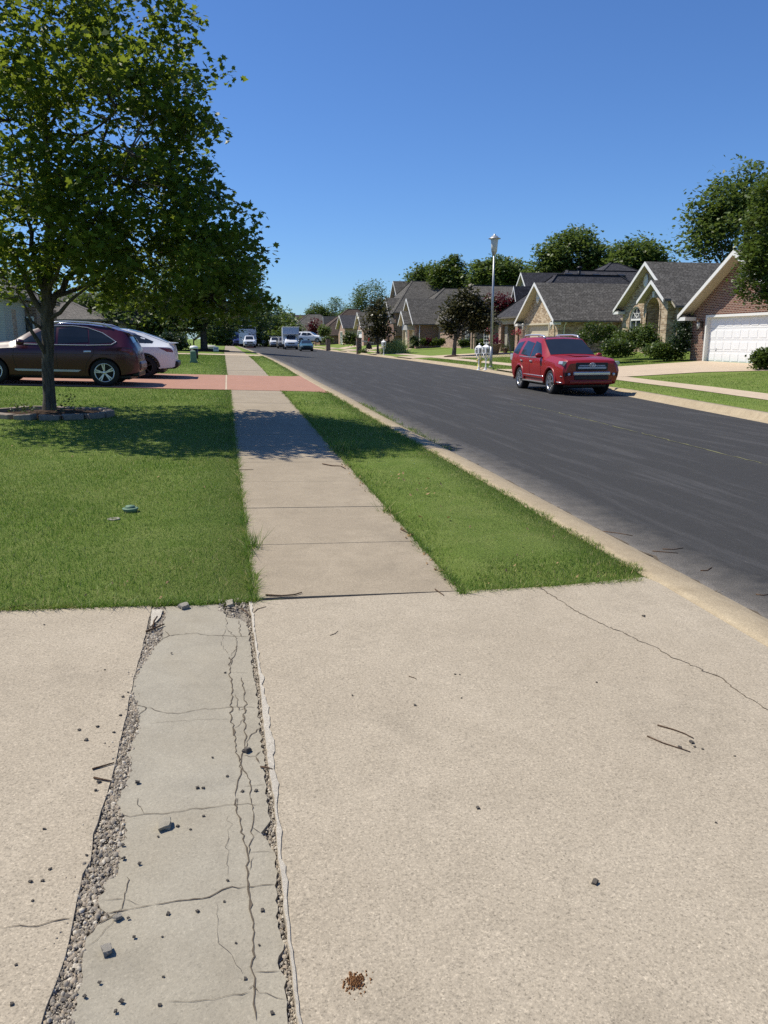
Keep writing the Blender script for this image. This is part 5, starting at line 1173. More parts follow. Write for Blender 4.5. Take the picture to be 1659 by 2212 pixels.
b = onY(31, 735, 41.5); q = MB(); q.box(a[0] + .002, b[0], 41.4, 42.2, -.5, 3.0); hg.put(q, 'brick_pier', MT['pinkb'])
c = onY(84, 735, 44); q = MB(); q.box(a[0] + .003, c[0], 44, 49, -.5, 3.2); hg.put(q, 'wall', MT['brownb'])
for px in (50, 66): w = onY(px, 718, 43.98); q = MB(); q.box(w[0] - .22, w[0] + .22, 43.93, 44.01, w[2] - .7, w[2] + .8); wo = hg.put(q, 'window', MT['trim']); q = MB(); q.box(w[0] - .15, w[0] + .15, 43.90, 43.94, w[2] - .62, w[2] + .72); hg.put(q, 'pane', MT['wglass'], wo)
hp = House('peach_brick_house', (-12, 92, 1), 'peach brick gable end with white downpipe between the trees on the left')
a = onY(372, 735, 90); b = onY(396, 735, 90); hp.gable(b[0], b[0] - 14, 94, 3.8, -.5, .8, 6.6, 'pinkb', 'sh_taupe', of=.4, os=.4, ret=False)
q = MB(); q.tube([(b[0] + .08, 90.3, .5), (b[0] + .08, 90.3, 3.2)], .07, 6); hp.put(q, 'downpipe', MT['trim'])
# timber fence by that house
a = onY(326, 735, 74); b = onY(355, 735, 74); fe = House('board_fence', (float(a[0]), 74., float(G(a[0], 74))), 'pale vertical board fence between the pale car and the trees', 'fence')
q = MB(); x = a[0]
while x < b[0]: q.box(x, x + .13, 74, 74.03, .3, 2.5); x += .145
fe.put(q, 'boards', MT['soffit']); q = MB(); q.box(a[0], b[0], 74.035, 74.1, .9, 1.0); q.box(a[0], b[0], 74.035, 74.1, 2.0, 2.1); fe.put(q, 'rail', MT['soffit'])
# ---------------------------------------------------------------- vehicles (local x forward, z up, origin on the ground at the middle)
class Car:
    def __init__(s, name, loc, rz, st, label, cat='car', group=None):
        s.root = empty(name, loc, rz, label, cat, group); s.st = sorted(st, key=lambda q: q[0]); s.xs = [q[0] for q in s.st]
    def par(s, x): return [float(np.interp(x, s.xs, [q[k] for q in s.st])) for k in range(1, 7)]
    def ring(s, x):
        zb, zs, zt, wb, ws, wt = s.par(x); h = zt - zs
        return [(0, zb), (.75 * wb, zb), (wb - .025, zb + .03), (wb, zb + .12), ((wb + ws) / 2 + .016, zb * .45 + zs * .55), (ws, zs - .14 * (zs - zb)), (ws - .018, zs),
                ((ws - .018 + wt) / 2 + .02, zs + (h - .07) * .5), (wt, zt - min(.06, h * .45)), (wt - .04, zt - min(.013, h * .15)), (wt * .55, zt + .004), (0, zt + .014)]
    def sy(s, x, z):
        r = s.ring(x)[2:10]
        for a, b in zip(r[:-1], r[1:]):
            if a[1] - 1e-6 <= z <= b[1] + 1e-6: t = (z - a[1]) / max(1e-6, b[1] - a[1]); return a[0] + (b[0] - a[0]) * t
        return r[-1][0] if z > r[-1][1] else r[0][0]
    def tz(s, x, y):
        r = s.ring(x)[7:]; y = abs(y)
        for a, b in zip(r[:-1], r[1:]):
            if b[0] - 1e-6 <= y <= a[0] + 1e-6: t = (a[0] - y) / max(1e-6, a[0] - b[0]); return a[1] + (b[1] - a[1]) * t
        return r[0][1]
    def body(s, paint, wheels, wr, step=.1, name='body', archc=.06, under='black'):
        X = []
        for a, b in zip(s.xs[:-1], s.xs[1:]):
            n = max(1, int(round((b - a) / step))); X += [a + (b - a) * k / n for k in range(n)]
        X.append(s.xs[-1]); m = MB(); R_ = []
        for x in X:
            h = s.ring(x); R_.append([(x, p[0], p[1]) for p in h] + [(x, -p[0], p[1]) for p in h[-2:0:-1]])
        n = len(R_[0])
        for a, b in zip(R_[:-1], R_[1:]):
            for k in range(n): m.poly([a[k], a[(k + 1) % n], b[(k + 1) % n], b[k]], 0, True)
        m.poly(R_[0]); m.poly(R_[-1][::-1])
        o = m.build(name, MT[paint], s.root)
        cs = []
        for x in wheels:
            for sg in (-1, 1):
                c = MB(); c.lathe([(wr + archc, sg * .52), (wr + archc, sg * 1.3)], 28, (x, 0, wr), 'y', sm=False); cs.append(c)
        cut(o, cs)
        for p in o.data.polygons: p.use_smooth = True
        o.data.set_sharp_from_angle(angle=R(26)); s.bodyo = o; return o
    def side(s, name, poly, mat, off=.007, parent=None, sides=(1, -1), sub=4, deep=.04):
        out = []
        for sg in sides:
            m = MB(); zs = [p[1] for p in poly]; z0, z1 = min(zs), max(zs); lv = sorted(set([z0 + (z1 - z0) * k / 7 for k in range(8)] + zs)); rows = []; nx = 6
            for z in lv:
                zq = min(max(z, z0 + 1e-5), z1 - 1e-5); xs = []
                for p, q in zip(poly, poly[1:] + poly[:1]):
                    if (p[1] - zq) * (q[1] - zq) < 0: xs.append(p[0] + (q[0] - p[0]) * (zq - p[1]) / (q[1] - p[1]))
                if len(xs) < 2: continue
                xa, xb = min(xs), max(xs); rows.append([(xa + (xb - xa) * k / nx, sg * (s.sy(xa + (xb - xa) * k / nx, z) + off), z) for k in range(nx + 1)])
            ins = lambda p: (p[0], p[1] - sg * deep, p[2])
            for r0, r1 in zip(rows[:-1], rows[1:]):
                for k in range(nx): m.poly([r0[k], r0[k + 1], r1[k + 1], r1[k]])
                m.poly([r0[0], r1[0], ins(r1[0]), ins(r0[0])]); m.poly([r0[-1], r1[-1], ins(r1[-1]), ins(r0[-1])])
            for r in (rows[0], rows[-1]):
                for k in range(nx): m.poly([r[k], r[k + 1], ins(r[k + 1]), ins(r[k])])
            o = m.build(name, MT[mat], parent or s.root); out.append(o)
        return out
    def line(s, name, pts, w, mat, off=.006, sides=(1, -1), parent=None):
        for sg in sides:
            m = MB(); Q = []
            for a, b in zip(pts[:-1], pts[1:]):
                for k in range(6): t = k / 6; x, z = a[0] + (b[0] - a[0]) * t, a[1] + (b[1] - a[1]) * t; Q.append((x, sg * (s.sy(x, z) + off), z))
            x, z = pts[-1]; Q.append((x, sg * (s.sy(x, z) + off), z)); m.tube(Q, w, 6); m.build(name, MT[mat], parent or s.root)
    def top(s, name, xa, ya, xb, yb, mat, off=.008, n=8):
        m = MB(); g = []
        for i in range(7):
            t = i / 6; x = xa + (xb - xa) * t; yy = ya + (yb - ya) * t; g.append([(x, yy * (2 * k / n - 1), s.tz(x, yy * (2 * k / n - 1)) + off) for k in range(n + 1)])
        for i in range(6):
            for k in range(n): m.poly([g[i][k], g[i][k + 1], g[i + 1][k + 1], g[i + 1][k]], 0, True)
        return m.build(name, MT[mat], s.root)
    def wheels(s, xs, tr, wr, w, rim='alloy', spokes=6, twin=True, back='darkalloy'):
        for x in xs:
            for sg in (1, -1):
                m = MB(); m.lathe([(wr * .66, -w / 2 + .01), (wr * .72, -w / 2 - .003), (wr * .92, -w / 2), (wr * .985, -w / 2 + .03), (wr, -w / 4), (wr, w / 4), (wr * .985, w / 2 - .03), (wr * .92, w / 2), (wr * .72, w / 2 + .003), (wr * .66, w / 2 - .01)], 32, (x, sg * tr, wr), 'y', close=True)
                wo = m.build('wheel', MT['rubber'], s.root)
                q = MB(); f = sg * (tr + w / 2); q.lathe([(wr * .70, 0), (wr * .68, .008 * sg), (wr * .63, .004 * sg), (wr * .61, -.05 * sg), (wr * .6, -.09 * sg)], 32, (x, f - .004 * sg, wr), 'y', cap=False)
                for k in range(spokes):
                    a = 2 * math.pi * k / spokes + .2
                    for da in ((-.13, .13) if twin else (0,)):
                        c, sn = math.cos(a + da * .6), math.sin(a + da * .6); c2, s2 = math.cos(a + da), math.sin(a + da)
                        q.beam((x + wr * .12 * c, f - .018 * sg, wr + wr * .12 * sn), (x + wr * .63 * c2, f - .012 * sg, wr + wr * .63 * s2), wr * (.085 if twin else .14), .03, up=(0, 1, 0))
                q.lathe([(wr * .15, -.03 * sg), (wr * .15, .0), (wr * .1, .006 * sg), (0, .006 * sg)], 16, (x, f - .01 * sg, wr), 'y'); q.build('rim', MT[rim], wo)
                b = MB(); b.lathe([(wr * .62, -.02 * sg), (0, -.02 * sg)], 24, (x, f - .05 * sg, wr), 'y'); b.build('brake_disc', MT[back], wo)
    def box(s, name, x0, x1, y0, y1, z0, z1, mat, bev=.01, parent=None): m = MB(); m.box(x0, x1, y0, y1, z0, z1); return m.build(name, MT[mat], parent or s.root, bevel=bev)
    def mirror(s, x, y, z, mat='black', lens=True):
        for sg in (1, -1):
            m = MB(); m.lathe([(.0, -.1), (.07, -.08), (.095, 0), (.085, .07), (0, .085)], 12, (x, sg * (y + .12), z), 'x', sx=1.15, sy=.85); m.beam((x, sg * y, z - .04), (x, sg * (y + .1), z - .02), .05, .04); m.build('wing_mirror', MT[mat], s.root)

MT['redpaint'] = m_paint('red_paint', (.27, .010, .009), .26, .12, coat=.25)
MT['burg'] = m_paint('burgundy_paint', (.05, .004, .016), .25, .2, coat=.25)
MT['wpaint'] = m_paint('white_car_paint', (.72, .73, .75), .25, .03)
MT['teal'] = m_paint('teal_paint', (.035, .085, .095), .28, .1)
MT['greyp'] = m_paint('grey_car_paint', (.20, .19, .17), .3, .1)
MT['bluep'] = m_paint('blue_paint', (.02, .035, .17), .35, .1)
MT['greyp2'] = m_plain('silver_trim', (.45, .45, .47), .4)
MT['paleblue'] = m_paint('pale_blue_paint', (.38, .45, .58), .4, .05)

# ---- red SUV at the far kerb
suv_st = [(2.40, .44, .76, 1.00, .74, .84, .74), (2.34, .36, .84, 1.08, .85, .92, .80), (2.20, .33, .92, 1.13, .90, .95, .83), (1.95, .32, .98, 1.155, .93, .97, .84), (1.4, .33, 1.03, 1.19, .935, .975, .82), (.98, .33, 1.06, 1.21, .935, .975, .80), (.82, .33, 1.08, 1.30, .935, .975, .785),
          (.12, .33, 1.11, 1.72, .935, .97, .715), (-.10, .33, 1.11, 1.76, .935, .97, .71), (-.9, .33, 1.12, 1.79, .935, .97, .705), (-1.7, .35, 1.14, 1.775, .93, .965, .695), (-2.16, .40, 1.15, 1.74, .91, .955, .69), (-2.25, .42, 1.14, 1.66, .90, .95, .68), (-2.36, .44, 1.05, 1.22, .84, .90, .70), (-2.42, .46, .92, 1.06, .78, .84, .68)]
wA = onZ(1198, 852, -.15); sx_, sy_ = float((10.16 + 11.72) / 2), 24.66
c = Car('red_suv', (sx_, sy_, -.145), -math.pi / 2 + R(-1), suv_st, 'shiny red SUV with roof rails and chrome bumper bar parked at the far kerb', 'SUV')
c.body('redpaint', (1.40, -1.39), .39, archc=.055)
c.wheels((1.40, -1.39), .80, .39, .265, 'alloy', 6, True)
c.top('windscreen', .93, .76, .14, .655, 'cglass'); c.top('bonnet_scoop', 1.75, .26, 1.1, .34, 'redpaint', .022, 6)
c.top('sunroof', -.25, .36, -.85, .36, 'cglass', .006); c.top('rear_window', -2.24, .6, -2.35, .64, 'cglass')
c.side('side_window', [(.62, 1.16), (.08, 1.60), (-.36, 1.655), (-.36, 1.14)], 'cglass'); c.side('side_window', [(-.42, 1.14), (-.42, 1.655), (-1.20, 1.665), (-1.36, 1.17)], 'cglass'); c.side('quarter_window', [(-1.60, 1.19), (-1.46, 1.655), (-2.02, 1.64), (-2.16, 1.25), (-2.10, 1.21)], 'cglass')
c.line('window_trim', [(.66, 1.135), (-.4, 1.125), (-1.38, 1.145)], .012, 'chrome', .008)
for p in ([(.60, 1.10), (.66, .75), (.60, .45)], [(-.39, 1.10), (-.38, .45)], [(-1.3, 1.12), (-1.20, .95), (-.98, .72), (-.96, .45)]): c.line('door_gap', p, .006, 'black', .0)
for x in (-.22, -1.12): c.side('door_handle', [(x + .10, .985), (x + .10, 1.025), (x - .10, 1.03), (x - .10, .99)], 'chrome', .03)
c.side('rocker_moulding', [(.98, .47), (.98, .53), (-.95, .54), (-.95, .48)], 'redpaint', .03); c.line('rocker_trim', [(.95, .545), (-.9, .555)], .013, 'chrome', .02)
for sg in (1, -1):
    m = MB(); m.box(-.92, .95, min(sg * .84, sg * 1.0), max(sg * .84, sg * 1.0), .33, .375); m.build('running_board', MT['greyp'], c.root, bevel=.01)
    for x in (1.40, -1.39):
        m = MB(); m.tube([(x + .47 * math.cos(a), sg * (.945), .39 + .47 * math.sin(a)) for a in np.linspace(-.12, math.pi + .12, 18)], .045, 6); m.build('wheel_arch_flare', MT['redpaint'], c.root)
    m = MB(); m.tube([(.02, sg * .60, 1.73), (-.10, sg * .60, 1.815), (-.5, sg * .60, 1.85), (-1.5, sg * .59, 1.85), (-1.85, sg * .58, 1.83), (-2.0, sg * .58, 1.74)], [.03, .034, .028, .028, .034, .03], 8); m.build('roof_rail', MT['chrome'], c.root)
    m = MB(); m.prism([(sg * .56, .86), (sg * .52, 1.0), (sg * .70, 1.04), (sg * .92, 1.06), (sg * .945, .97), (sg * .87, .88)], 'x', 2.02, 2.335); ho = m.build('headlight', MT['lamp'], c.root, bevel=.015)
    m = MB(); m.lathe([(.065, 0), (.055, .02), (0, .03)], 14, (2.34, sg * .68, .915), 'x'); m.build('lens', MT['cglass'], ho)
    m = MB(); m.box(2.26, 2.40, min(sg * .60, sg * .86), max(sg * .60, sg * .86), .60, .73); fo = m.build('fog_light_pod', MT['black'], c.root, bevel=.02); m = MB(); m.lathe([(.05, 0), (.04, .015), (0, .02)], 12, (2.40, sg * .73, .665), 'x'); m.build('fog_light', MT['lamp'], fo)
    m = MB(); m.tube([(2.27, sg * .60, .745), (2.33, sg * .87, .745), (2.2, sg * .93, .74)], .018, 6); m.tube([(2.36, sg * .58, .59), (2.33, sg * .87, .595), (2.2, sg * .93, .60)], .016, 6); m.build('bumper_trim', MT['chrome'], c.root)
    m = MB(); m.tube([(2.30, sg * .82, .405), (2.1, sg * .93, .41), (1.98, sg * .945, .415)], .018, 6); m.build('lower_trim', MT['chrome'], c.root)
    m = MB(); m.box(-2.37, -2.12, min(sg * .80, sg * .955), max(sg * .80, sg * .955), .98, 1.2); m.build('tail_light', MT['lamp'], c.root, bevel=.02)
c.box('grille', 2.33, 2.418, -.52, .52, .77, 1.02, 'black', .02)
for z in (.865, .93): c.box('grille_bar', 2.40, 2.432, -.46 if z < .9 else -.42, .46 if z < .9 else .42, z - (.035 if z < .9 else .014), z + (.03 if z < .9 else .014), 'greyp2', .008)
m = MB(); m.tube([(2.445, .09 * math.cos(a), .945 + .062 * math.sin(a)) for a in np.linspace(0, 2 * math.pi, 20)], .010, 5, cap=False); m.tube([(2.445, .045 * math.cos(a), .958 + .04 * math.sin(a)) for a in np.linspace(0, 2 * math.pi, 16)], .008, 5, cap=False); m.tube([(2.445, .022 * math.cos(a), .945 + .058 * math.sin(a)) for a in np.linspace(0, 2 * math.pi, 16)], .008, 5, cap=False); m.build('badge', MT['chrome'], c.root)
c.box('bumper_bar', 2.30, 2.455, -.60, .60, .635, .745, 'chrome', .03); c.box('lower_intake', 2.33, 2.43, -.56, .56, .50, .625, 'black', .02); c.box('number_plate_recess', 2.40, 2.44, -.2, .2, .78, .82, 'black', .005)
c.box('chin', 2.2, 2.42, -.70, .70, .36, .50, 'redpaint', .05)
c.mirror(.62, .93, 1.20, 'redpaint'); c.box('underbody', -2.1, 2.0, -.7, .7, .22, .40, 'black', .05)
c.box('mud_flap', -1.86, -1.83, .70, .93, .22, .50, 'black', .005); c.box('rear_bumper', -2.47, -2.3, -.8, .8, .46, .70, 'redpaint', .05)

# ---- burgundy crossover on the red driveway
rx = [(2.33, .36, .66, .84, .56, .66, .56), (2.25, .28, .74, .92, .72, .80, .68), (2.0, .24, .84, 1.01, .84, .90, .76), (1.6, .24, .90, 1.07, .88, .93, .76), (1.15, .24, .95, 1.12, .89, .94, .75), (.88, .24, .97, 1.16, .89, .94, .74), (.38, .24, .99, 1.47, .89, .935, .66), (.05, .24, 1.0, 1.59, .89, .935, .635), (-.4, .24, 1.01, 1.645, .89, .935, .63), (-.95, .24, 1.02, 1.635, .89, .935, .62),
      (-1.5, .25, 1.04, 1.575, .89, .935, .60), (-1.80, .28, 1.05, 1.48, .87, .92, .585), (-1.90, .30, 1.05, 1.44, .85, .885, .56), (-1.98, .31, 1.04, 1.34, .82, .85, .55), (-2.09, .33, 1.02, 1.14, .75, .78, .58), (-2.16, .35, .88, 1.0, .68, .71, .56), (-2.21, .40, .66, .74, .58, .62, .5)]
bp = onG(228, 833); rr = R(180) + R(-2)
cx, cy = bp[0] - 1.22, 20.32 + .88
lx = Car('burgundy_crossover', (cx, cy, float(G(cx, 21.0)) + .0), rr, rx, 'dark burgundy crossover with silver roof rails on the red driveway behind the maple trunk', 'car')
lx.root.rotation_euler = (0, -R(1.6), rr); lx.root.scale = (.95, .95, .915)
lx.body('burg', (1.37, -1.37), .365, archc=.045); lx.wheels((1.37, -1.37), .80, .365, .24, 'alloy', 5, True)
lx.top('windscreen', .84, .70, .42, .60, 'cglass'); lx.top('rear_window', -1.905, .52, -2.07, .54, 'cglass')
lx.side('side_window', [(.72, 1.09), (.42, 1.30), (.02, 1.515), (-.18, 1.545), (-.18, 1.10)], 'cglass'); lx.side('side_window', [(-.25, 1.10), (-.25, 1.55), (-.62, 1.555), (-.95, 1.515), (-1.0, 1.11)], 'cglass'); lx.side('quarter_window', [(-1.03, 1.11), (-.99, 1.505), (-1.32, 1.39), (-1.62, 1.21), (-1.55, 1.13)], 'cglass')
lx.line('window_trim', [(.8, 1.07), (-.2, 1.075), (-1.0, 1.085), (-1.56, 1.11), (-1.68, 1.19), (-1.33, 1.415), (-.96, 1.54), (-.6, 1.58), (-.1, 1.565), (.05, 1.535)], .011, 'chrome', .006)
for p in ([(.80, 1.05), (.84, .75), (.76, .36)], [(-.21, 1.06), (-.22, .34)], [(-1.15, 1.08), (-1.12, .85), (-.93, .60), (-.9, .36)]): lx.line('door_gap', p, .006, 'black', .0)
for x in (-.02, -.98): lx.side('door_handle', [(x + .09, .90), (x + .09, .94), (x - .09, .945), (x - .09, .905)], 'chrome', .03)
lx.side('sill_trim', [(.82, .40), (.82, .43), (-.80, .43), (-.72, .375), (.75, .375)], 'greyp2', .02)
lx.side('body_crease', [(1.0, .82), (1.0, .835), (-1.9, .86), (-1.9, .845)], 'burg', .012)
for sg in (1, -1):
    m = MB(); m.tube([(.12, sg * .57, 1.57), (0, sg * .575, 1.645), (-.4, sg * .575, 1.69), (-.95, sg * .57, 1.68), (-1.35, sg * .56, 1.635), (-1.55, sg * .55, 1.56)], [.026, .026, .022, .022, .026, .03], 8); m.build('roof_rail', MT['chrome'], lx.root)
    m = MB(); m.prism([(sg * .5, .68), (sg * .55, .80), (sg * .78, .86), (sg * .84, .78), (sg * .7, .70)], 'x', 1.95, 2.24); m.build('headlight', MT['lamp'], lx.root, bevel=.02)
lx.side('tail_light', [(-1.74, .97), (-1.84, 1.03), (-2.07, .99), (-2.13, .86), (-2.05, .84), (-1.93, .92)], 'tail', .014)
m = MB(); m.prism([(-1.72, 1.50), (-1.97, 1.435), (-2.03, 1.395), (-1.84, 1.42)], 'y', -.54, .54); m.build('roof_spoiler', MT['burg'], lx.root, bevel=.01)
m = MB(); m.prism([(-1.20, 1.62), (-1.26, 1.68), (-1.34, 1.61)], 'y', -.02, .02); m.build('antenna', MT['burg'], lx.root)
lx.box('rear_bumper', -2.26, -2.05, -.56, .56, .42, .68, 'burg', .07); lx.box('rear_valance', -2.2, -2.0, -.6, .6, .26, .42, 'black', .04); lx.box('grille', 2.28, 2.35, -.42, .42, .45, .74, 'black', .02); lx.mirror(.62, .92, 1.12, 'burg'); lx.box('underbody', -2.0, 1.9, -.7, .7, .18, .32, 'black', .05)

# ---- white hatchback behind it
ty = [(2.37, .34, .62, .76, .5, .62, .5), (2.25, .26, .72, .86, .72, .80, .66), (1.9, .22, .82, .96, .86, .92, .76), (1.2, .22, .90, 1.06, .90, .95, .74), (.95, .22, .92, 1.12, .90, .955, .72), (.1, .22, .95, 1.52, .90, .955, .60), (-.4, .22, .97, 1.60, .90, .955, .58), (-.9, .22, .98, 1.575, .90, .955, .57), (-1.4, .23, 1.0, 1.47, .90, .955, .56), (-1.85, .27, 1.01, 1.31, .88, .93, .55), (-2.12, .30, 1.01, 1.18, .83, .87, .58), (-2.22, .31, .99, 1.13, .77, .80, .60), (-2.29, .33, .93, 1.06, .70, .73, .60), (-2.34, .38, .70, .80, .62, .66, .56)]
bp = onG(317, 818); tx = bp[0] - 1.445; tyy = max(bp[1], 23.6) + .8
tc = Car('white_hatchback', (tx, tyy, float(G(tx, tyy)) + .02), R(180), ty, 'white coupe shaped car with sloping rear glass parked behind the burgundy crossover', 'car')
tc.root.rotation_euler = (0, -R(1.5), R(180)); tc.root.scale = (.97, .97, .87)
tc.body('wpaint', (1.445, -1.445), .355, archc=.06); tc.wheels((1.445, -1.445), .82, .355, .25, 'darkalloy', 5, False)
tc.top('windscreen', .92, .68, .12, .56, 'cglass'); tc.top('rear_window', -1.0, .52, -2.12, .56, 'cglass', .008); tc.top('glass_roof', .0, .5, -.95, .5, 'cglass', .006)
tc.side('side_window', [(.75, 1.04), (.1, 1.42), (-.3, 1.50), (-.3, 1.06)], 'cglass'); tc.side('side_window', [(-.36, 1.06), (-.36, 1.505), (-.85, 1.485), (-1.25, 1.40), (-1.78, 1.16), (-1.6, 1.09), (-1.1, 1.07)], 'cglass')
for sg in (1, -1):
    m = MB(); A = np.linspace(0, math.pi, 15); Q = [[(-1.445 + r * math.cos(t), sg * (tc.sy(-1.445 + r * math.cos(t), .355 + r * math.sin(t)) + .008), .355 + r * math.sin(t)) for t in A] for r in (.41, .455)]
    for k in range(14): m.poly([Q[0][k], Q[0][k + 1], Q[1][k + 1], Q[1][k]])
    m.build('wheel_arch_trim', MT['black'], tc.root, solid=.012)
tc.side('sill', [(1.0, .22), (1.0, .33), (-1.0, .33), (-1.0, .22)], 'black', .012)
for p in ([(-.33, 1.04), (-.34, .36)], [(-1.3, 1.05), (-1.2, .8), (-1.0, .6), (-.98, .36)]): tc.line('door_gap', p, .005, 'black', 0)
tc.side('tail_light', [(-1.86, .995), (-2.2, .975), (-2.27, .90), (-2.28, .84), (-2.12, .86)], 'tail', .012)
m = MB(); m.prism([(-2.12, 1.175), (-2.36, 1.165), (-2.37, 1.14), (-2.2, 1.10)], 'y', -.62, .62); m.build('boot_spoiler', MT['wpaint'], tc.root, bevel=.008)
m = MB(); m.prism([(-2.05, .28), (-2.32, .30), (-2.43, .40), (-2.41, .55), (-2.28, .56), (-2.1, .42)], 'y', -.64, .64); m.build('rear_diffuser', MT['black'], tc.root, bevel=.03); tc.mirror(.6, .93, 1.08, 'black'); tc.box('underbody', -2.0, 1.9, -.7, .7, .15, .30, 'black', .05)

# ---- vehicles down the street
def simple(name, loc, rz, st, paint, label, wb, wr, ws, wsc, wins, cat='car', group='vehicles parked down the street', k=1., rim='alloy'):
    st = [tuple(q * k for q in t) for t in st]; c = Car(name, loc, rz, st, label, cat, group); wb = tuple(q * k for q in wb); wr *= k
    c.body(paint, wb, wr, .2, archc=.06); c.wheels(wb, st[len(st) // 2][4] - .12, wr, .22, rim, 5, False)
    c.top('windscreen', *[q * k for q in wsc], 'cglass')
    for w in wins: c.side('side_window', [(a * k, b * k) for a, b in w], 'cglass')
    xf = max(q[0] for q in st); zf, zt = c.par(xf - .12)[1:3]; w = c.par(xf - .12)[4]
    for sg in (1, -1):
        m = MB(); m.box(xf - .25, xf - .02, min(sg * w * .6, sg * w * .98), max(sg * w * .6, sg * w * .98), zf - .14, zf + .02); m.build('headlight', MT['lamp'], c.root, bevel=.02)
    m = MB(); m.box(xf - .1, xf + .015, -w * .5, w * .5, zf - .17, zf - .02); m.build('grille', MT['black'], c.root); m = MB(); m.box(xf - .1, xf + .03, -w * .85, w * .85, c.par(xf)[0], c.par(xf)[0] + .16); m.build('lower_bumper', MT['black'], c.root, bevel=.02)
    c.mirror(c.xs[len(c.xs) // 2] + .55, st[len(st) // 2][4] - .02, st[len(st) // 2][2] + .12, paint); c.box('underbody', min(c.xs) + .4, xf - .4, -.6, .6, .16, .34, 'black', .03)
    return c
sedan = [(2.38, .30, .58, .70, .56, .66, .56), (2.25, .22, .66, .78, .76, .82, .70), (1.7, .2, .76, .88, .84, .88, .74), (1.0, .2, .84, .98, .86, .90, .72), (.1, .2, .88, 1.38, .86, .90, .58), (-.4, .2, .89, 1.43, .86, .90, .56), (-.9, .2, .90, 1.40, .86, .90, .56), (-1.6, .22, .90, 1.06, .85, .89, .66), (-2.2, .28, .86, 1.0, .80, .84, .66), (-2.38, .34, .7, .86, .7, .76, .6)]
pick = [(2.85, .42, .80, .98, .70, .80, .68), (2.75, .36, .92, 1.10, .88, .94, .80), (2.3, .35, 1.02, 1.18, .94, .98, .84), (1.35, .35, 1.08, 1.24, .95, .99, .80), (.6, .35, 1.12, 1.80, .95, .985, .68), (.1, .35, 1.12, 1.88, .95, .985, .66), (-1.0, .35, 1.12, 1.86, .95, .985, .66), (-1.12, .35, 1.12, 1.30, .95, .985, .9), (-1.2, .35, 1.12, 1.20, .95, .985, .92), (-2.7, .38, 1.10, 1.18, .94, .97, .92), (-2.85, .44, 1.0, 1.12, .9, .94, .88)]
H_ = -math.pi / 2
pw_ = [[(1.1, 1.2), (.55, 1.62), (.15, 1.72), (.12, 1.2)], [(.05, 1.2), (.05, 1.73), (-.85, 1.72), (-.95, 1.2)]]
sw_ = [[(.85, .95), (.1, 1.28), (-.38, 1.34), (-.38, .96)], [(-.44, .96), (-.44, 1.34), (-.9, 1.31), (-1.4, 1.08), (-1.3, .98)]]
def road_at(px, py): p = onG(px, py); return float(p[0]), float(p[1]), float(p[2])
def far_at(px, D): p = onD(px, 740, D); return float(p[0]), float(p[1]), float(G(p[0], p[1]))
L_ = far_at(661, 101); tl = simple('teal_sedan', (L_[0], L_[1], L_[2]), H_ - R(3), sedan, 'teal', 'teal saloon facing the camera, nearest in the row of parked vehicles', (1.4, -1.32), .32, 2.0, (.95, .66, .12, .53), sw_)
m = MB(); m.lathe([(.0, 1.42), (.14, 1.44), (.16, 1.5), (.1, 1.56), (0, 1.57)], 10, (-.3, .35, 0)); m.build('roof_sign', MT['darkcloth'], tl.root)
bxL = far_at(628, 116); van = [(2.9, .45, .82, 1.05, .72, .82, .7), (2.8, .38, .95, 1.18, .92, .97, .82), (2.2, .38, 1.1, 1.32, .98, 1.0, .84), (1.75, .38, 1.15, 1.42, .98, 1.0, .80), (1.1, .38, 1.18, 2.0, .98, 1.0, .72), (.6, .38, 1.18, 2.1, .98, 1.0, .72), (.3, .38, 1.18, 2.1, .98, 1.0, .72)]
bt = simple('box_truck', bxL, H_ - R(2), van, 'wpaint', 'white box truck with grey cab overhang parked behind the teal saloon', (2.05,), .38, 2., (1.7, .78, 1.13, .68), [[(1.5, 1.25), (1.05, 1.9), (.6, 1.95), (.6, 1.25)]], 'truck')
bt.box('cargo_box', -3.6, .28, -1.22, 1.22, .78, 3.25, 'wpaint', .06); ov = bt.box('cab_overhang', .29, 1.35, -1.22, 1.22, 2.18, 3.24, 'paleblue', .10); bt.box('roof_edge', .2, 1.40, -1.26, 1.26, 3.20, 3.30, 'wpaint', .04, ov); bt.box('chassis', -3.5, .5, -.6, .6, .42, .76, 'black', .02)
bt.wheels((-2.2,), .95, .38, .3, 'darkalloy', 5, False)
m = MB()
for k in range(4): m.box(-.6 + .0, -.1, -1.235, -1.225, 2.95 - k * .07, 2.98 - k * .07)
m.build('side_marking', MT['greyp'], bt.root)
L_ = far_at(611, 128); simple('grey_pickup', L_, H_ - R(1), pick, 'greyp', 'grey brown pickup tucked behind the white box truck', (1.8, -1.7), .4, 2, (1.32, .78, .62, .66), pw_, 'pickup')
L_ = far_at(593, 146); c = simple('white_pickup', L_, H_, pick, 'wpaint', 'white pickup with a roof rack, third along the far kerb beyond the box truck', (1.8, -1.7), .4, 2, (1.32, .78, .62, .66), pw_, 'pickup')
m = MB(); m.box(-1.0, .4, -.85, .85, 1.98, 2.03)
for x in (-.9, .3):
    for y in (-.8, .8): m.box(x - .03, x + .03, y - .03, y + .03, 1.84, 1.99)
m.build('roof_rack', MT['white'], c.root)
L_ = far_at(572, 150); u = empty('utility_trailer', L_, H_, 'dark loaded utility trailer left of the white pickup with the rack', 'trailer', 'vehicles parked down the street')
m = MB(); m.box(-1.6, 1.6, -.8, .8, .5, .6); m.build('bed', MT['black'], u); m = MB()
for x in (-1.55, 0, 1.55):
    for y in (-.78, .78): m.box(x - .03, x + .03, y - .03, y + .03, .6, 1.5)
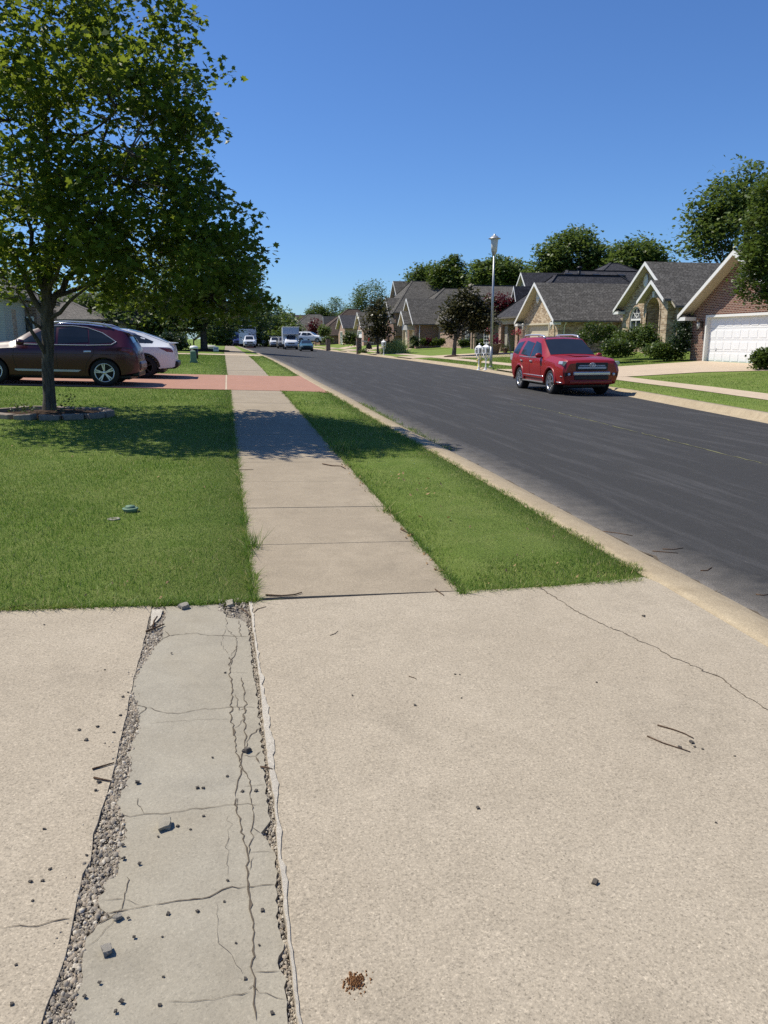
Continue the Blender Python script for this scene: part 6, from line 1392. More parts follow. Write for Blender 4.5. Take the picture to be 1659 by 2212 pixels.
for y in (-.78, .78): m.box(-1.6, 1.6, y - .03, y + .03, 1.46, 1.52)
m.build('stake_side', MT['darkcloth'], u); m = MB(); m.lathe([(.3, -.1), (.33, 0), (.3, .1)], 14, (0, .85, .33), 'y'); m.build('wheel', MT['rubber'], u); m = MB(); m.lathe([(.3, -.1), (.33, 0), (.3, .1)], 14, (0, -.85, .33), 'y'); m.build('wheel', MT['rubber'], u); m = MB(); m.box(-1.3, 1.2, -.6, .6, .6, 1.3); m.build('load', MT['greyc'] if 'greyc' in MT else MT['greycloth'], u, bevel=.2)
# white SUV nose right in a far driveway
p = onD(672, 742, 128); simple('white_suv', (float(p[0]), float(p[1]), .95), R(-25), suv_st, 'wpaint', 'white SUV standing side on in a distant driveway behind the teal saloon', (1.40, -1.39), .38, 2, (.92, .74, .14, .60), [[(.62, 1.16), (.08, 1.60), (-.36, 1.655), (-.36, 1.14)], [(-.42, 1.14), (-.42, 1.655), (-1.20, 1.665), (-1.36, 1.17)], [(-1.60, 1.19), (-1.46, 1.655), (-2.02, 1.64), (-2.16, 1.25)]], 'SUV')
# left kerb: white pickup towing a blue trailer
L_ = far_at(525.5, 124); L_ = (max(L_[0], 3.4), L_[1], L_[2]); c = simple('white_pickup', L_, H_, pick, 'wpaint', 'white pickup with dark grille at the near kerb, towing the blue trailer', (1.8, -1.7), .4, 2, (1.32, .78, .62, .66), pw_, 'pickup', 'vehicles at the near kerb')
T_ = empty('blue_trailer', (L_[0] - .1, L_[1] + 7.5, L_[2]), H_, 'tall blue enclosed trailer with pale V nose hitched behind the white pickup', 'trailer', 'vehicles at the near kerb')
m = MB(); m.prism([(-3, -1.45), (2.2, -1.45), (2.2, 1.45), (-3, 1.45)], 'z', .55, 3.0); m.build('cargo_box', MT['bluep'], T_, bevel=.05)
m = MB(); m.prism([(2.21, -1.43), (2.9, 0), (2.21, 1.43)], 'z', .6, 2.98); m.build('nose', MT['paleblue'], T_)
m = MB(); m.tube([(2.2, -1.35, 3.0), (2.2, -1.35, 3.55), (2.2, 1.35, 3.55), (2.2, 1.35, 3.0)], .06, 6); m.tube([(-1, -1.35, 3.0), (-1, -1.35, 3.55), (-1, 1.35, 3.55), (-1, 1.35, 3.0)], .06, 6); m.build('roof_rack', MT['galv'], T_)
for sg in (1, -1):
    m = MB(); m.lathe([(.33, -.12), (.37, 0), (.33, .12)], 16, (-.4, sg * 1.3, .37), 'y'); m.build('wheel', MT['rubber'], T_)
m = MB(); m.beam((2.5, 0, .5), (4.2, 0, .55), .12, .12); m.build('tow_bar', MT['black'], T_)
V_ = far_at(511, 140); van2 = simple('blue_van', (V_[0] + .3, V_[1], V_[2]), H_, van, 'bluep', 'blue grey van partly hidden left of the blue trailer', (2.05,), .38, 2., (1.7, .78, 1.13, .68), [[(1.5, 1.25), (1.05, 1.9), (.6, 1.95), (.6, 1.25)]], 'van', 'vehicles at the near kerb')
van2.box('cargo_box', -3.0, .28, -1.0, 1.0, .6, 2.5, 'paleblue', .06); van2.wheels((-1.8,), .85, .38, .25, 'darkalloy', 5, False)
# ---------------------------------------------------------------- street furniture
def gpt(px, py): p = onG(px, py); return (float(p[0]), float(p[1]), float(p[2]))
lp = gpt(1060, 793); lamp = empty('street_lamp', lp, 0, 'tall grey street lamp with flared hat on a tapering post by the letter boxes', 'street lamp')
D_l = proj(lp)[2]; hl_ = (793 - 522) * D_l / F_
m = MB(); m.tube([(0, 0, -.1), (0, 0, 1.1)], [.088, .084], 8); m.tube([(0, 0, 1.1), (.0, 0, hl_ - .95)], [.08, .045], 10); m.lathe([(.14, 0), (.14, .02), (.12, .03)], 8); m.build('post', MT['galv'], lamp)
m = MB(); m.lathe([(.07, hl_ - 1.02), (.12, hl_ - .93), (.13, hl_ - .90), (.15, hl_ - .82), (.15, hl_ - .80)], 14); hd = m.build('lamp_collar', MT['galv'], lamp)
m = MB(); m.lathe([(.15, hl_ - .86), (.17, hl_ - .6), (.20, hl_ - .24), (.19, hl_ - .2)], 14); m.build('lamp_shade', MT['frost'], lamp)
m = MB(); m.lathe([(.20, hl_ - .24), (.325, hl_ - .21), (.33, hl_ - .19), (.22, hl_ - .14), (.15, hl_ - .06), (.06, hl_ - .03), (.05, hl_ + .04), (0, hl_ + .05)], 20); m.build('lamp_hat', MT['galv'], lamp)
m = MB(); m.box(-.02, .02, -.14, -.11, .55, .75); m.build('access_cover', MT['galv'], lamp)
# ornate white letter boxes
def letterbox(px, py, label, k=1., rz=0.):
    p = gpt(px, py); r = empty('letter_box', p, rz, label, 'letter box', 'white letter boxes along the far kerb')
    m = MB(); prof = [(.11, -.05), (.11, .03), (.05, .06), (.07, .1), (.035, .16), (.03, .3), (.036, .48), (.028, .62), (.045, .68), (.03, .72), (.035, .8), (.08, .84)]
    m.lathe([(a * k, b * k) for a, b in prof], 12); m.build('post', MT['white'], r)
    m = MB(); m.prism([(-.14 * k, .84 * k), (.14 * k, .84 * k), (.155 * k, 1.15 * k), (-.155 * k, 1.15 * k)], 'y', -.19 * k, .22 * k); b = m.build('box', MT['white'], r, bevel=.012)
    m = MB(); m.box(-.08 * k, .08 * k, -.203 * k, -.191 * k, .9 * k, 1.10 * k); m.build('door', MT['greyp'], b)
    for sg in (-1, 1): m = MB(); m.box(min(sg * .142 * k, sg * .162 * k), max(sg * .142 * k, sg * .162 * k), -.10 * k, .12 * k, .92 * k, 1.06 * k); m.build('side_panel', MT['greyp'], b)
    
    m = MB(); m.lathe([(.25 * k, 1.15 * k), (.26 * k, 1.18 * k), (.10 * k, 1.29 * k), (.05 * k, 1.30 * k), (.03 * k, 1.35 * k), (.05 * k, 1.38 * k), (0, 1.42 * k)], 4, sm=False); m.build('cap', MT['white'], r)
    m = MB(); m.box(.163 * k, .173 * k, -.1 * k, -.07 * k, .95 * k, 1.2 * k); m.build('flag', MT['darkcloth'], b)
    for sg in (1, -1): m = MB(); m.tube([(sg * .05 * k, 0, .55 * k), (sg * .13 * k, 0, .62 * k), (sg * .15 * k, 0, .82 * k)], .022 * k, 6); m.build('bracket', MT['white'], r)
    return r
letterbox(1034, 799, 'ornate white letter box, left of the pair by the street lamp', 1.0, R(12)); letterbox(1049, 799, 'ornate white letter box, right of the pair and touching the street lamp', 1.0, R(12))
p = gpt(1041, 797.5); hy_ = empty('fire_hydrant', (p[0] + .05, p[1] + .6, p[2]), 0, 'yellow fire hydrant half hidden behind the twin white letter boxes', 'fire hydrant')
m = MB(); m.lathe([(.16, -.02), (.16, .04), (.11, .06), (.105, .5), (.13, .52), (.13, .56), (.10, .6), (.06, .68), (.025, .7), (.02, .74), (0, .75)], 14); m.build('barrel', MT['yellow'], hy_)
for a in (0, math.pi, math.pi / 2): m = MB(); m.tube([(0, 0, .45), (.17 * math.cos(a), .17 * math.sin(a), .45)], .05, 8); m.build('nozzle', MT['yellow'], hy_)
letterbox(829, 768, 'lone white letter box on the small grass island by the ornamental grass', 1.05, R(8))
# brick letter box pillars
for px, py, w, lab in ((775.5, 763.6, .95, 'nearer brick pillar at the far kerb, left of the person in red'), (709, 757.5, 1.1, 'farther brick pillar at the far kerb in front of the olive roofed house')):
    p = gpt(px, py); d = proj(p)[2]; w = (14.5 if px > 750 else 12) * d / F_ * .72; h = (763.6 - 732 if px > 750 else 23.6) * d / F_
    r = empty('brick_pillar', p, 0, lab, 'pillar', 'brick letter box pillars'); m = MB(); m.box(-w / 2, w / 2, -w / 2, w / 2, -.1, h); m.build('shaft', MT['brownb'], r)
    m = MB(); m.box(-w / 2 - .04, w / 2 + .04, -w / 2 - .04, w / 2 + .04, h, h + .07); m.build('cap', MT['brownb'], r); m = MB(); m.box(-w / 2 - .03, -w / 2 + .05, -.15, .15, h * .55, h * .8); m.build('mail_door', MT['greyp'], r)
# utility pedestals on the left lawn
p = gpt(418.5, 784); r = empty('utility_pedestal', p, 0, 'pale green plastic utility pedestal on the lawn beside the pale car', 'utility pedestal', 'utility pedestals on the left lawn')
m = MB(); m.prism([(-.17, -.12), (.17, -.12), (.17, .12), (-.17, .12)], 'z', -.05, .08); m.build('base', MT['pedgreen'], r); m = MB(); m.v = []; m.lathe([(.20, 0), (.165, .48), (.13, .53), (0, .545)], 4, sm=False); o = m.build('cover', MT['pedgreen'], r, bevel=.03); o.rotation_euler = (0, 0, R(45))
p = gpt(420, 775); r = empty('utility_pedestal', p, 0, 'dark cylindrical utility pedestal with white cap behind the green one', 'utility pedestal', 'utility pedestals on the left lawn')
m = MB(); m.lathe([(.2, -.05), (.2, .52)], 16); m.build('base', MT['black'], r); m = MB(); m.lathe([(.215, .50), (.215, .56), (.16, .64), (0, .66)], 16); m.build('cover', MT['white'], r)
p = gpt(452, 756.5); r = empty('landscape_boulder', p, 0, 'pale rounded boulder in the grass just behind the second street tree', 'boulder'); m = MB(); m.lathe([(.75, -.05), (.72, .25), (.5, .42), (0, .46)], 14, sy=.6); r2 = m.build('stone', MT['frost'], r); r.name = 'pale_boulder'
# mulch bed under the second tree
p2_ = onD(440, 750, 62); bq = MB(); bq.lathe([(0, .22), (1.1, .14), (2.0, .06), (2.1, -.05)], 24, sy=1.1); tag(bq.build('mulch_bed', MT['soil'], None, loc=(float(p2_[0]), float(p2_[1]), float(G(p2_[0], p2_[1])))), kind='structure')
p3_ = onD(981, 750, 62); bq = MB(); bq.lathe([(0, .16), (.5, .10), (.8, .03), (.85, -.05)], 20); tag(bq.build('mulch_bed', MT['soil'], None, loc=(float(p3_[0]), float(p3_[1]), float(G(p3_[0], p3_[1])))), kind='structure')
# yard sign
p = gpt(467, 763.5); d = proj(p)[2]; r = empty('yard_sign', p, R(5), 'small pale green yard sign at the sidewalk edge beyond the pale car', 'sign'); w = 11.5 * d / F_; h = 14 * d / F_
m = MB(); m.box(-w / 2, w / 2, -.006, .006, .08, h); b = m.build('panel', MT['paleblue'], r); m = MB(); m.box(-w / 2, w / 2, -.012, -.0065, .08, h * .4); m.build('lower_band', MT['pedgreen'], b); m = MB(); m.box(-w * .32, w * .32, -.012, -.0065, h * .62, h * .76); m.build('band', MT['bluep'], b)
m = MB(); m.box(-w * .3, -w * .3 + .012, -.005, .005, -.1, .09); m.box(w * .3, w * .3 + .012, -.005, .005, -.1, .09); m.build('stake', MT['galv'], r)
# brown board standing in the road
p = gpt(541, 752.5); d = proj(p)[2]; r = empty('road_board', p, 0, 'low brown and rust board with pale roof shaped lines standing in the road', 'sign'); w = 15 * d / F_; h = 10.5 * d / F_
MT['rust'] = m_plain('rust_paint', (.30, .085, .05), .6); MT['olivep'] = m_plain('olive_paint', (.10, .09, .055), .6)
m = MB(); m.box(-w / 2, w / 2, -.02, .02, h * .36, h); b = m.build('upper_board', MT['olivep'], r); m = MB(); m.box(-w / 2, w / 2, -.025, .025, .05, h * .36 - .004); m.build('lower_board', MT['rust'], r)
m = MB()
for (x0, z0, x1, z1) in ((-.30, .62, .02, .97), (.02, .97, .36, .62), (-.46, .55, -.16, .88), (.20, .86, .46, .5)): m.beam((x0 * w, -.03, z0 * h), (x1 * w, -.03, z1 * h), .03, .05, up=(0, 1, 0))
m.build('roof_mark', MT['trim'], b); m = MB()
for x in (-w * .4, w * .4): m.box(x - .03, x + .03, -.25, .25, .0, .05)
m.build('foot', MT['black'], r)
# utility pole among the distant roofs
p = onD(631, 738, 215); r = empty('utility_pole', (float(p[0]), float(p[1]), .3), 0, 'thin grey utility pole standing before the farthest brown roof', 'utility pole'); hh = (738 - 676) * 215 / F_
m = MB(); m.tube([(0, 0, 0), (0, 0, hh)], [.2, .13], 8); m.build('shaft', MT['greycloth'], r); m = MB(); m.box(-.6, .6, -.06, .06, hh - .5, hh - .3); m.lathe([(.25, hh - 1.6), (.25, hh - .7)], 8, (.3, 0, 0)); m.build('crossarm', MT['greycloth'], r)
# flower pots and shepherd's crook baskets at the open garage
def pot(px, py, D, sc, label, flowers='pinkf', cat='flower pot'):
    p = onD(px, py, D); z = float(G(p[0], p[1])); r = empty('flower_pot', (float(p[0]), float(p[1]), z), 0, label, cat, 'flower pots by the open garage'); m = MB(); m.lathe([(.22 * sc, 0), (.34 * sc, .5 * sc), (.37 * sc, .5 * sc), (.37 * sc, .56 * sc), (.3 * sc, .55 * sc), (0, .5 * sc)], 16); m.build('pot', MT['terra'], r)
    P = rs.normal(0, 1, (160, 3)) * np.array([.2, .2, .13]) * sc + np.array([0, 0, .72 * sc]); V, k = leaves(P, .13 * sc, OVAL, .3); np_mesh('flowers', V, k, MT[flowers], r)
    return r
pot(1068, 750, 62, 1.5, 'large clay pot full of pink flowers left of the open garage'); pot(1092, 750, 63.5, .7, 'small pale pot with a green plant inside the open garage doorway', 'shrub')
for px, py, D, lab in ((1118.5, 718, 61, 'basket of pink flowers hanging at the open garage'), (1056, 715, 64, 'flat pink flower basket hanging on a hook left of the lamp post')):
    p = onD(px, py, D); z = float(G(p[0], p[1])); r = empty('flower_basket', (float(p[0]), float(p[1]), z), 0, lab, 'flower basket', 'hanging flower baskets'); hh = float(p[2]) - z
    m = MB(); m.tube([(-.28, 0, 0), (-.28, 0, hh + .5), (-.18, 0, hh + .62), (0, 0, hh + .55), (0, 0, hh)], .018, 6, cap=False); m.build('hook_stand', MT['black'], r); m = MB(); m.lathe([(.1, -.2), (.2, -.02), (.2, .02)], 12, (0, 0, hh - .02)); m.build('basket', MT['terra'], r)
    P = rs.normal(0, 1, (110, 3)) * np.array([.19, .19, .12]) + np.array([0, 0, hh + .02]); V, k = leaves(P, .14, OVAL, .3); np_mesh('flowers', V, k, MT['pinkf'], r)
p = onD(1104, 750, 63.3); r = empty('step_ladder', (float(p[0]), float(p[1]), float(G(p[0], p[1]))), R(80), 'thin step ladder leaning just inside the open garage', 'ladder'); m = MB()
for sg in (-.2, .2): m.beam((sg, 0, 0), (sg * .8, .35, 1.7), .05, .04)
m.build('rail', MT['greycloth'], r); m = MB()
for k in range(5): m.beam((-.19, .06 + k * .06, .3 + k * .3), (.19, .06 + k * .06, .3 + k * .3), .04, .03)
m.build('rung', MT['greycloth'], r)
p = onD(1176, 735, 50); bush('young_plant', (float(p[0]), float(p[1]), float(G(p[0], p[1]))), [(0, 0, .6, .35, .3, .5), (-.4, 0, .8, .2, .2, .6), (.35, 0, .7, .2, .2, .55)], 14, .16, OVAL, 'oak2', 'sparse pale leafed young plant before the cream garage door', 24, .1, 'plant', None, 9)
# trailer ramp in the driveway and the two people
p = onD(806, 747, 101); zg = float(G(p[0], p[1])); r = empty('ramp_trailer', (float(p[0]), float(p[1]), zg), 0, 'low grey trailer with long loading ramp tilted up beside the person in red', 'trailer')
def at3(x, y, D=101): q = onD(*c3(x, y), D); return (float(q[0] - p[0]), float(q[1] - p[1]), float(q[2] - zg))
m = MB(); m.beam(at3(1368, 540), at3(1535, 562), 1.2, .16); m.build('deck', MT['galv'], r); m = MB(); m.beam(at3(1470, 545), at3(1590, 440), 1.2, .12); m.build('ramp', MT['galv'], r); m = MB(); m.beam(at3(1540, 478), at3(1540, 575), .12, .12); m.build('prop', MT['greyp'], r)
for sg in (-.5, .5): m = MB(); a = at3(1455, 570); m.lathe([(.26, -.08), (.3, 0), (.26, .08)], 12, (a[0], a[1] + sg, .3), 'y'); m.build('wheel', MT['rubber'], r)
def person(loc, rz, J, label, clothes, h=1.75):
    """one skinned body; clothes are looser skins over parts of the same skeleton"""
    r = empty('person', loc, rz, label, 'person')
    B = dict(pelvis=(0, 0, .95), waist=(0, 0, 1.1), chest=(0, .0, 1.32), neck=(0, 0, 1.5), head=(0, .02, 1.58), crown=(0, .02, 1.72), shL=(.18, 0, 1.42), elL=(.24, .02, 1.15), haL=(.26, .1, .9), shR=(-.18, 0, 1.42), elR=(-.24, .02, 1.15), haR=(-.26, .1, .9),
             hipL=(.1, 0, .92), knL=(.11, .03, .5), anL=(.11, 0, .08), toL=(.11, .16, .04), hipR=(-.1, 0, .92), knR=(-.11, .03, .5), anR=(-.11, 0, .08), toR=(-.11, .16, .04), fiL=None, fiR=None); B.update(J)
    for s_ in 'LR':
        if B['fi' + s_] is None: a = Vector(B['el' + s_]); b = Vector(B['ha' + s_]); B['fi' + s_] = tuple(b + (b - a).normalized() * .16)
    RD = dict(pelvis=.13, waist=.12, chest=.145, neck=.055, head=.085, crown=.075, shL=.06, elL=.045, haL=.034, fiL=.022, shR=.06, elR=.045, haR=.034, fiR=.022, hipL=.085, knL=.06, anL=.042, toL=.035, hipR=.085, knR=.06, anR=.042, toR=.035)
    E = [('pelvis', 'waist'), ('waist', 'chest'), ('chest', 'neck'), ('neck', 'head'), ('head', 'crown'), ('chest', 'shL'), ('shL', 'elL'), ('elL', 'haL'), ('haL', 'fiL'), ('chest', 'shR'), ('shR', 'elR'), ('elR', 'haR'), ('haR', 'fiR'), ('pelvis', 'hipL'), ('hipL', 'knL'), ('knL', 'anL'), ('anL', 'toL'), ('pelvis', 'hipR'), ('hipR', 'knR'), ('knR', 'anR'), ('anR', 'toR')]
    def skin(name, names, extra, mat, ends={}):
        me = bpy.data.meshes.new(name); ns = list(names); es = [(ns.index(a), ns.index(b)) for a, b in E if a in ns and b in ns]
        me.from_pydata([ends.get(n, B[n]) for n in ns], es, []); me.materials.append(MT[mat]); o = link(bpy.data.objects.new(name, me), r)
        md = o.modifiers.new('skin', 'SKIN'); md.use_smooth_shade = True
        sv = me.skin_vertices[0].data
        for i, n in enumerate(ns): rr_ = RD[n] + extra; sv[i].radius = (rr_, rr_); sv[i].use_root = (n == ('pelvis' if 'pelvis' in ns else ns[0]))
        ss = o.modifiers.new('sub', 'SUBSURF'); ss.levels = 1; ss.render_levels = 1; evaluated_copy(o); return o
    skin('body', list(RD), 0, 'skin')
    top, bot, hair = clothes
    skin('shirt', ['pelvis', 'waist', 'chest', 'shL', 'elL', 'shR', 'elR'], .022, top); skin('trousers', ['pelvis', 'hipL', 'knL', 'anL', 'hipR', 'knR', 'anR'], .02, bot)
    for s_ in 'LR': skin('shoe', ['an' + s_, 'to' + s_], .016, 'darkcloth')
    m = MB(); a = B['crown']; m.lathe([(.098, -.06), (.11, -.02), (.09, .06), (.05, .09), (0, .1)], 12, a); m.build('cap', MT[hair], r); return r
fp = onD(*c3(1458, 610), 101); person((float(fp[0]), float(fp[1]), float(G(fp[0], fp[1]))), R(75), dict(haL=(.22, .3, 1.0), elL=(.24, .08, 1.16), knL=(.1, .22, .55), anL=(.1, .42, .14), toL=(.1, .56, .08), knR=(-.1, -.02, .5), anR=(-.1, -.4, .12), toR=(-.1, -.26, .04), haR=(-.24, -.1, .93), elR=(-.26, -.1, 1.18)), 'person in red shirt, dark trousers and pale cap striding past the loading ramp', ('redcloth', 'darkcloth', 'whitecloth'))
wp = onD(487, 744, 150); person((float(wp[0]), float(wp[1]), float(G(wp[0], wp[1]))), R(120), dict(chest=(0, .08, 1.30), head=(0, .14, 1.52), crown=(0, .17, 1.64), neck=(0, .11, 1.46), haL=(.2, .4, 1.0), haR=(-.3, .3, .85), elR=(-.28, .1, 1.12)), 'worker in white clothes standing on the far sidewalk beside the blue van', ('whitecloth', 'greycloth', 'whitecloth'))
for px, py, sc, lab in ((479, 745.5, .5, 'white bag lying on the far sidewalk left of the worker'), (501.5, 744.5, .42, 'white bucket on the grass right of the worker'), (475, 745, .35, 'small white bundle on the far sidewalk, leftmost of the bags')):
    p = onD(px, py, 140); m = MB()
    if 'bucket' in lab: m.lathe([(.35 * sc, 0), (.42 * sc, .95 * sc), (.38 * sc, .95 * sc), (.33 * sc, .1)], 12)
    else: m.lathe([(.5 * sc, 0), (.65 * sc, .2 * sc), (.5 * sc, .6 * sc), (.2 * sc, .75 * sc), (0, .75 * sc)], 9, sx=1.3)
    o = m.build('bucket' if 'bucket' in lab else 'bag', MT['whitecloth'], None, loc=(float(p[0]), float(p[1]), float(G(p[0], p[1])))); tag(o, lab, 'bucket' if 'bucket' in lab else 'bag')

# ---------------------------------------------------------------- things lying on lawn and paving
for px, py, r0, lab in ((282, 1105, .056, 'pale green valve cover ring standing on the left lawn'), (246, 1122, .042, 'white valve cover ring half sunk in the left lawn')):
    p = gpt(px, py); r = empty('valve_cover', p, 0, lab, 'valve cover', 'valve covers in the left lawn'); m = MB(); z0 = .022 if r0 > .05 else -.002
    m.lathe([(r0 * .7, z0 - .05), (r0 * 1.2, z0 + .004), (r0 * 1.2, z0 + .010), (r0 * .8, z0 + .014), (r0 * .75, z0 - .01)], 24); m.build('rim', MT['pedgreen' if r0 > .05 else 'stone'], r); m = MB(); m.lathe([(r0 * .74, z0 + .0), (r0 * .7, z0 + (.03 if r0 > .05 else -.005)), (0, z0 + (.032 if r0 > .05 else -.004))], 20); m.build('lid', MT['pedgreen' if r0 > .05 else 'black'], r)
srng = random.Random(5)
def stone_mesh(sz, seed, flat=.5):
    q = random.Random(seed); b = bmesh.new(); bmesh.ops.create_cube(b, size=1.5); bmesh.ops.subdivide_edges(b, edges=b.edges[:], cuts=1, use_grid_fill=True)
    for v in b.verts: v.co *= q.uniform(.78, 1.08); v.co.x += .25 * v.co.z * q.uniform(-1, 1); v.co.x *= sz; v.co.y *= sz * q.uniform(.75, .85); v.co.z *= sz * flat
    me = bpy.data.meshes.new('stone'); b.to_mesh(me); b.free(); return me
SM = [stone_mesh(1, k) for k in range(6)]
def paved_z(x, y): return G(x, y) + (-.004 if x > CB(y) else .009 if x < -.3 and y < 4.43 else .005 if x < .07 and y < 4.43 else .0125)
def stone(p, sz, label, mat='stone', group='loose stones on the paving', name='stone', k=None):
    me = SM[srng.randrange(6) if k is None else k]; me2 = bpy.data.meshes.get('stone_' + mat + str(SM.index(me)))
    if me2 is None: me2 = me.copy(); me2.name = 'stone_' + mat + str(SM.index(me)); me2.materials.append(MT[mat])
    o = link(bpy.data.objects.new(name, me2)); o.location = (float(p[0]), float(p[1]), float(paved_z(p[0], p[1])) + sz * .3); o.scale = (sz, sz, sz); o.rotation_euler = (srng.uniform(-.3, .3), srng.uniform(-.3, .3), srng.uniform(0, 6)); tag(o, label, 'stone', group); return o
stone(B_(892, 158), .030, 'large pale broken concrete chunk on the grey strip, biggest of its stones', 'patch', None, 'concrete_chunk', 2)
stone(B_(580, 842), .020, 'grey stone with dark shadow in the lower left of the grey strip', 'stone'); stone(B_(636, 660), .014, 'rounded stone beside the cracked corner of the grey strip', 'stone')
stone(A_(992, 137), .035, 'pale broken lump at the lawn edge above the grey strip', 'stone'); stone(A_(1243, 124), .036, 'flat pale chip at the lawn corner beside the sidewalk', 'patch'); stone(A_(1332, 913), .02, 'dark stone on the crack at the right of the grey strip', 'darkstone')
pebA = [(240, 178), (165, 463), (233, 459), (177, 567), (89, 914), (66, 1128), (272, 395), (470, 320)]; pebA2 = [(725, 762), (877, 755), (1212, 565), (1068, 618), (855, 214), (1100, 102), (1029, 174), (665, 264), (668, 336), (694, 660), (909, 633), (1417, 613), (1275, 790), (883, 971), (538, 1010), (657, 1112), (864, 1126), (625, 1166), (1470, 1168), (1325, 983), (754, 365), (961, 157), (1230, 450), (460, 1085), (1400, 800)]
pebB = [(1148, 946), (1228, 1048), (1067, 1110), (1098, 1111), (528, 784), (430, 803), (467, 858), (567, 475), (240, 231), (927, 385), (744, 1086), (1216, 487), (1310, 1130), (1383, 1127), (692, 598), (665, 622), (652, 722), (615, 815), (517, 1130), (538, 1084)]
for q in pebA: stone(B_(*q), srng.uniform(.004, .008), 'small dark pebble lying on the left slab', 'darkstone', 'pebbles on the left slab', 'pebble')
for q in pebA2: stone(B_(*q), srng.uniform(.0035, .0075), 'small dark pebble lying on the grey strip', 'darkstone', 'pebbles on the grey strip', 'pebble')
for q in pebB: stone(A_(*q), srng.uniform(.005, .010), 'small dark pebble on the farther part of the strip and left slab', 'darkstone', 'pebbles on the far end of the strip', 'pebble')
F6 = lambda x, y: onG((1000 + x * .9042) * .6636, (2000 + y * .9042) * .6636)
for q, s_ in (((1034, 981), .013), ((614, 710), .009), ((388, 338), .008), ((533, 225), .006), ((549, 226), .005), ((163, 302), .006), ((1041, 254), .006), ((1383, 472), .012), ((1341, 490), .009), ((1394, 488), .006), ((1422, 496), .006), ((1537, 521), .005), ((1470, 762), .005), ((1210, 14), .012), ((555, 311), .005)): stone(F6(*q), s_, 'small dark pebble lying on the wide right slab', 'darkstone', 'pebbles on the right slab', 'pebble')
# crumbled dirt heap and stain
cd = F6(172, 1340); MT['dirt'] = m_plain('orange_dirt', (.30, .155, .07), 1, 0, .1, .4, 60, 0, .8)
V = []
for k in range(260):
    a = srng.uniform(0, 6.28); rr_ = abs(srng.gauss(0, .017)); x, y = cd[0] + rr_ * 1.0 * math.cos(a), cd[1] + rr_ * 1.05 * math.sin(a); z = paved_z(x, y) - G(cd[0], cd[1]); sz = srng.uniform(.0015, .0045); c_ = np.array([x - cd[0], y - cd[1], z + sz * .4 + max(0, .006 - rr_ * .25)])
    T4 = [c_ + np.array(v) * sz for v in ((1, 0, -.5), (-.6, .8, -.5), (-.5, -.9, -.5), (.1, 0, .9))]
    for f in ((0, 1, 3), (1, 2, 3), (2, 0, 3)): V += [T4[i] for i in f]
o = np_mesh('dirt_pile', V, 3, MT['dirt'], loc=(float(cd[0]), float(cd[1]), float(G(cd[0], cd[1])))); tag(o, 'crumbled orange dirt pile at the bottom of the wide right slab', 'dirt pile')
# twigs
def twig(P, rad, label, group='twigs on the paving', mat='twig', lift=.0):
    P = [np.array(p) for p in P]; c = P[0]; m = MB(); Q = [(float(p[0] - c[0]), float(p[1] - c[1]), float(paved_z(p[0], p[1]) - G(c[0], c[1]) + rad + lift * math.sin(math.pi * i / max(1, len(P) - 1)))) for i, p in enumerate(P)]
    m.tube(Q, [rad * (1 - .4 * i / (len(Q) - 1)) for i in range(len(Q))], 5); o = m.build('twig', MT[mat], None, loc=(float(c[0]), float(c[1]), float(G(c[0], c[1])))); tag(o, label, 'twig', group)
E3 = lambda x, y: onG((700 + x * .4822) * .6636, (1200 + y * .4822) * .6636)
twig([F6(1260, 410), F6(1320, 427), F6(1355, 440), F6(1390, 458)], .0032, 'upper of the two thin dark twigs on the right slab'); twig([F6(1223, 450), F6(1280, 475), F6(1340, 494), F6(1378, 507)], .0030, 'lower of the two thin dark twigs on the right slab')
twig([F6(83, 84), F6(100, 78), F6(111, 68)], .002, 'short bent twig near the far left of the right slab'); twig([F6(365, 232), F6(385, 238), F6(393, 243)], .0018, 'tiny curled twig on the upper right slab')
twig([A_(1435, 75), A_(1520, 80), A_(1590, 74), A_(1630, 62)], .006, 'straight dark stick across the last sidewalk slab'); twig([A_(790, 272), A_(840, 252), A_(888, 232)], .006, 'brown stick over the gravel at the top of the grey strip')
twig([A_(828, 250), A_(832, 215), A_(850, 188)], .005, 'upright thin twig beside the white chipped corner'); twig([A_(500, 1018), A_(560, 1000), A_(618, 983)], .004, 'long dry stem reaching from the gravel onto the left slab'); twig([A_(508, 1064), A_(560, 1075), A_(604, 1083)], .004, 'second dry stem below the long one by the gravel')
twig([A_(1408, 1000), A_(1440, 1013), A_(1473, 1024)], .004, 'small stick lying on the white chipped edge'); twig([A_(1300, 140), A_(1335, 165), A_(1350, 185)], .004, 'twig at the gravelly corner of the sidewalk'); twig([A_(1350, 188), A_(1390, 150), A_(1437, 137)], .003, 'thin curved stem at the sidewalk corner'); twig([A_(48, 150), A_(80, 138), A_(130, 132), A_(205, 128)], .005, 'long dark stick along the lawn edge at the far left')
twig([E3(725, 652), E3(790, 665), E3(850, 668), E3(880, 685)], .007, 'pale forked stick on the sidewalk beside the tall tuft'); twig([E3(1252, 1097), E3(1300, 1120), E3(1340, 1138)], .006, 'pale stick at the right edge of the third sidewalk slab'); twig([E3(1545, 1440), E3(1590, 1430), E3(1625, 1475)], .005, 'bent pale twig at the verge corner'); twig([E3(1485, 1505), E3(1520, 1530), E3(1545, 1547)], .004, 'small pale twig on the last sidewalk joint'); twig([E3(160, 692), E3(260, 690)], .004, 'thin faint twig on the sidewalk by the left lawn'); twig([E3(1270, 445), E3(1300, 425)], .008, 'dark twig on the kerb in the tree shadow')
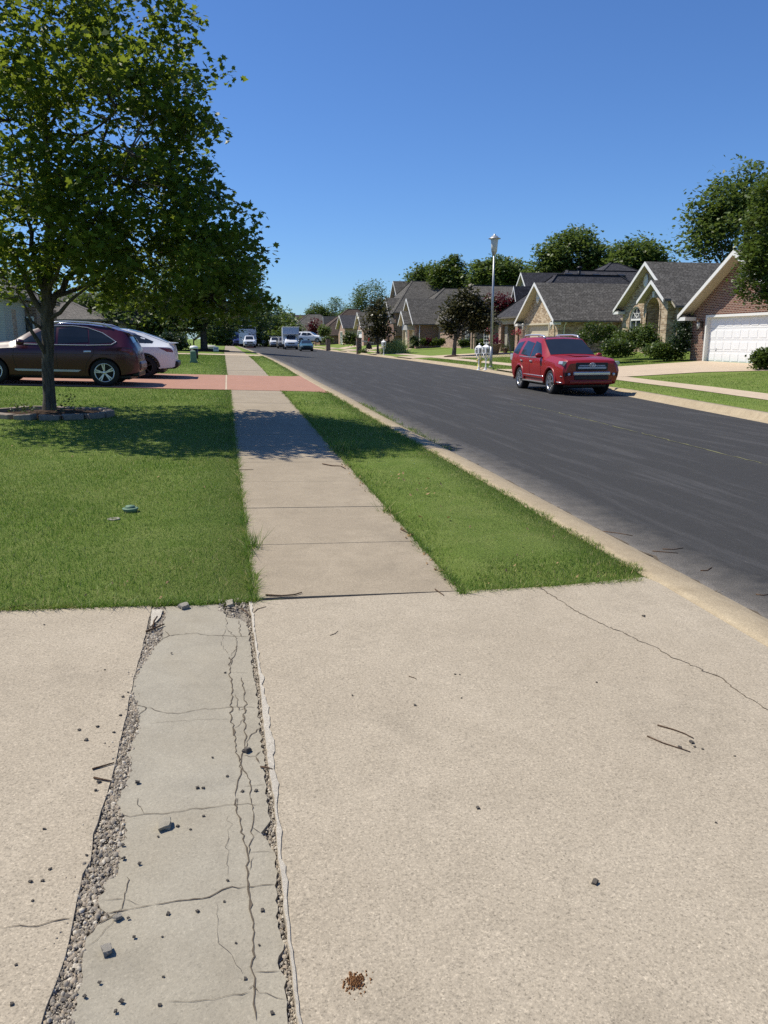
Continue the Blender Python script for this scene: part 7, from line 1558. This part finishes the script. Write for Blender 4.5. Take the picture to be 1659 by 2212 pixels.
for P, lab in (([(760, 50), (850, 60), (928, 74)], 'dark stick lying across the gutter, highest in the picture'), ([(1035, 157), (1100, 162), (1172, 168)], 'dark stick on the asphalt edge below the highest one'), ([(1090, 146), (1150, 148), (1200, 140)], 'reddish stick at the asphalt edge'), ([(1295, 262), (1330, 262), (1355, 245)], 'forked dark stick on the dusty asphalt'), ([(1593, 390), (1630, 396), (1659, 392)], 'dark stick at the right border of the road edge'), ([(975, 195), (1010, 197)], 'short dark stick on the kerb'), ([(1155, 380), (1190, 390)], 'short twig at the corner of the apron')): twig([D_(*q) for q in P], .006, lab, 'sticks along the gutter')
# dry leaves on lawns and sidewalk edge
lm = None; LV = rs.normal(0, 1, (1, 3)) * 0; V, k = leaves(np.zeros((1, 3)), 1.0, OVAL, .6, 0, .35); lme = bpy.data.meshes.new('dry_leaf'); lme.from_pydata([tuple(v) for v in V], [], [tuple(range(k))]); lme.materials.append(MT['dryleaf'])
def dry(p, sz, label, group, lift=.02):
    o = link(bpy.data.objects.new('dry_leaf', lme)); o.location = (float(p[0]), float(p[1]), float(p[2]) + lift); o.scale = (sz, sz, sz); o.rotation_euler = (srng.uniform(-.4, .4), srng.uniform(-.4, .4), srng.uniform(0, 6)); tag(o, label, 'leaf', group)
H5 = lambda x, y: onG(x * .4581 * .6636, (1240 + y * .4581) * .6636)
for q in ((515, 555), (640, 572), (897, 615), (690, 698), (710, 692), (1125, 702), (895, 662), (1235, 540), (1320, 800), (1375, 770), (1290, 708), (1635, 577), (365, 560), (88, 478), (1210, 905), (1050, 660), (1455, 775)): dry(H5(*q), srng.uniform(.025, .05), 'small pale fallen leaf lying on the left lawn', 'fallen leaves on the left lawn', .035)
for q in ((70, 60), (430, 90), (200, 65), (870, 103), (905, 20), (1020, 95), (465, 90), (690, 15), (610, 25), (300, 25)): dry(A_(*q), srng.uniform(.02, .04), 'small pale fallen leaf lying on the left lawn', 'fallen leaves on the left lawn', .035)
for q in ((1190, 750), (1240, 765), (1275, 775), (1240, 738), (1380, 805), (1440, 765), (1425, 835), (1525, 805), (1480, 868), (1435, 872), (1385, 1030), (1590, 985), (1575, 1035), (1145, 795), (955, 515), (1065, 580), (1365, 845), (1270, 730), (1525, 960), (1380, 800), (1320, 880)): dry(E3(*q), srng.uniform(.03, .07), 'small dry leaf lying on the grass verge', 'fallen leaves on the verge', .045)
for q in ((50, 45), (290, 255), (360, 55), (500, 97), (520, 243), (628, 315), (740, 320), (305, 200), (325, 143), (150, 355), (245, 285)): dry(D_(*q), srng.uniform(.025, .045), 'small dry leaf lying on the grass verge', 'fallen leaves on the verge', .035)
for k in range(60):
    y = srng.uniform(4.6, 12); x = float(SR(y)) - srng.uniform(-.01, .07); dry((x, y, G(x, y)), srng.uniform(.025, .055), 'small dry leaf along the right sidewalk edge', 'dry leaves along the sidewalk edge', .02)
# gravel filling the broken joints (uncountable)
def gravel():
    V = []; q = random.Random(3)
    lx_ = lambda L: (np.array([p[1] for p in L])[::-1], np.array([p[0] for p in L])[::-1])
    ly, lxx = lx_(left_edge); py_, pxx = lx_(patch_left); ry2, rxx = lx_(right_edge); qy, qxx = lx_(patch_right)
    def add(x, y, z, s):
        a = q.uniform(0, 6.28); h = s * q.uniform(.35, .9); n = q.choice([4, 5, 5, 6]); c0 = []; el = q.uniform(.55, 1); ca, sa = math.cos(a), math.sin(a)
        for k in range(n):
            t = k * 2 * math.pi / n + q.uniform(-.3, .3); r = s * q.uniform(.65, 1.3); u, v = r * math.cos(t), r * math.sin(t) * el; c0.append((x + u * ca - v * sa, y + u * sa + v * ca, z))
        tx, ty, f = q.uniform(-.4, .4), q.uniform(-.4, .4), q.uniform(.35, .8)
        tp = [(x + (p[0] - x) * f, y + (p[1] - y) * f, z + h * (1 + ((p[0] - x) * tx + (p[1] - y) * ty) / s)) for p in c0]
        for k in range(n):
            k2 = (k + 1) % n; V.extend([c0[k], c0[k2], tp[k2]]); V.extend([c0[k], tp[k2], tp[k]])
        for k in range(1, n - 1): V.extend([tp[0], tp[k], tp[k + 1]])
    for i in range(21000):
        y = q.uniform(1.25, 4.42); a = np.interp(y, ly, lxx); b = np.interp(y, py_, pxx)
        if b - a < .006: continue
        x = q.uniform(a - .004, b + .004); add(x, y, G(x, y) + q.uniform(-.014, .002), q.choice([.0015, .0015, .002, .002, .0025, .003, .003, .004, .004, .005, .006, .009]))
    for i in range(3600):
        y = q.uniform(1.25, 4.42); a = np.interp(y, qy, qxx); b = np.interp(y, ry2, rxx)
        if b - a < .005: continue
        x = q.uniform(a, b); add(x, y, G(x, y) + q.uniform(-.016, -.003), q.choice([.002, .003, .004, .005, .007]))
    for i in range(80):
        y = q.uniform(1.25, 3.6); a = np.interp(y, ly, lxx); x = a - abs(q.gauss(0, .03)); add(x, y, paved_z(x, y) - .001, q.choice([.002, .0025, .003, .004, .006]))
    for i in range(240):
        y = q.uniform(4.3, 4.5); x = q.uniform(-.12, .09); add(x, y, G(x, y) + .004, q.choice([.004, .005, .007, .009]))
    t = NT('loose_gravel'); g = t.n('ShaderNodeNewGeometry'); col = t.ramp(g.outputs['Random Per Island'], [(0, (.15, .13, .11)), (.35, (.26, .23, .19)), (.6, (.31, .255, .195)), (.8, (.38, .34, .28)), (1, (.52, .47, .39))]); mt = t.done(t.bsdf(col, .9, 0, .2))
    b = bmesh.new()
    o = np_mesh('gravel', V, 3, mt); me = o.data; b.from_mesh(me); bmesh.ops.remove_doubles(b, verts=b.verts, dist=1e-6); bmesh.ops.recalc_face_normals(b, faces=b.faces); b.to_mesh(me); b.free(); tag(o, kind='stuff')
gravel()
